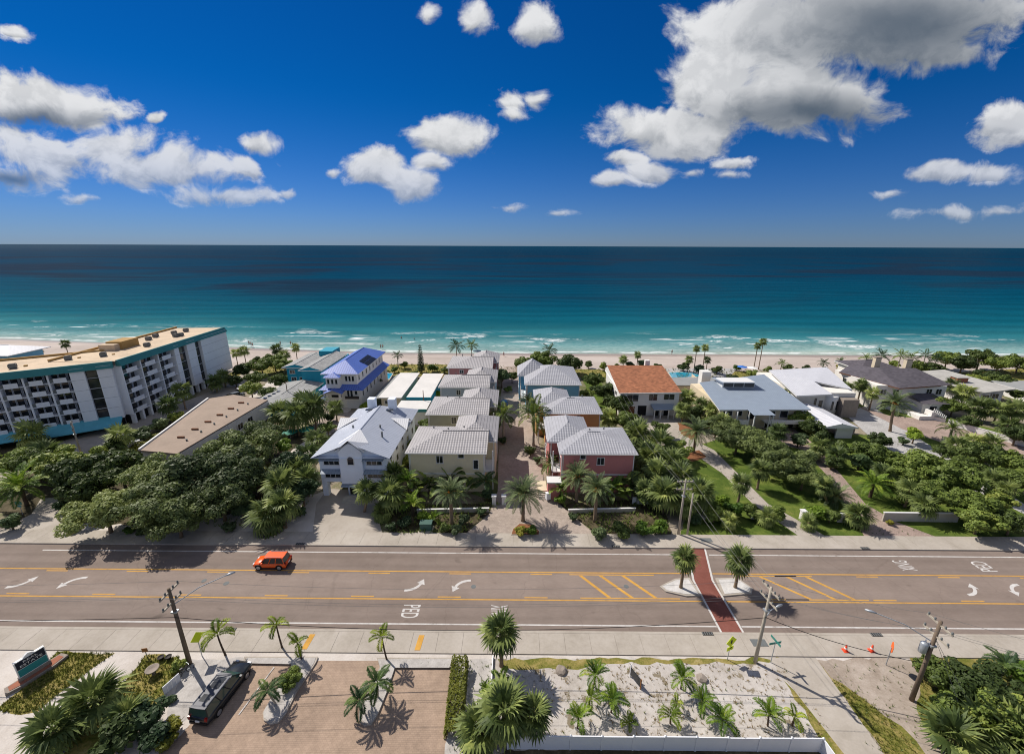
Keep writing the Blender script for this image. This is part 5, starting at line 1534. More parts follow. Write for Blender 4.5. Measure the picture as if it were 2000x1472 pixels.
# ---- dark shingled house
H = House('dark_roof_house', 'cream house with dark charcoal hipped roof and two chimneys', 'house', 96, 104)
H.wall(87.5, 104.5, 98.6, 112.5, 0, 6.1, 'offwhite_wall')
mb = MB(); A, C = (93.5, 106.0, 8.4), (103.0, 106.2, 8.4)
p_ = [(86.5, 109.8, 6.2), (91.0, 96.3, 6.2), (106.0, 99.2, 6.2), (109.0, 112.2, 6.2), (94.5, 116.8, 6.2)]
mb.quad(p_[0], p_[1], A); mb.quad(p_[1], p_[2], C, A); mb.quad(p_[2], p_[3], C); mb.quad(p_[3], p_[4], A, C); mb.quad(p_[4], p_[0], A)
rf = H.add('roof', mb, 'roof_dark_shingle', uv=True)
H.add('eave', MB().prism([(x, y) for x, y, _ in p_], 5.95, 6.19), 'rust_brown', rf)
H.hip(93.5, 106, 111.5, 121.5, 6.3, 1.6, 'roof_dark_shingle', 'x', True, True, 'white_trim', 'rear_roof')
H.wall(94.3, 105.2, 112.4, 120.6, 0, 6.2, 'offwhite_wall', 'rear_wall')
for x, y in ((96.5, 111.0), (103.2, 109.2)): ch = H.add('chimney', MB().box(x, x + 1.5, y, y + 1.0, 6, 9.8), 'cream_wall', rf); H.add('chimney_cap', MB().box(x - .1, x + 1.6, y - .1, y + 1.1, 9.8, 10.0), 'stone_grey', ch)
for x, z in ((89.5, 4.4), (92.5, 4.4), (100.5, 4.6), (102.8, 4.6)): H.win('S', 98.6, x, z, 1.3, 1.3, 1)
H.win('W', 87.5, 103.0, 4.3, 2.2, 1.5, 2, 'iron'); H.win('W', 87.5, 108.5, 4.3, 1.2, 1.2, 0)
H.wall(96.0, 101.0, 94.6, 98.6, 0, 3.0, 'offwhite_wall', 'entry_wall')
H.add('entry_roof', MB().add([(95.4, 94.0, 3.1), (101.6, 94.0, 3.1), (101.6, 98.58, 4.2), (95.4, 98.58, 4.2)], [(0, 1, 2, 3)]), 'roof_dark_shingle', uv=True)
stg = H.add('outside_stair', MB().box(93.0, 95.6, 91.6, 94.6, 0, 1.0), 'white_wall')
for k in range(8):
    H.add('step', MB().box(95.6 + .45 * k, 96.05 + .45 * k, 91.6, 93.4, 0, 2.2 - .26 * k), 'white_wall', stg)
    H.add('baluster', MB().box(95.7 + .45 * k, 95.85 + .45 * k, 91.45, 91.59, 1.9 - .26 * k, 3.0 - .26 * k), 'white_trim', stg)
H.door('S', 94.6, 98.5, .1, 1.6, 2.2, 'dark_void'); H.door('S', 98.6, 91.0, .1, 2.6, 2.2, 'dark_void', 'garage_door')

# ---- flat roofed house on the right
H = House('flat_roof_house', 'low house with weathered flat grey roof right of the dark roof', 'house', 120, 110)
poly = [(113.6, 102.6), (115.6, 99.8), (126.3, 102.8), (125.2, 120.4), (112.0, 117.6)]
H.add('roof', MB().prism(poly, 3.8, 4.05), 'flat_grey_roof')
H.add('wall', MB().prism([(114.8, 104), (116.4, 101.6), (125.2, 104.2), (124.2, 119), (113.2, 116.5)], 0, 3.78), 'white_wall')
bx_ = H.add('roof_shed', MB().box(116.6, 119.4, 108, 110, 4.05, 5.2), 'terracotta'); H.add('shed_top', MB().box(116.4, 119.6, 107.8, 110.2, 5.2, 5.35), 'flat_grey_roof', bx_)
H.win('S', 101.6, 118.0, 2.2, 1.6, 1.2, 1); H.win('S', 102.6, 121.5, 2.2, 1.6, 1.2, 1)
H = House('grey_cottage', 'grey roofed cottage cut off by the right edge', 'house', 137, 106)
H.wall(131.5, 146, 103, 112, 0, 3.0, 'white_wall'); H.hip(130.5, 147, 102, 113, 3.1, 1.2, 'asphalt_shingle_grey', 'x', True, True)
# ------------------------------------------------------------------ poles and wires
def pole(x, y, h, label, mat='wood_pole', r=.17, arms=True, rz=0.0, transformer=False, lamp=None, name='utility_pole'):
    t = thing(name, label, 'utility pole', (x, y, 0), rz)
    ob('shaft', MB().tube([(0, 0, 0), (0, 0, h * .5), (0, 0, h)], [r, r * .85, r * .68], 9), mat, t, smooth=True)
    if arms:
        for z in (h - .35, h - 1.5):
            a = ob('crossarm', MB().box(-.06, .06, -1.1, 1.1, z - .07, z + .07), 'pale_pole', t)
            for q in (-1.0, -.45, .45, 1.0): ob('insulator', MB().lathe([(.05, z + .07), (.09, z + .12), (.05, z + .17), (.09, z + .22), (.04, z + .3)], 8, (0, q)), 'grate_grey', a)
        ob('pole_bracket', MB().box(-.25, .25, -.2, .2, h - 2.6, h - 2.45), 'galvanised', t)
    if transformer:
        q = ob('transformer', MB().lathe([(.26, h - 3.4), (.28, h - 3.35), (.28, h - 2.5), (.2, h - 2.4), (.05, h - 2.35)], 12, (-.48, .15)), 'galvanised', t, smooth=True)
        ob('bushing', MB().lathe([(.04, h - 2.4), (.05, h - 2.1)], 6, (-.4, .2)), 'lamp_clear', q)
    if lamp:
        (lx, ly, lz) = lamp
        a = ob('lamp_arm', MB().tube([(0, 0, lz - .9), (lx * .5, ly * .5, lz - .15), (lx, ly, lz)], .045, 6), 'galvanised', t)
        d = Vector((lx, ly, 0)).normalized()
        ob('lamp_head', MB().tube([(lx, ly, lz), (lx + d.x * .35, ly + d.y * .35, lz), (lx + d.x * .8, ly + d.y * .8, lz - .03)], [.06, .12, .08], 8), 'galvanised', a, smooth=True)
    return t


pole(-30.5, 30.5, 8.9, 'tall weathered utility pole at the near pavement left of the parked dark car', lamp=(3.2, 2.6, 8.0), r=.2)
pole(23.1, 31.15, 8.95, 'pale utility pole beside the crosswalk street sign', 'pale_pole', rz=R(8), lamp=(1.2, .3, 6.3))
lx, ly = G(1712, 1197, 7.6)
pole(34.9, 27.7, 8.9, 'dark utility pole carrying a grey transformer on the dirt lot', 'wood_pole', r=.19, transformer=True, lamp=(lx - 34.9, ly - 27.7, 7.6), rz=0)
pole(22.7, 50.05, 8.7, 'taller pole of the pair standing by the far pavement', 'pale_pole', rz=R(90))
pole(23.9, 50.0, 6.6, 'shorter pole of the pair standing by the far pavement', 'pale_pole', r=.15, arms=False)
pole(-81.2, 72.0, 6.9, 'utility pole standing before the condominium hedge', 'pale_pole', rz=R(40))
pole(-55.0, 97.7, 6.6, 'thin dark pole rising beside the low grey roof', 'wood_pole', r=.13, arms=False)
pole(-20.8, 92.3, 6.4, 'short brown pole between the flat cottages', 'rust_brown', r=.12, arms=False)


def wire(a, c, label, sag=.6, r=.014, mat='bright_cable'):
    a, c = Vector(a), Vector(c)
    pts = []
    for k in range(17):
        t = k / 16
        p_ = a.lerp(c, t); p_.z -= sag * 4 * t * (1 - t)
        pts.append(tuple(p_ - a))
    tag(ob('power_line', MB().tube(pts, r, 4, False), mat, None, tuple(a)), label, 'power line', 'overhead lines')


for k, (dy, z) in enumerate(((1.0, 8.8), (-1.0, 8.8), (.45, 7.6))):
    nm = ('road-side', 'lot-side', 'lower')[k]
    wire((-30.5, 30.5 + dy, z), (23.1, 31.15 + dy, z), f'{nm} overhead line spanning the road edge between the two near poles', 1.0)
    wire((-95, 31 + dy, z), (-30.5, 30.5 + dy, z), f'{nm} overhead line leaving the frame from the leftmost pole', 1.0)
    wire((23.1, 31.15 + dy, z), (34.9, 27.7 + dy, z - .1), f'{nm} overhead line from the pale pole to the transformer pole', .3)
    wire((34.9, 27.7 + dy, z - .1), (72, 14 + dy, z), f'{nm} overhead line from the transformer pole over the bushes', .8)
    wire((23.1 + dy, 31.2, z - .2), (22.7 + dy, 50.0, z - .3), f'{nm} overhead line crossing the road to the paired poles', .5)
    wire((22.7 + dy, 50.0, z - .3), (24.4 + dy, 93, 6.0 - .3 * k), f'{nm} service line from the paired poles to the orange-roofed house', 1.2)
wire((-95, 30.2, 5.8), (-30.5, 30.3, 5.9), 'thick black cable reaching the leftmost pole', .7, .035, 'cable')
wire((-30.5, 30.3, 5.9), (23.1, 31.0, 5.7), 'thick black cable hanging along the near pavement', 1.5, .035, 'cable')
wire((23.1, 31.0, 5.7), (34.9, 27.6, 4.5), 'thick black cable sagging to the transformer pole', .5, .035, 'cable')
for k, dx in enumerate((1.6, 2.3)):
    wire((34.9, 27.7, 7.2), (34.9 + dx * 1.6, 25.2 - k * .2, 0), ('left', 'right')[k] + ' guy wire staying the transformer pole', .0, .018)


# ------------------------------------------------------------------ vehicles
def car(name, label, L, W, Hh, paint, x, y, rz, roof=None, glass='glass_dark', cat='car', group=None, z0=0.0, cab=(-.46, -.40, .12, .29), sunroof=False):
    t = thing(name, label, cat, (x, y, z0), rz, group)
    hw = W / 2
    belt = Hh * .58
    st = [(-.5, .42, belt * .86, .84), (-.485, .30, belt * .97, .95), (-.36, .24, belt, 1.0), (-.1, .22, belt, 1.0), (.18, .22, belt * .985, 1.0), (.32, .24, belt * .93, .985), (.44, .28, belt * .86, .93), (.49, .34, belt * .76, .84), (.5, .42, belt * .66, .78)]
    mb = MB()
    n = 10
    for fx, zb, zt, k in st:
        w = hw * k
        prof = [(-w * .86, zb), (-w * .98, zb + .16), (-w, (zb + zt) / 2), (-w * .97, zt - .10), (-w * .86, zt), (w * .86, zt), (w * .97, zt - .10), (w, (zb + zt) / 2), (w * .98, zb + .16), (w * .86, zb)]
        mb.v += [(fx * L, a, b_) for a, b_ in prof]
    for i in range(len(st) - 1):
        for j in range(n):
            a, c = i * n + j, i * n + (j + 1) % n
            mb.f.append((a, a + n, c + n, c))
    mb.f.append(tuple(range(n))); mb.f.append(tuple(range((len(st) - 1) * n, len(st) * n))[::-1])
    body = ob('body', mb, paint, t, smooth=True)
    r0, r1, f1, f0 = [c * L for c in cab]
    zt = Hh - .07
    wb, wt = hw * .90, hw * .72
    gl = MB().add([(r0, -wb, belt - .04), (f0, -wb, belt - .06), (f0, wb, belt - .06), (r0, wb, belt - .04), (r1, -wt, zt), (f1, -wt, zt), (f1, wt, zt), (r1, wt, zt)], [(0, 1, 5, 4), (1, 2, 6, 5), (2, 3, 7, 6), (3, 0, 4, 7), (4, 5, 6, 7)])
    ob('glass', gl, glass, t)
    rf = ob('roof', MB().prism([(r1 - .05, -wt * .96), (r1 - .08, 0), (r1 - .05, wt * .96), (f1 - .05, wt * 1.02), (f1 + .12, wt * .8), (f1 + .14, 0), (f1 + .12, -wt * .8), (f1 - .05, -wt * 1.02)], zt - .01, Hh), roof or paint, t)
    if sunroof:
        ob('sunroof', MB().box(f1 - 1.25, f1 - .25, -wt * .62, wt * .62, Hh, Hh + .012), 'glass_dark', rf); ob('sunroof', MB().box(r1 + .5, r1 + 1.1, -wt * .55, wt * .55, Hh, Hh + .012), 'glass_dark', rf)
    if Hh > 1.6:
        for s_ in (-1, 1): ob('roof_rail', MB().tube([(r1 + .2, s_ * wt * .9, Hh + .05), (f1 - .2, s_ * wt * .9, Hh + .05)], .025, 5), 'galvanised', rf)
    for s_ in (-1, 1):
        for (xb, xt) in ((r0 + .03, r1), (f0 - .02, f1), (r0 + (f0 - r0) * .36, r1 + (f1 - r1) * .36), (r0 + (f0 - r0) * .62, r1 + (f1 - r1) * .66)):
            ob('pillar', MB().tube([(xb, s_ * (wb + .01), belt - .05), (xt, s_ * (wt + .015), zt)], .045, 4), paint, t)
        ob('mirror', MB().box(f0 - .5, f0 - .32, min(s_ * hw * .95, s_ * (hw + .16)), max(s_ * hw * .95, s_ * (hw + .16)), belt + .02, belt + .17), paint, t)
        ob('headlight', MB().box(L * .455, L * .497, s_ * hw * .62 - .16, s_ * hw * .62 + .16, belt * .66, belt * .80), 'lamp_clear', t)
        ob('tail_light', MB().box(-L * .503, -L * .47, s_ * hw * .78 - .1, s_ * hw * .78 + .1, belt * .72, belt * 1.02), 'lamp_red', t)
        ob('side_trim', MB().box(-L * .38, L * .36, min(s_ * hw * .985, s_ * (hw + .015)), max(s_ * hw * .985, s_ * (hw + .015)), .26, .40), 'black_plastic', t)
        for wx in (-.30, .315):
            wr = .36 if Hh > 1.6 else .32
            prof = [(wr * .66, -.11), (wr * .93, -.12), (wr, -.08), (wr, .08), (wr * .93, .12), (wr * .66, .11)]
            wm = MB().lathe(prof, 18); wm.v = [(a, c, b_) for a, b_, c in wm.v]
            w_ = ob('wheel', wm, 'rubber', t, (wx * L, s_ * (hw - .09), wr), smooth=False)
            rm = MB().lathe([(wr * .66, -.118), (wr * .3, -.13), (wr * .1, -.125), (wr * .1, .125), (wr * .3, .13), (wr * .66, .118)], 14); rm.v = [(a, c, b_) for a, b_, c in rm.v]
            ob('rim', rm, 'rim_metal', w_)
            am = MB().tube([(wx * L + (wr + .05) * math.cos(a_), s_ * (hw * .99), wr + (wr + .05) * math.sin(a_)) for a_ in [math.pi * k / 8 for k in range(9)]], .05, 5)
            ob('wheel_arch', am, 'black_plastic', t)
    ob('grille', MB().box(L * .47, L * .502, -hw * .45, hw * .45, .42, belt * .72), 'black_plastic', t)
    ob('bumper', MB().box(-L * .508, -L * .47, -hw * .8, hw * .8, .34, .56), 'black_plastic', t)
    ob('number_plate', MB().box(-L * .512, -L * .50, -.18, .18, .62, .76), 'sign_white', t)
    return t


xo, yo = G(530, 1107, .2)
car('crossover_car', 'bright orange crossover driving on the far lane', 4.1, 1.75, 1.62, 'car_orange', xo, yo + .4, math.pi, z0=.1)
(xr, yr), (xf, yf) = G(403, 1392, .9), G(462, 1300, .9)
car('large_suv', 'long dark graphite sport utility vehicle parked beside the gravel bed', 5.3, 1.95, 1.78, 'car_graphite', (xr + xf) / 2, (yr + yf) / 2, R(83), 'car_roof_silver', 'glass_green', sunroof=True, cab=(-.475, -.445, .10, .27), z0=.1)
for px, py, p_, rz, l in ((985, 789, 'car_blue', R(90), 'blue hatchback parked in the paved lane'), (478, 757, 'car_white', R(60), 'white sedan parked beside the condominium drive'), (462, 772, 'car_grey', R(60), 'grey sedan parked behind the white one by the condominium drive'), (268, 868, 'car_white', R(50), 'white sedan half hidden by the hedge left of the low pink-roofed building')):
    x, y = G(px, py, .6)
    car('parked_car', l, 3.9, 1.65, 1.42, p_, x, y, rz, cab=(-.42, -.28, .10, .27), group='parked cars', z0=.1)


# ------------------------------------------------------------------ signs and street furniture
def sgn(name, label, x, y, h, rz, parts, cat='sign'):
    t = thing(name, label, cat, (x, y, 0), rz)
    ob('post', MB().tube([(0, 0, 0), (0, 0, h)], .04, 6), 'galvanised', t)
    for nm, poly, z, m_, dy in parts:          # plates stand in the local xz plane
        mb = MB(); k = len(poly)
        mb.v = [(a, dy, z + c) for a, c in poly] + [(a, dy + .03, z + c) for a, c in poly]
        mb.f = [tuple(range(k)), tuple(range(k, 2 * k))[::-1]] + [(i, k + i, k + (i + 1) % k, (i + 1) % k) for i in range(k)]
        ob(nm, mb, m_, t)
    return t


dia = lambda s: [(0, -s), (s, 0), (0, s), (-s, 0)]
rect = lambda w, h: [(-w / 2, -h / 2), (w / 2, -h / 2), (w / 2, h / 2), (-w / 2, h / 2)]
sgn('crossing_sign', 'yellow-green pedestrian crossing sign on a thin post by the crosswalk', 20.6, 31.4, 3.0, R(22), [('diamond_plate', dia(.66), 2.45, 'sign_yellow_green', -.07), ('arrow_plate', rect(.8, .44), 1.62, 'sign_yellow_green', -.07), ('walker_symbol', [(-.05, -.25), (.05, -.25), (.12, 0), (.05, .22), (-.05, .22), (-.12, .02)], 2.45, 'black_plastic', -.085), ('arrow_symbol', [(-.2, -.05), (.1, .06), (.1, .12), (.22, .0), (.05, -.12), (.05, -.06)], 1.70, 'black_plastic', -.085)])
t = sgn('street_name_sign', 'green crossed street name sign by the side walk corner', 24.6, 31.15, 2.7, R(10), [('name_plate', rect(1.25, .24), 2.55, 'sign_green', -.02)])
q = ob('name_plate', MB().box(-.02, .01, -.6, .6, 2.70, 2.94), 'sign_green', t)
sgn('work_sign', 'orange round-cornered work sign on a post on the dirt lot', 35.4, 31.0, 2.3, R(55), [('plate', [(.45 * math.cos(a), .55 * math.sin(a)) for a in [math.pi * k / 4 + .39 for k in range(8)]], 2.35, 'sign_orange', -.05), ('panel', rect(.4, .5), 2.35, 'paint_yellow', -.065)])
sgn('roadside_sign', 'yellow-green diamond sign beside the leftmost utility pole', -29.9, 31.3, 2.6, R(68), [('diamond_plate', dia(.62), 2.5, 'sign_yellow_green', -.05)])
sgn('green_sign', 'small green panel sign on a post by the condominium drive', *G(45, 1005), 2.0, R(0), [('panel', rect(1.0, .5), 2.0, 'sign_green', -.05), ('lower_panel', rect(.6, .3), 1.5, 'sign_teal', -.05)])
sgn('notice_board', 'small brown notice board at the edge of the left lawn', *G(288, 1284), 1.0, R(10), [('panel', rect(.5, .45), 1.0, 'wood_board', -.05)])
for px, py, l in ((1652, 1266, 'orange traffic cone left of the pair on the near pavement'), (1703, 1266, 'orange traffic cone standing nearer the orange work sign')):
    x, y = G(px, py, .5)
    t = thing('traffic_cone', l, 'traffic cone', (x, y, ZK - .01), 0, 'traffic cones')
    ob('cone', MB().lathe([(.20, .04), (.17, .06), (.05, .72), (.03, .74)], 12), 'cone_orange', t, smooth=True)
    ob('base', MB().box(-.24, .24, -.24, .24, 0, .045), 'cone_orange', t)
    ob('band', MB().lathe([(.137, .28), (.107, .42)], 12), 'sign_white', t)

# estate agent's sign in its stone planter
t = thing('estate_sign', 'two-tone navy and teal real estate sign board in a stone planter', 'sign', (-43.9, 29.4, 0), R(66))
fr = ob('board', MB().box(-1.0, 1.0, -.12, .12, .75, 2.45), 'sign_white', t)
ob('upper_panel', MB().box(-.93, .93, -.14, -.121, 1.60, 2.38), 'sign_navy', fr)
ob('lower_panel', MB().box(-.93, .93, -.14, -.121, .84, 1.54), 'sign_teal', fr)
for s, z, sz, w_ in (('REAL', 2.16, .26, .95), ('ESTATE', 1.82, .30, 1.45)):
    me = text_mesh(s, sz); me.materials.clear(); me.materials.append(MATS['sign_white'])
    o = link('lettering', me, fr, (0, -.146, z)); o.rotation_euler = (math.pi / 2, 0, 0)
    w0 = max(v.co.x for v in me.vertices) - min(v.co.x for v in me.vertices)
    o.scale = (w_ / w0, 1, 1)
ob('crest', MB().add([(-.4, -.1, 2.45), (.4, -.1, 2.45), (.22, -.1, 2.62), (0, -.1, 2.74), (-.22, -.1, 2.62), (-.4, .1, 2.45), (.4, .1, 2.45), (.22, .1, 2.62), (0, .1, 2.74), (-.22, .1, 2.62)], [(0, 1, 2, 3, 4), (9, 8, 7, 6, 5), (1, 6, 7, 2), (2, 7, 8, 3), (3, 8, 9, 4), (4, 9, 5, 0)]), 'sign_white', fr)
ob('planter', MB().prism([(-2.1, -.5), (-1.1, -.75), (1.1, -.75), (2.1, -.5), (1.9, .35), (-1.9, .35)], 0, .42), 'stone_grey', t)
ob('planter_soil', MB().prism([(-1.8, -.4), (-1.0, -.6), (1.0, -.6), (1.8, -.4), (1.7, .2), (-1.7, .2)], .42, .45), 'terracotta', t)
ob('planter_plinth', MB().box(-1.05, 1.05, -.2, .2, .42, .76), 'stone_grey', t)
# garden ornaments by the leftmost pole
t = thing('bird_bath', 'round stone bird bath on the dry lawn', 'bird bath', (*G(301, 1318), 0))
ob('pedestal', MB().lathe([(.28, 0), (.15, .12), (.11, .55), (.2, .65)], 12), 'stone_grey', t, smooth=True)
ob('bowl', MB().lathe([(.2, .63), (.52, .76), (.55, .82), (.48, .82), (.3, .72), (.02, .70)], 18), 'stone_grey', t, smooth=True)
for px, py, l in ((316, 1290, 'dark round flower pot beside the bird bath'), (331, 1289, 'dark flower pot nearest the leftmost utility pole')):
    tag(ob('flower_pot', MB().lathe([(.16, 0), (.26, .4), (.29, .42), (.25, .42), (.22, .36), (.01, .34)], 12), 'iron', None, (*G(px, py), .1), smooth=True), l, 'flower pot')
t = thing('bicycle', 'old bicycle leaning behind the white board near the parked dark car', 'bicycle', (*G(362, 1318), .1), R(60))
for x in (-.5, .5):
    w_ = ob('wheel', MB().tube([(x + .33 * math.cos(a), .02, .33 + .33 * math.sin(a)) for a in [2 * math.pi * k / 16 for k in range(17)]], .025, 5), 'rubber', t)
    sp = MB()
    for k in range(4): a = math.pi * k / 4; sp.tube([(x + .32 * math.cos(a), .02, .33 + .32 * math.sin(a)), (x - .32 * math.cos(a), .02, .33 - .32 * math.sin(a))], .006, 3)
    ob('spokes', sp, 'galvanised', w_)
ob('frame', MB().tube([(-.5, 0, .33), (-.15, 0, .75), (.38, 0, .78), (.5, 0, .33)], .022, 5).tube([(-.15, 0, .75), (0, 0, .33), (.38, 0, .75)], .022, 5).tube([(-.5, 0, .33), (0, 0, .33)], .02, 5), 'iron', t)
ob('saddle', MB().box(-.28, -.05, -.06, .06, .84, .89), 'black_plastic', t); ob('handlebar', MB().tube([(.36, -.25, .95), (.42, 0, .92), (.36, .25, .95)], .018, 5), 'galvanised', t)
x, y = G(338, 1345)
t = thing('garden_screen', 'short white board screen on the edge of the gravel bed', 'screen', (x, y, 0), R(72))
for k in range(4): ob('board', MB().box(-.7 + k * .36, -.36 + k * .36, -.03, .03, .12, 1.05), 'vinyl', t)

# kerbed planting islands in the parking lot
def island(pts, label):
    q = [G(*p_) for p_ in pts]
    cx, cy = sum(a for a, _ in q) / len(q), sum(c for _, c in q) / len(q)
    t = thing('planting_island', label, 'planting island', (cx, cy, 0))
    ob('kerb', MB().prism([(x - cx, y - cy) for x, y in q], 0, .30), 'concrete', t)
    ob('gravel', MB().prism([((x - cx) * .93, (y - cy) * .95) for x, y in q], .30, .33), 'pale_gravel', t)


island([(478, 1286), (622, 1286), (618, 1297), (582, 1352), (560, 1396), (545, 1414), (528, 1418), (516, 1410), (514, 1396), (530, 1368), (556, 1332), (572, 1299), (476, 1297)], 'white gravel planting island finger nearest the parked dark car')
island([(737, 1288), (892, 1288), (886, 1306), (772, 1306), (757, 1352), (738, 1400), (726, 1418), (712, 1421), (702, 1412), (702, 1394), (716, 1362), (742, 1306)], 'white gravel planting island finger in the middle of the parking lot')
(xa, ya), (xb, yb) = G(535, 1305), G(466, 1398)
ln = struct(ob('bay_line', MB().quad((xa, ya, .20), (xa + .10, ya, .20), (xb + .10, yb, .20), (xb, yb, .20)), 'paint_white'))

# white vinyl fence behind the sand lot
fy = 23.62
t = thing('vinyl_fence', 'white vinyl panel fence along the back of the sand lot', 'fence', (0, fy, 0))
pan = MB().box(.07, 2.38, -.02, .02, .06, 1.5).mesh('panel', 'vinyl'); rail = MB().box(.05, 2.4, -.04, .04, 1.5, 1.6).mesh('rail', 'vinyl'); post = MB().box(-.06, .06, -.06, .06, 0, 1.66).mesh('post', 'vinyl'); cap = MB().add([(-.08, -.08, 1.66), (.08, -.08, 1.66), (.08, .08, 1.66), (-.08, .08, 1.66), (0, 0, 1.75)], [(3, 2, 1, 0), (0, 1, 4), (1, 2, 4), (2, 3, 4), (3, 0, 4)]).mesh('cap', 'vinyl')
for k in range(10):
    x = -.35 + k * 2.45
    dz = (0, .03, .05, .02, .06, .08, .04, .0, .03, .05)[k]
    link('panel', pan, t, (x, 0, dz)); link('rail', rail, t, (x, 0, dz)); p_ = link('post', post, t, (x, 0, dz)); link('cap', cap, p_)
for k in range(2):
    o = link('panel', pan, t, (24.15 + .0, -2.45 * k, 0), R(-84)); link('rail', rail, t, (24.15, -2.45 * k, 0), R(-84)); p_ = link('post', post, t, (24.15 + .25 * k, -2.45 * k, 0)); link('cap', cap, p_)
x, y = G(946, 1330)
tag(ob('low_rail', MB().box(-.05, .05, -3.4, 3.4, 0, .35), 'vinyl', None, (-1.9, 28.0, .1)), 'low white edging board beside the tall sabal palm', 'edging')
for px, py, s_, l in ((1096, 1312, .55, 'grey boulder near the brush pile on the sand lot'), (1370, 1328, .5, 'brownish boulder beside the young palms on the sand lot')):
    me = leaf_cloud([(0, 0, 0, .1)], 4, .1)
    bm = bmesh.new(); bmesh.ops.create_icosphere(bm, subdivisions=2, radius=s_)
    for v in bm.verts: v.co *= rnd(.82, 1.1); v.co.z *= .6
    me = bpy.data.meshes.new('boulder'); bm.to_mesh(me); bm.free(); me.materials.append(MATS['stone_grey'])
    o = link('boulder', me, None, (*G(px, py), .2)); tag(o, l, 'boulder')
x, y = G(1240, 1335)
t = thing('plot_sign', 'dark leaning plot sign on the sand lot', 'sign', (x, y, .1), R(-62))
ob('panel', MB().box(-.7, .7, -.03, .03, .35, 1.15), 'car_graphite', t); ob('post', MB().box(-.7, -.62, -.05, .05, 0, 1.5), 'vinyl', t); ob('post', MB().box(.62, .7, -.05, .05, 0, 1.2), 'wood_board', t)
# utility cabinets, letter boxes, garden walls on the far side
x, y = G(833, 1034)
t = thing('utility_cabinet', 'green utility cabinet on a pad before the beige house', 'cabinet', (x, y, 0)); ob('case', MB().box(-.8, .8, -.5, .5, .15, 1.2), 'cabinet_green', t); ob('pad', MB().box(-1, 1, -.9, .7, 0, .15), 'concrete_wall', t); ob('lid', MB().box(-.85, .85, -.55, .55, 1.2, 1.28), 'cabinet_green', t)
x, y = G(1070, 978)
t = thing('mail_cabinet', 'white communal mail cabinet at the lane entrance', 'mailbox', (x, y, 0), R(20)); ob('case', MB().box(-.35, .35, -.3, .3, .4, 1.5), 'vinyl', t); ob('pedestal', MB().box(-.15, .15, -.15, .15, 0, .4), 'concrete_wall', t)


def gwall(px0, px1, h, label, mat='concrete_wall', cap='white_trim', th=.2, name='garden_wall'):
    (xa, ya), (xb, yb) = G(*px0), G(*px1)
    L = math.hypot(xb - xa, yb - ya)
    t = thing(name, label, 'wall', (xa, ya, 0), math.atan2(yb - ya, xb - xa))
    ob('body', MB().box(0, L, -th / 2, th / 2, 0, h), mat, t); ob('coping', MB().box(-.05, L + .05, -th / 2 - .05, th / 2 + .05, h, h + .08), cap, t)
    return t


gwall((815, 1003), (955, 1000), .7, 'low planter wall before the beige house')
gwall((1110, 1003), (1240, 1000), .7, 'low planter wall before the rose pink house')
gwall((1722, 1018), (1868, 1020), 1.5, 'tall cream entrance wall on the right lawn')
gwall((1634, 1020), (1668, 1022), 1.5, 'short cream entrance wall left of the rose paved drive')
gwall((1838, 862), (1936, 912), 1.1, 'retaining wall along the edge of the rose paved drive', 'concrete_wall', 'stone_grey')
gwall((1350, 745), (1410, 800), 2.2, 'cream boundary wall beside the metal-roofed house', 'cream_wall', 'cream_wall')
gwall((1690, 790), (1845, 826), 1.0, 'low cream wall before the dark-roofed house', 'offwhite_wall', 'stone_grey')
gwall((1850, 830), (2010, 876), 1.3, 'pale garden wall along the right palms', 'white_wall', 'white_trim')
gwall((408, 1004), (446, 975), .8, 'tan board edging under the big oak', 'wood_board', 'wood_board')
for px, py, l in ((965, 985, 'white gate pier on the left of the lane entrance'), (984, 985, 'white gate pier on the right of the lane entrance'), (1376, 1012, 'white entrance pier among the right-hand bushes'), (1469, 1012, 'second white entrance pier by the concrete drive'), (1566, 1015, 'grey entrance pier beside the concrete drive')):
    x, y = G(px, py)
    t = thing('gate_pier', l, 'pier', (x, y, 0)); ob('shaft', MB().box(-.3, .3, -.3, .3, 0, 1.5), 'white_wall', t); ob('cap', MB().box(-.38, .38, -.38, .38, 1.5, 1.62), 'white_trim', t)
x, y = G(1252, 985)
t = thing('lattice_screen', 'white lattice screen round the air units by the rose house', 'screen', (x, y, 0))
for k in range(4): ob('lattice_panel', MB().box(-1.4 + k * .7, -.75 + k * .7, -.03, .03, .1, 1.3), 'vinyl', t)


# ------------------------------------------------------------------ pools and beach things
def pool(pts, label):
    q = [G(*p_) for p_ in pts]
    cx, cy = sum(a for a, _ in q) / len(q), sum(c for _, c in q) / len(q)
    t = thing('swimming_pool', label, 'pool', (cx, cy, 0))
    ob('deck', MB().prism([((x - cx) * 1.3, (y - cy) * 1.25) for x, y in q], .0, .30), 'concrete_wall', t)
    ob('water', MB().prism([(x - cx, y - cy) for x, y in q], .30, .33), 'pool_water', t)


pool([(1306, 729), (1345, 728), (1378, 737), (1312, 739)], 'blue swimming pool behind the orange-roofed house')
pool([(747, 741), (757, 730), (767, 731), (760, 742)], 'small turquoise pool beside the violet-roofed house')


def parasol(px, py, m_, label, h=2.1, r=1.3):
    x, y = G(px, py)
    t = thing('parasol', label, 'parasol', (x, y, 0))
    ob('pole', MB().tube([(0, 0, 0), (0, 0, h + .1)], .03, 6), 'galvanised', t)
    mb = MB(); n = 8
    mb.v = [(r * math.cos(2 * math.pi * k / n), r * math.sin(2 * math.pi * k / n), h - .45) for k in range(n)] + [(0, 0, h)]
    mb.f = [(k, (k + 1) % n, n) for k in range(n)]
    ob('canopy', mb, m_, t)


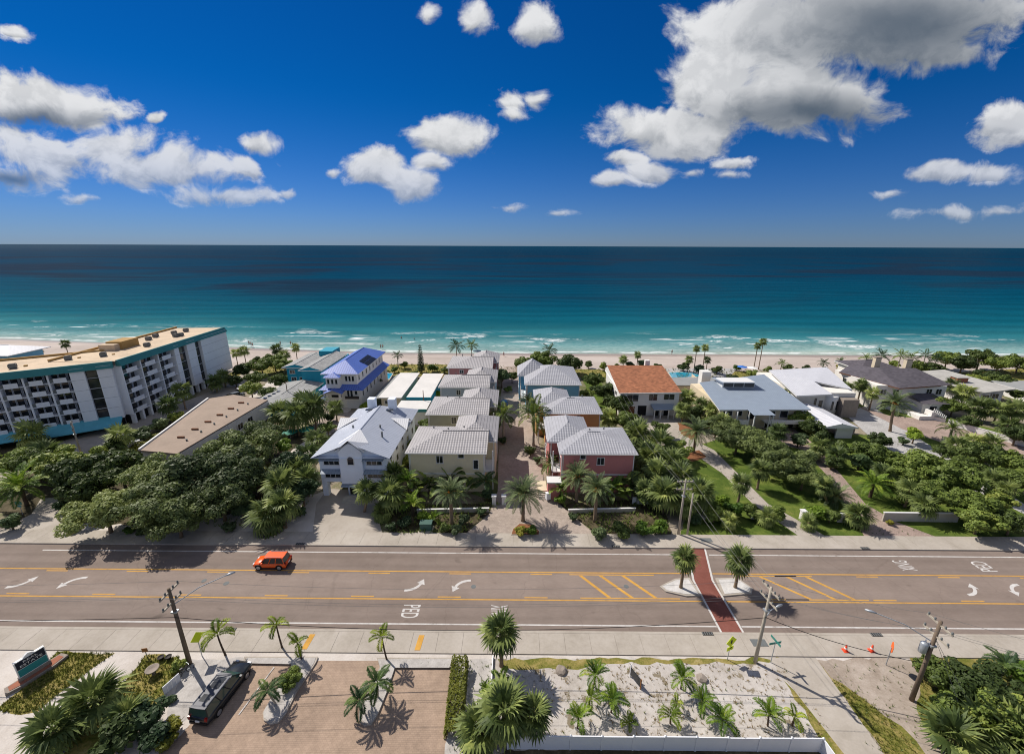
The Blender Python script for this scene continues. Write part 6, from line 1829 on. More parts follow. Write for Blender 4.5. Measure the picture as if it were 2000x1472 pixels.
for px, py, m_, l in ((932, 694, 'umbrella_dark', 'dark beach parasol left of two behind the pink beach house'), (940, 697, 'umbrella_dark', 'dark beach parasol right of two behind the pink beach house'), (1448, 726, 'umbrella_blue', 'blue parasol on the white terrace near the tall thin palms'), (1468, 728, 'sign_white', 'white parasol on the terrace beside the blue one'), (568, 858, 'umbrella_green', 'green parasol under the palms left of the pale blue house'), (600, 852, 'umbrella_green', 'second green parasol nearer the violet-roofed house')):
    parasol(px, py, m_, l, r=1.6)


def person_mesh(pose):
    """one continuous body grown over a skeleton with the Skin modifier"""
    J = {'pel': (0, 0, .95, .12), 'waist': (0, 0, 1.12, .11), 'chest': (0, 0, 1.35, .14), 'neck': (0, 0, 1.50, .055), 'head': (0, .01, 1.63, .09), 'top': (0, 0, 1.72, .07)}
    E_ = [('pel', 'waist'), ('waist', 'chest'), ('chest', 'neck'), ('neck', 'head'), ('head', 'top')]
    st = .22 if pose == 'walk' else .02
    for s, n_ in ((-1, 'l'), (1, 'r')):
        J['hip' + n_] = (s * .10, 0, .88, .09); J['knee' + n_] = (s * .11, s * st * .6 + .02, .50, .06); J['ank' + n_] = (s * .11, s * st - .02, .08, .04); J['toe' + n_] = (s * .12, s * st + .14, .03, .035)
        J['sho' + n_] = (s * .19, 0, 1.42, .06); J['elb' + n_] = (s * .26, -s * st * .4, 1.14, .04); J['wri' + n_] = (s * .27, -s * st * .6 + .08, .90, .03); J['han' + n_] = (s * .27, -s * st * .6 + .1, .80, .035)
        E_ += [('pel', 'hip' + n_), ('hip' + n_, 'knee' + n_), ('knee' + n_, 'ank' + n_), ('ank' + n_, 'toe' + n_), ('chest', 'sho' + n_), ('sho' + n_, 'elb' + n_), ('elb' + n_, 'wri' + n_), ('wri' + n_, 'han' + n_)]
    ks = list(J)
    me = bpy.data.meshes.new('body'); me.from_pydata([J[k][:3] for k in ks], [(ks.index(a), ks.index(c)) for a, c in E_], [])
    o = bpy.data.objects.new('tmp', me); COL.objects.link(o)
    md = o.modifiers.new('skin', 'SKIN')
    for i, k in enumerate(ks):
        r_ = J[k][3]; me.skin_vertices[0].data[i].radius = (r_, r_)
    me.skin_vertices[0].data[0].use_root = True
    sb = o.modifiers.new('sub', 'SUBSURF'); sb.levels = 1; sb.render_levels = 1
    dg = bpy.context.evaluated_depsgraph_get()
    out = bpy.data.meshes.new_from_object(o.evaluated_get(dg)); out.name = 'body'
    out.materials.clear(); out.materials.append(MATS['skin'])
    bpy.data.objects.remove(o)
    return out


PM = {k: person_mesh(k) for k in ('walk', 'stand')}
shorts = MB().lathe([(.17, .62), (.19, .80), (.175, 1.02)], 12).mesh('shorts', 'swimwear_dark'); hair = MB().lathe([(.10, 1.62), (.105, 1.70), (.06, 1.76), (.01, 1.77)], 10).mesh('hair', 'dark_bark')
for px, py, ps, z, l in ((487, 674, 'walk', -.1, 'person walking on the sand near the condominium, leftmost of three'), (491, 676, 'stand', -.1, 'person standing in the middle of the three near the condominium'), (494, 677, 'walk', -.1, 'person walking nearest the teal house side of the three'), (548, 674, 'stand', -.3, 'person standing alone at the water edge left of the teal house'), (568, 674, 'walk', -.3, 'person at the water edge directly behind the teal house'), (744, 681, 'stand', -.1, 'left of two people standing near the violet-roofed house beach'), (748, 681, 'walk', -.1, 'right of two people standing near the violet-roofed house beach'), (984, 696, 'walk', -.1, 'person walking on the sand behind the lane'), (1312, 692, 'walk', -.1, 'person walking on the sand behind the orange-roofed house'), (784, 661, 'stand', -1.2, 'bather standing waist deep on the left in the surf'), (809, 663, 'stand', -1.2, 'bather standing waist deep on the right in the surf')):
    x, y = G(px, py, z if z > -1 else -.5)
    t = thing('person', l, 'person', (x, y, z), rnd(0, 6.3), 'people on the beach')
    link('body', PM[ps], t); link('shorts', shorts, t); link('hair', hair, t)
# ------------------------------------------------------------------ planting: near side of the road
palm('sabal', 979, 1236, 4.1, 38, 'tall sabal palm with shaggy trunk standing over the near pavement', True)
palm('sabal', 985, 1388, 3.0, 52, 'large bright fan palm at the left end of the white fence', True)
palm('sabal', 1042, 1394, 2.6, 38, 'darker fan palm just right of the large bright one at the fence', True)
palm('sabal', 935, 1425, 1.4, 45, 'low spreading fan palm at the foot of the gravel path', True)
palm('young', 978, 1332, 1.0, 26, 'bright young palm between the tall sabal palm and the big fan palm', True)
palm('young', 948, 1345, .3, 16, 'tiny lime palm beside the low white edging board', True)
palm('sabal', 185, 1368, 1.6, 54, 'big dark fan palm spreading beside the shell drive', True)
palm('sabal', 105, 1425, 1.8, 50, 'fan palm with a leaning trunk in the bottom left corner', True, lean=(-.2, .9))
palm('sabal', 250, 1400, 1.2, 42, 'dark fan palm next to the parked dark car side bed', True)
for px, py, h, r, l, ln_ in ((425, 1240, 2.6, 34, 'manila palm with drooping fronds in front of the parked dark car', (-.3, 0)), (540, 1222, 2.9, 27, 'taller of the two lime manila palms on the gravel strip', (-.15, 0)), (581, 1256, 2.2, 25, 'shorter of the two lime manila palms on the gravel strip', (-.15, 0)), (746, 1244, 2.9, 24, 'lone lime manila palm at the head of the middle island', (-.3, .1))):
    palm('xmas', px, py, h, r, l, True, lean=ln_)
palm('dwarf', 523, 1348, 1.9, 32, 'dwarf palm leaning on the left planting island', True, lean=(-.5, -.1))
palm('dwarf', 737, 1332, 2.2, 34, 'taller dwarf palm on the middle planting island', True, lean=(.2, -.2))
palm('dwarf', 702, 1368, 1.9, 32, 'shorter dwarf palm overhanging the tip of the middle planting island', True, lean=(-.5, 0))
shrub('grape', 568, 1328, 26, 'round glossy shrub on the left planting island')
shrub('bush', 230, 1440, 55, 'dark shrub at the bottom edge left of the parking lot')
shrub('dark', 290, 1400, 48, 'dark green bush beside the gravel bed')
shrub('dark', 300, 1440, 40, 'dark bush in front of the yellow hedge end')
shrub('yellow', 336, 1418, 30, 'yellow-green clipped bush at the corner of the parking lot')
shrub('yellow', 322, 1452, 28, 'yellow-green bush nearest the bottom edge by the parking lot')
shrub('bush', 350, 1298, 22, 'green bush at the foot of the leftmost utility pole')
shrub('dark', 335, 1365, 14, 'dark reddish weed clump on the gravel bed', flat=.6)
a, c = G(899, 1300), G(886, 1445)
hedge((a[0], a[1]), (c[0], c[1]), 1.35, 1.15, 'long clipped yellow-green hedge beside the parking lot', 'leaf_yellow', .10, 170)
LOT = [(1163, 1318, 1.5, 30, 'young'), (1152, 1362, 1.5, 24, 'xmas'), (1196, 1366, 1.6, 32, 'young'), (1130, 1402, 1.3, 30, 'young'), (1230, 1412, .6, 20, 'xmas'), (1333, 1324, 1.4, 30, 'young'), (1322, 1372, .9, 16, 'xmas'), (1371, 1368, 1.3, 28, 'young'), (1310, 1398, 1.0, 28, 'xmas'), (1412, 1406, 1.3, 34, 'young'), (1502, 1396, 1.4, 32, 'young'), (1552, 1400, 1.1, 24, 'xmas')]
LL = ['tallest young palm at the back left of the sand lot', 'thin young palm left of the pair in the sand lot', 'bushy young palm right of the thin one in the sand lot', 'young palm at the left front of the sand lot by the fence', 'small yellowing palm near the middle of the fence', 'young palm by the brownish boulder on the sand lot', 'tiny sprouting palm left of the middle palms', 'young palm between the boulder palm and the fence palms', 'yellowish young palm second from the middle of the fence', 'wide young palm closest to the fence middle right', 'young palm near the right end of the fence', 'yellowing young palm at the right corner of the sand lot']
for (px, py, h, r, k), l in zip(LOT, LL): palm(k, px, py, h, r, l, True, lean=(rnd(-.15, .15), 0))
palm('sabal', 1338, 1090, 4.3, 25, 'sabal palm on the left median island', True)
palm('sabal', 1446, 1094, 4.0, 29, 'sabal palm on the right median island', True)
for px, py, r, l, k in ((1835, 1322, 46, 'leafy bush right behind the transformer pole', 'grape'), (1885, 1345, 55, 'large leafy bush in the bottom right thicket', 'grape'), (1945, 1345, 55, 'leafy bush in the thicket near the right edge', 'grape'), (1860, 1385, 45, 'bush at the left side of the bottom right thicket', 'bush'), (1930, 1395, 55, 'bush in the middle of the bottom right thicket', 'grape'), (1992, 1388, 50, 'bush cut by the right edge in the thicket', 'bush'), (1990, 1310, 45, 'yellowish bush by the near pavement at the right edge', 'bright')):
    shrub(k, px, py, r, l)
for px, py, r, l in ((1862, 1440, 50, 'fan palmetto at the bottom of the right thicket'), (1915, 1425, 52, 'fan palmetto in the middle of the right thicket'), (1975, 1440, 55, 'fan palmetto in the bottom right corner')):
    palm('sabal', px, py, .9, r, l, True)
palm('dwarf', 1965, 1298, 1.6, 34, 'feathery palm by the pavement at the right edge', True)

# ------------------------------------------------------------------ far side: street front from left to right
palm('lime_date', 40, 952, 3.2, 52, 'lime green date palm by the condominium drive', True)
for cx, cy, h, r, l in ((205, 1003, 3.2, 70, 'oak crown nearest the condominium drive'), (310, 985, 4.0, 84, 'wide oak overhanging the far pavement'), (345, 1015, 3.0, 60, 'low oak bough over the far pavement'), (405, 930, 4.6, 92, 'broad oak in the middle of the left grove'), (468, 885, 4.4, 74, 'oak in front of the low pink-roofed building'), (512, 850, 4.0, 48, 'oak at the right corner of the low pink-roofed building'), (305, 930, 3.8, 62, 'oak behind the wide one in the left grove'), (430, 975, 3.6, 66, 'oak over the sandy yard'), (500, 930, 3.6, 54, 'oak shading the dry hedge')):
    tree('oak', cx, cy, h, r, l)
for cx, cy, h, r, l in ((165, 930, 3.6, 62, 'glossy rounded tree left of the oaks'), (235, 920, 3.4, 55, 'glossy tree in front of the low white building'), (115, 905, 3.4, 48, 'rounded tree by the condominium hedge'), (20, 905, 3.2, 45, 'rounded tree at the left edge below the condominium'), (65, 905, 3.4, 40, 'small rounded tree above the lime date palm'), (170, 960, 3.0, 50, 'glossy tree over the condominium drive')):
    tree('grape', cx, cy, h, r, l)
for cx, cy, h, r, l in ((62, 848, 3.6, 29, 'round sabal palm before the condominium canopy, leftmost'), (236, 850, 3.4, 25, 'round sabal palm before the condominium stairwell'), (328, 790, 4.4, 20, 'lower sabal palm at the condominium bend'), (354, 762, 5.0, 19, 'higher sabal palm at the condominium bend'), (90, 885, 3.4, 30, 'sabal palm behind the lime date palm'), (420, 745, 3.2, 17, 'sabal palm in the condominium parking row, nearest the sea wing'), (437, 735, 3.2, 15, 'sabal palm at the end wall of the condominium')):
    palm('sabal', cx, cy, h, r, l)
for cx, cy, r, k, l in ((136, 1033, 16, 'bright', 'small lime shrub at the drive corner'), (255, 1036, 15, 'bright', 'small lime shrub under the wide oak'), (278, 1038, 16, 'bush', 'small dark green shrub under the wide oak'), (450, 1030, 20, 'silver', 'silvery agave-like shrub in the sandy yard'), (528, 1042, 10, 'bright', 'tiny yellow-green tuft on the sandy verge'), (585, 1000, 18, 'dark', 'dark low shrub left of the carport drive'), (120, 985, 22, 'dark', 'dark ground shrub along the drive island'), (20, 1020, 30, 'dark', 'dark ground cover on the drive island'), (470, 990, 40, 'dark', 'dark shrub mass under the oaks')):
    shrub(k, cx, cy, r, l)
a, c = G(452, 992), G(528, 915)
hedge(a, c, 1.6, 1.0, 'dry orange-green hedge running back beside the oaks', 'leaf_yellow', .10, 120)
a, c = G(250, 890), G(395, 815)
hedge(a, c, 1.5, 1.1, 'yellow-green hedge along the drive of the low pink-roofed building', 'leaf_yellow', .13, 70)
for cx, cy, r, l in ((190, 890, 30, 'shrub in the planting before the condominium, left'), (225, 875, 30, 'shrub in the planting before the condominium, middle'), (275, 850, 26, 'pale shrub in the planting before the condominium stairwell'), (310, 830, 24, 'shrub before the condominium bend'), (345, 815, 22, 'shrub right of the condominium bend'), (150, 905, 30, 'shrub behind the small utility pole')):
    shrub(random.choice(('bush', 'silver', 'bush')), cx, cy, r, l)
# grove between the oaks and the pale blue house
for cx, cy, h, r, l, ln_ in ((553, 985, 3.6, 32, 'sabal palm in the front of the grove left of the carport', (.2, 0)), (523, 1005, 2.6, 38, 'sabal palm leaning left over the sandy yard', (-1.9, -.6)), (548, 948, 4.2, 36, 'sabal palm behind the leaning one in the grove', (0, 0)), (598, 935, 3.2, 27, 'dark sabal palm touching the pale blue house', (0, 0)), (578, 915, 3.8, 26, 'sabal palm in the middle of the grove', (0, 0))):
    palm('sabal', cx, cy, h, r, l, True, lean=ln_)
for cx, cy, h, r, l in ((600, 885, 3.6, 26, 'sabal palm at the back left of the pale blue house'), (578, 808, 5.0, 30, 'sabal palm in the clump behind the grove, left'), (612, 793, 5.4, 30, 'taller sabal palm of the clump before the violet-roofed house'), (595, 785, 5.2, 26, 'sabal palm of the clump nearest the low grey roof'), (655, 795, 3.6, 17, 'small sabal palm in front of the violet-roofed portico'), (545, 805, 4.2, 26, 'sabal palm at the corner of the low grey roof'), (620, 860, 2.8, 24, 'sabal palm beside the path to the violet-roofed house')):
    palm('sabal', cx, cy, h, r, l)
tree('bright', 553, 872, 3.4, 24, 'bright lime tree in the grove')
tree('darktree', 568, 905, 4.0, 34, 'dark conifer-like tree in the grove')
tree('darktree', 590, 960, 2.6, 34, 'dark shaded tree left of the carport')
shrub('bush', 636, 862, 22, 'green bush between path and pale blue house')
shrub('bright', 712, 793, 16, 'yellowish shrub before the violet-roofed garage')
shrub('dark', 645, 815, 16, 'dark clipped shrub by the violet-roofed drive')
# in front of the beige and rose houses
palm('date', 1022, 966, 4.4, 42, 'silver date palm on the mulched island of the lane entrance', True)
palm('date', 880, 963, 5.2, 36, 'date palm with orange fruit before the beige house', True)
palm('date', 1128, 932, 4.4, 34, 'date palm close to the rose pink house', True)
palm('date', 1166, 955, 5.4, 34, 'date palm before the planter wall of the rose pink house', True)
x, y = G(1026, 1040)
t = thing('mulch_island', 'mulched planting island in the lane entrance', 'planting island', (x, y, 0)); ob('kerb', MB().prism([(-2.0, -.8), (1.9, -.8), (2.0, 0), (.9, 1.6), (-.9, 1.7), (-1.8, .4)], 0, .28), 'concrete', t); ob('mulch', MB().prism([(-1.9, -.7), (1.8, -.7), (1.9, 0), (.8, 1.5), (-.8, 1.6), (-1.7, .4)], .28, .31), 'mulch', t)
shrub('yellow', 1015, 1038, 17, 'yellow-green shrub on the left of the mulched island')
shrub('bright', 1038, 1036, 18, 'green shrub on the right of the mulched island')
for cx, cy, h, r, l, ln_ in ((716, 958, 4.0, 24, 'sabal palm leaning over the carport drive', (.9, -.6)), (760, 964, 3.4, 31, 'bushy sabal palm at the corner of the carport drive', (0, 0)), (772, 925, 4.0, 24, 'sabal palm between the pale blue and beige houses', (0, 0)), (748, 1000, 1.2, 22, 'low fan palm at the drive edge', (0, 0))):
    palm('sabal', cx, cy, h, r, l, True, lean=ln_)
for cx, cy, h, r, k, l in ((796, 940, 3.4, 26, 'young', 'lime young palm at the corner of the beige house'), (806, 985, 2.2, 28, 'young', 'bright feathery palm before the beige house'), (850, 1012, .5, 18, 'young', 'bright fern-like palm in the beige house bed'), (948, 940, 2.6, 28, 'dwarf', 'dwarf palm at the right corner of the beige house'), (1075, 905, 3.0, 24, 'royal', 'small green palm at the rose house stair'), (1095, 955, 2.0, 24, 'young', 'lime palm beside the rose garden wall'), (1198, 955, 2.0, 26, 'young', 'yellowing palm before the rose house wall')):
    palm(k, cx, cy, h, r, l, True)
for cx, cy, h, r, l in ((838, 930, .8, 44, 'paddle-leaf plant at the left front of the beige house'), (878, 925, .9, 56, 'tall paddle-leaf plant at the middle of the beige wall'), (905, 945, .6, 44, 'paddle-leaf plant right of the beige wall middle'), (820, 940, .6, 36, 'narrow paddle-leaf plant near the beige corner'), (1212, 935, .8, 50, 'tall paddle-leaf plant before the rose house'), (1240, 945, .7, 46, 'paddle-leaf plant at the right front of the rose house'), (1188, 945, .6, 40, 'paddle-leaf plant left of the rose windows')):
    palm('paddle', cx, cy + 25, h, r, l, True, cat='plant')
for cx, cy, r, k, l in ((830, 1008, 20, 'bright', 'rounded bright bush in the beige house bed'), (870, 1030, 18, 'bush', 'bush behind the utility cabinet'), (890, 1035, 18, 'silver', 'silvery shrub at the left lane kerb'), (905, 1015, 18, 'silver', 'silvery shrub along the left lane curve'), (790, 1020, 20, 'dark', 'dark shrub by the carport drive edge'), (765, 1028, 16, 'dark', 'dark shrub at the far pavement left of the cabinet'), (1095, 975, 18, 'bright', 'square lime hedge bush at the mail cabinet'), (1120, 1010, 14, 'silver', 'silvery shrub at the right lane curve'), (1170, 1040, 24, 'silver', 'grey-green shrub at the right lane kerb'), (1215, 1035, 26, 'bush', 'spreading shrub on the rose house verge'), (1255, 1035, 24, 'bright', 'lime shrub beside the rose house verge'), (1290, 1030, 24, 'bright', 'bright bush next to the paired poles'), (955, 965, 20, 'dark', 'dark shrub at the left gate pier'), (940, 1000, 14, 'dark', 'dark ground shrub inside the lane curve'), (1005, 985, 0.1, 'dark', None)):
    if l: shrub(k, cx, cy, r, l)
# palms and shrubs in the lane
palm('royal', 1043, 812, 6.4, 40, 'royal palm with pale trunk on the right of the lane', True)
palm('royal', 983, 812, 5.6, 30, 'royal palm with pale trunk on the left of the lane', True)
palm('royal', 1032, 785, 4.0, 24, 'smaller palm behind the lane royal palm', False)
tree('darktree', 980, 735, 3.5, 20, 'dark clipped tree beside the pink beach house')
for cx, cy, r, k, l in ((982, 860, 14, 'dark', 'dark shrub at the left royal palm foot'), (1036, 880, 18, 'bush', 'green shrub at the right royal palm foot'), (1050, 898, 14, 'dark', 'dark shrub before the mustard house'), (992, 760, 12, 'bush', 'shrub beside the blue hatchback'), (805, 845, 26, 'bush', 'shrub between pale blue and sage houses'), (828, 830, 20, 'bush', 'shrub at the sage house corner'), (852, 770, 14, 'bright', 'lime shrub at the slate blue house corner'), (795, 900, 24, 'bush', 'shrub in the gap left of the beige house')):
    shrub(k, cx, cy, r, l)
# belt right of the rose house
for cx, cy, h, r, l in ((1245, 850, 3.6, 32, 'sabal palm at the back right of the rose house'), (1290, 868, 3.6, 30, 'sabal palm by the orange-roof forecourt'), (1268, 893, 3.4, 32, 'sabal palm right of the rose roof'), (1310, 905, 3.4, 32, 'sabal palm at the lawn edge, upper'), (1330, 930, 3.2, 30, 'sabal palm at the lawn edge, middle'), (1298, 965, 3.2, 34, 'shaggy sabal palm left of the paired poles'), (1365, 965, 3.0, 34, 'sabal palm right of the paired poles'), (1285, 925, 3.4, 30, 'sabal palm in the belt beside the rose wall'), (1448, 945, 3.4, 22, 'slender sabal palm on the lawn, left'), (1486, 918, 3.6, 22, 'slender sabal palm on the lawn beside the oaks')):
    palm('sabal', cx, cy, h, r, l, True)
for cx, cy, h, r, l in ((1205, 790, 3.0, 32, 'rounded tree beside the mustard house'), (1180, 765, 3.0, 28, 'rounded tree between the sky blue and orange-roofed houses'), (1160, 745, 2.8, 24, 'rounded tree behind the sky blue house'), (1225, 825, 2.6, 30, 'rounded dark tree by the forecourt corner'), (1235, 870, 2.4, 28, 'leafy tree behind the rose roof'), (1325, 880, 2.2, 30, 'leafy tree at the forecourt lawn'), (1110, 712, 3.4, 28, 'leafy beach tree behind the sky blue house'), (1060, 705, 2.4, 30, 'broad beach shrub tree at the lane end'), (1025, 712, 1.8, 22, 'low beach tree at the lane end, left')):
    tree('grape', cx, cy, h, r, l)
for cx, cy, h, r, l in ((1478, 868, 3.0, 52, 'olive tree crown before the metal-roofed house'), (1535, 900, 3.2, 60, 'large olive tree in the middle of the right lawn'), (1440, 862, 2.8, 40, 'olive tree next to the concrete drive'), (1570, 930, 2.6, 42, 'olive tree beside the rose paved path'), (1415, 835, 2.6, 36, 'small olive tree near the cream boundary wall')):
    tree('oak', cx, cy, h, r, l)
palm('date', 1360, 845, 4.3, 34, 'date palm on the mulch ring by the concrete drive', True)
palm('date', 1632, 970, 1.2, 30, 'low date palm at the cream entrance wall', True)
palm('lime_date', 1706, 946, 2.4, 34, 'lime date palm on the right lawn', True)
palm('sabal', 1676, 1006, 1.8, 27, 'stocky fan palm between the two right drives', True)
palm('sabal', 1612, 950, 3.4, 18, 'windblown palm with bent trunk by the rose path', True, lean=(-1.6, -.8))
for cx, cy, r, k, l in ((1395, 1005, 28, 'bush', 'leafy bush right of the paired poles'), (1435, 995, 28, 'bright', 'bright leafy bush by the white entrance pier'), (1470, 1000, 24, 'bush', 'leafy bush between the white piers'), (1515, 1000, 26, 'bush', 'leafy bush left of the concrete drive'), (1590, 1000, 26, 'bright', 'bright leafy bush right of the concrete drive'), (1622, 1008, 22, 'bush', 'leafy bush at the short cream wall'), (1738, 1020, 10, 'yellow', 'small yellow shrub at the cream wall end'), (1360, 1015, 18, 'dark', 'dark shrub behind the paired poles'), (1410, 975, 22, 'bright', 'lime bush at the lawn foot'), (1765, 975, 20, 'bright', 'croton-like bush behind the cream wall')):
    shrub(k, cx, cy, r, l)
for cx, cy, h, r, l in ((1800, 915, 2.8, 46, 'bright sea grape tree at the top of the right grove'), (1862, 938, 3.0, 50, 'sea grape tree in the middle of the right grove'), (1830, 968, 2.8, 42, 'sea grape tree behind the cream wall'), (1900, 985, 2.6, 40, 'sea grape tree at the grey drive'), (1912, 1020, 2.0, 38, 'sea grape tree over the far pavement'), (1975, 1022, 2.0, 32, 'sea grape tree at the right edge of the pavement'), (1700, 890, 2.0, 36, 'rounded tree above the lime date palm'), (1755, 905, 2.2, 36, 'rounded tree beside the curving grey drive'), (1968, 902, 2.8, 34, 'tree at the right edge beyond the grey drive'), (1920, 890, 3.0, 38, 'tree beside the end of the rose paved drive'), (1990, 940, 2.6, 36, 'tree at the right edge lower down')):
    tree('grape', cx, cy, h, r, l)
for cx, cy, h, r, l in ((1778, 955, 3.2, 24, 'pale sabal palm in front of the right grove'), (1806, 985, 2.4, 28, 'shaggy sabal palm overhanging the cream wall'), (1940, 935, 2.8, 22, 'sabal palm on the grey drive, upper'), (1965, 955, 2.4, 20, 'sabal palm on the grey drive, lower')):
    palm('sabal', cx, cy, h, r, l)
# between the right-hand houses
for cx, cy, r, k, l in ((1332, 795, 22, 'bush', 'hedge bush by the orange-roof porch'), (1355, 808, 24, 'bush', 'hedge bush on the boundary, upper'), (1378, 825, 24, 'bush', 'hedge bush on the boundary, middle'), (1398, 842, 22, 'bush', 'hedge bush on the boundary, lower'), (1560, 820, 28, 'grape', 'leafy bush beside the metal roof house corner'), (1585, 838, 26, 'grape', 'leafy bush left of the carport'), (1610, 858, 26, 'bush', 'leafy bush before the carport end'), (1645, 875, 24, 'bush', 'leafy bush at the trellis wall'), (1680, 900, 30, 'dark', 'dark clipped shrub on the lawn'), (1765, 862, 14, 'dark', 'round dark topiary on the drive island'), (1560, 860, 24, 'silver', 'pale shrub beside the rose path'), (1590, 890, 22, 'silver', 'pale shrub along the rose path'), (1625, 905, 22, 'bush', 'shrub at the edge of the rose path')):
    shrub(k, cx, cy, r, l)
tree('bright', 1787, 848, 2.2, 22, 'yellow-green tree on the drive island')
palm('date', 1748, 788, 6.6, 30, 'tall date palm with thick leaning trunk on the drive island', True, lean=(-.9, -.3))
palm('royal', 1860, 838, 3.0, 25, 'feathery palm on the rose paved drive edge', True)
for cx, cy, h, r, l in ((1655, 757, 4.6, 14, 'slim palm at the white tower house, left'), (1683, 752, 5.2, 14, 'slim palm before the dark roof, middle'), (1706, 768, 4.4, 14, 'slim palm before the dark roof, right'), (1540, 770, 4.0, 13, 'curved palm between the metal and white roofs'), (1884, 768, 4.2, 20, 'sabal palm before the flat grey roof'), (1912, 795, 3.4, 22, 'sabal palm along the pale garden wall, left'), (1950, 800, 3.4, 22, 'sabal palm along the pale garden wall, middle'), (1986, 800, 3.4, 22, 'sabal palm along the pale garden wall, right'), (1345, 775, 3.4, 18, 'sabal palm at the orange-roof house corner'), (1335, 800, 3.2, 18, 'sabal palm on the mulch bed of the forecourt')):
    palm('sabal', cx, cy, h, r, l)
for cx, cy, h, r, l in ((1830, 790, 2.0, 24, 'dark tree at the outside stair'), (1862, 795, 2.2, 24, 'dark tree between dark and flat roofs'), (1890, 825, 1.6, 20, 'bush tree along the pale garden wall'), (1985, 850, 2.4, 28, 'tree at the right edge by the garden wall')):
    tree('grape', cx, cy, h, r, l)
# ------------------------------------------------------------------ beach front
for cx, cy, h, r, l in ((891, 676, 8.5, 18, 'coconut palm behind the pink beach house, left of two'), (921, 674, 8.5, 16, 'coconut palm behind the pink beach house, right of two'), (1073, 684, 6.0, 18, 'coconut palm at the beach end of the lane'), (776, 694, 4.2, 13, 'coconut palm on the dune behind the cottages'), (1527, 710, 3.4, 12, 'coconut palm on the dune behind the white roof, left'), (1609, 709, 3.4, 13, 'coconut palm on the dune near the dark roof, left'), (1642, 705, 3.6, 11, 'coconut palm on the dune near the dark roof, right'), (1692, 700, 5.0, 14, 'coconut palm beside the dark-roofed chimneys'), (1722, 694, 6.0, 17, 'tall coconut palm behind the dark-roofed chimneys'), (1760, 694, 6.0, 17, 'first coconut palm right of the dark roof'), (1780, 697, 5.4, 15, 'second coconut palm right of the dark roof'), (1808, 694, 6.0, 15, 'third coconut palm right of the dark roof'), (1830, 700, 5.0, 15, 'fourth coconut palm right of the dark roof')):
    palm('coco', cx, cy, h, r, l)
for cx, cy, h, r, l in ((1361, 681, 8.0, 8, 'tall thin fan palm by the pool, left of the pair'), (1378, 679, 8.2, 8, 'tall thin fan palm by the pool, right of the pair'), (1346, 702, 4.2, 9, 'short fan palm left of the tall pair'), (1382, 703, 3.8, 8, 'short fan palm right of the tall pair'), (1480, 675, 8.0, 8, 'tall thin fan palm before the surf, lower of the pair'), (1491, 667, 9.2, 8, 'tallest thin fan palm before the surf'), (1218, 702, 3.0, 10, 'fan palm on the dune behind the orange roof, left'), (1246, 693, 4.4, 8, 'fan palm on the dune behind the orange roof, right'), (460, 689, 5.0, 10, 'fan palm beside the condominium end wall, left of two'), (476, 685, 5.4, 11, 'fan palm beside the condominium end wall, right of two'), (577, 678, 5.4, 10, 'fan palm at the beach behind the teal house'), (540, 682, 5.4, 12, 'fan palm rising from the grove by the teal house'), (556, 692, 4.4, 12, 'fan palm nearest the teal roof corner'), (127, 671, 5.0, 10, 'lone fan palm beyond the condominium roof'), (1115, 700, 4.4, 9, 'fan palm poking from the beach trees behind the sky blue house')):
    palm('sabal', cx, cy, h, r, l, thin=.75)
for cx, cy, h, r, l in ((510, 715, 3.0, 26, 'dense tree left of the teal house, lower'), (535, 705, 3.4, 24, 'dense tree left of the teal house, upper'), (555, 712, 3.0, 20, 'dense tree touching the teal wall'), (500, 740, 2.8, 22, 'dense tree at the condominium parking'), (490, 760, 2.4, 22, 'dense tree behind the parked white sedan'), (475, 725, 2.2, 20, 'dense tree by the condominium end wall'), (545, 745, 2.2, 20, 'dense tree before the teal wall'), (460, 745, 1.8, 16, 'low tree in the condominium parking'), (1850, 702, 3.4, 26, 'dense beach tree right of the coconut palms'), (1880, 712, 3.0, 26, 'dense beach tree behind the flat grey roof'), (1915, 698, 4.0, 26, 'tallest dense beach tree at the right'), (1950, 712, 3.0, 26, 'dense beach tree near the right edge'), (1990, 710, 3.2, 28, 'dense beach tree at the right edge'), (1930, 735, 2.0, 22, 'low beach tree before the grey cottage'), (1790, 718, 2.6, 20, 'beach tree among the coconut palms'), (1820, 722, 2.2, 20, 'beach tree behind the flat roof corner')):
    tree('grape', cx, cy, h, r, l)
for cx, cy, r, k, l in ((40, 684, 16, 'dark', 'dark shrub beside the far left house'), (70, 688, 14, 'dark', 'dark shrub right of the far left house'), (700, 716, 14, 'bush', 'dune shrub left of the violet ridge'), (745, 716, 14, 'bright', 'dune shrub right of the violet ridge'), (790, 712, 12, 'bush', 'dune shrub by the tall conifer, left'), (845, 718, 14, 'bright', 'dune shrub by the tall conifer, right'), (868, 722, 12, 'bush', 'dune shrub beside the pink beach house'), (1180, 716, 14, 'bush', 'dune shrub behind the belt of trees'), (1230, 712, 13, 'dark', 'dark round dune shrub behind the orange roof'), (1253, 710, 13, 'dark', 'dark tall dune shrub behind the orange roof'), (1335, 716, 16, 'bush', 'dune shrub at the pool, left'), (1365, 722, 16, 'dark', 'dune shrub at the pool, right'), (1400, 722, 14, 'bush', 'dune shrub beyond the pavilion'), (1500, 722, 12, 'bush', 'dune shrub at the foot of the tallest thin palms'), (1540, 718, 12, 'bush', 'dune shrub behind the white roof'), (1575, 718, 10, 'bush', 'small dune shrub behind the white roof'), (1640, 718, 12, 'yellow', 'yellowish dune shrub by the dark roof'), (660, 712, 12, 'bright', 'dune shrub behind the teal tower')):
    shrub(k, cx, cy, r, l, 'dune_shrub')
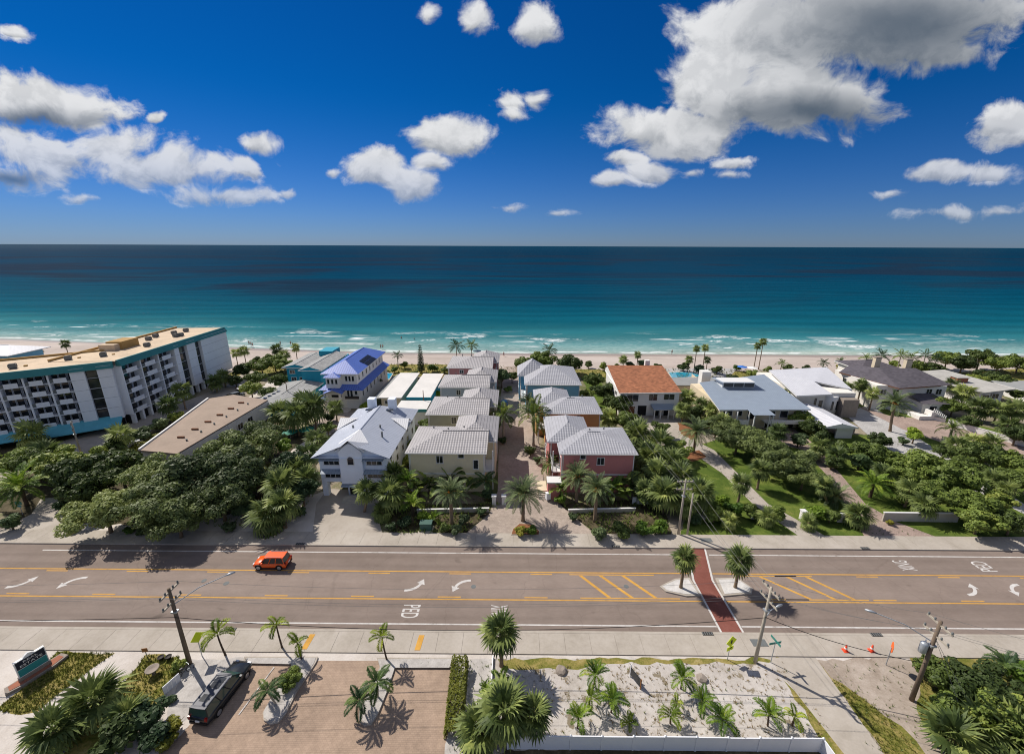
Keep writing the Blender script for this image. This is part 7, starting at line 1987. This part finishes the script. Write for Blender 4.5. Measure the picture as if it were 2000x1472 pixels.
# tall conifer on the dune
x, y = G(823, 728)
t = thing('norfolk_pine', 'dark columnar conifer on the dune behind the cottages', 'tree', (x, y, 0))
ob('trunk', MB().tube([(0, 0, 0), (0, 0, 9.2)], [.16, .03], 6), 'dark_bark', t)
bl = []
for k in range(13):
    z = 1.0 + k * .64; rr = 1.15 * (1 - .58 * k / 12)
    for j in range(6):
        a = j * 1.047 + k * .5
        bl.append((math.cos(a) * rr * .7, math.sin(a) * rr * .7, z, rr * .42))
ob('crown', leaf_cloud(bl, 2600, .16, .2, .6, .35), 'leaf_dark', t)


# ------------------------------------------------------------------ ground cover nobody could count
def tufts(name, polys, n, size, mat, seed=1, hgt=1.0):
    rs = random.Random(seed)
    mb = MB()
    for poly, wgt in polys:
        q = [G(*p_) for p_ in poly]
        xs_, ys_ = [a for a, _ in q], [c for _, c in q]
        cnt = 0
        def inside(x, y):
            r_ = False
            for i in range(len(q)):
                (x1, y1), (x2, y2) = q[i], q[i - 1]
                if (y1 > y) != (y2 > y) and x < (x2 - x1) * (y - y1) / (y2 - y1) + x1: r_ = not r_
            return r_
        while cnt < n * wgt:
            x, y = rs.uniform(min(xs_), max(xs_)), rs.uniform(min(ys_), max(ys_))
            cnt += 1
            if not inside(x, y): continue
            s = size * rs.uniform(.4, 1.5)
            for b_ in range(5):
                a = rs.uniform(0, 6.3); dx, dy = math.cos(a), math.sin(a)
                ex, ey, ez = x + dx * s * rs.uniform(.4, 1), y + dy * s * rs.uniform(.4, 1), .2 + s * hgt * rs.uniform(.4, 1)
                mb.add([(x - dy * s * .12, y + dx * s * .12, .15), (x + dy * s * .12, y - dx * s * .12, .15), (ex, ey, ez)], [(0, 1, 2)])
    o = ob(name, mb, mat)
    o['kind'] = 'stuff'
    return o


tufts('sand_lot_weeds', [([(975, 1300), (1530, 1295), (1640, 1455), (960, 1455)], 1)], 700, .20, 'leaf_dead', 2, .45)
tufts('green_weeds', [([(975, 1300), (1530, 1295), (1640, 1455), (960, 1455)], .35), ([(1600, 1296), (1800, 1300), (1850, 1470), (1700, 1470)], .5), ([(890, 1290), (968, 1290), (962, 1470), (870, 1470)], .3), ([(770, 1290), (890, 1290), (886, 1304), (772, 1304)], .25)], 420, .17, 'leaf_sabal', 3)
tufts('grass_blades', [([(112, 1275), (226, 1277), (155, 1328), (75, 1392), (40, 1398), (-10, 1390), (55, 1338)], 1), ([(284, 1280), (352, 1283), (345, 1330), (300, 1400), (180, 1480), (240, 1340)], 1), ([(1600, 1296), (1620, 1325), (1660, 1350), (1725, 1390), (1795, 1480), (1728, 1480)], .35), ([(1790, 1290), (1850, 1300), (1870, 1470), (1800, 1400)], .6)], 2600, .16, 'leaf_yellow', 4, .8)
tufts('lawn_blades', [([(1330, 880), (1560, 830), (2000, 900), (2000, 1050), (1330, 1046)], 1)], 5000, .16, 'leaf_bright', 5, .8)
tufts('dune_grass', [([(440, 735), (480, 712), (860, 712), (1150, 720), (1500, 724), (1750, 735), (2000, 720), (2000, 740), (1700, 745), (1350, 742), (1000, 735), (700, 735)], 1)], 2600, .55, 'leaf_yellow', 6, 1.1)
tufts('bed_plants', [([(795, 985), (985, 985), (960, 1000), (905, 1044), (760, 1044), (770, 990)], 1), ([(1095, 985), (1270, 975), (1300, 1000), (1310, 1045), (1165, 1044), (1100, 990)], 1), ([(470, 1000), (620, 960), (600, 1000), (560, 1030), (300, 1035)], .6)], 500, .4, 'leaf_bush', 7, 1.1)

# ------------------------------------------------------------------ more garden planting between the houses
for cx, cy, h, r, l in ((1392, 800, 3.0, 18, 'sabal palm over the boundary hedge, upper'), (1412, 822, 3.0, 18, 'sabal palm over the boundary hedge, lower'), (1370, 790, 3.2, 17, 'sabal palm beside the cream boundary wall'), (1520, 842, 2.8, 20, 'sabal palm in front of the metal-roofed porch'), (1600, 872, 2.6, 20, 'sabal palm left of the grey screen wall'), (1635, 890, 2.4, 20, 'sabal palm below the grey screen wall'), (1725, 925, 2.4, 22, 'sabal palm on the lawn above the lime date palm'), (1870, 870, 2.6, 22, 'sabal palm between the two right-hand drives'), (1900, 862, 2.8, 22, 'sabal palm at the middle of the rose paved drive edge'), (1970, 830, 3.0, 22, 'sabal palm above the right edge tree'), (1940, 865, 2.8, 22, 'sabal palm at the right end of the rose paved drive'), (1815, 765, 3.4, 16, 'sabal palm at the dark roof entry'), (1860, 752, 3.6, 15, 'sabal palm between the dark and flat roofs'), (1500, 1010, 1.4, 20, 'short fan palm behind the second white pier'), (1580, 1020, 1.2, 18, 'short fan palm at the grey entrance pier'), (1425, 1015, 1.4, 18, 'short fan palm at the lawn foot by the pavement'), (1340, 985, 2.4, 24, 'sabal palm directly behind the paired poles'), (1262, 960, 2.6, 24, 'sabal palm at the white lattice screen'), (1225, 880, 2.6, 22, 'sabal palm at the right corner of the rose house'), (1190, 815, 3.2, 20, 'sabal palm at the right corner of the mustard house')):
    palm('sabal', cx, cy, h, r, l)
for cx, cy, h, r, l in ((525, 770, 2.6, 20, 'leafy tree at the low grey roof drive'), (560, 775, 2.2, 18, 'leafy tree beside the thin dark pole'), (640, 835, 2.2, 18, 'leafy tree at the bend of the violet-roofed drive'), (815, 870, 2.6, 22, 'leafy tree squeezed between the pale blue and beige houses'), (845, 795, 2.4, 16, 'leafy tree between the sage and slate houses'), (735, 745, 2.0, 13, 'leafy tree at the small turquoise pool'), (1000, 735, 2.2, 14, 'leafy tree at the beach end of the lane'), (1145, 775, 2.6, 20, 'leafy tree behind the mustard house'), (1290, 835, 2.0, 20, 'leafy tree at the forecourt edge'), (1300, 745, 2.4, 14, 'leafy tree at the orange roof corner by the pool'), (1470, 730, 2.2, 14, 'leafy tree at the metal roof back corner'), (1430, 738, 1.8, 12, 'leafy tree beside the pavilion'), (1630, 735, 2.0, 14, 'leafy tree between the white and dark roofs'), (1720, 860, 1.8, 22, 'leafy tree inside the curving grey drive'), (1845, 884, 2.2, 22, 'leafy tree at the retaining wall'), (1888, 908, 2.4, 26, 'leafy tree over the end of the retaining wall'), (1945, 980, 2.2, 30, 'leafy tree on the grey drive verge'), (1770, 932, 2.2, 28, 'leafy tree left in the right grove'), (1905, 745, 2.6, 20, 'leafy tree behind the flat roof shed'), (1955, 745, 2.8, 22, 'leafy tree beside the grey cottage'), (1985, 770, 2.2, 18, 'leafy tree in front of the grey cottage')):
    tree('grape', cx, cy, h, r, l)
for cx, cy, r, k, l in ((1040, 716, 12, 'bush', 'dune shrub at the lane end, right'), (960, 712, 10, 'bush', 'dune shrub behind the pink beach house'), (1150, 712, 12, 'bush', 'dune shrub left of the green strip'), (1205, 716, 10, 'bright', 'small lime dune shrub behind the belt'), (1285, 716, 12, 'bush', 'dune shrub right of the orange roof chimney'), (1440, 718, 10, 'bright', 'lime dune shrub at the terrace'), (1560, 724, 10, 'bush', 'dune shrub at the white roof corner'), (1610, 722, 10, 'bright', 'lime dune shrub before the dark roof palms'), (1665, 716, 12, 'bush', 'dune shrub at the dark rear roof'), (1700, 712, 12, 'bush', 'dune shrub under the chimney palms'), (1745, 712, 14, 'bush', 'dune shrub under the first coconut palm'), (620, 716, 10, 'bush', 'dune shrub behind the teal roofs'), (500, 702, 12, 'bush', 'dune shrub right of the condominium palms'), (440, 716, 14, 'bright', 'lime shrub at the condominium end wall'), (810, 730, 12, 'bush', 'dune shrub behind the bright flat roof'), (770, 722, 10, 'bright', 'lime dune shrub behind the long cottage')):
    shrub(k, cx, cy, r, l, 'dune_shrub')
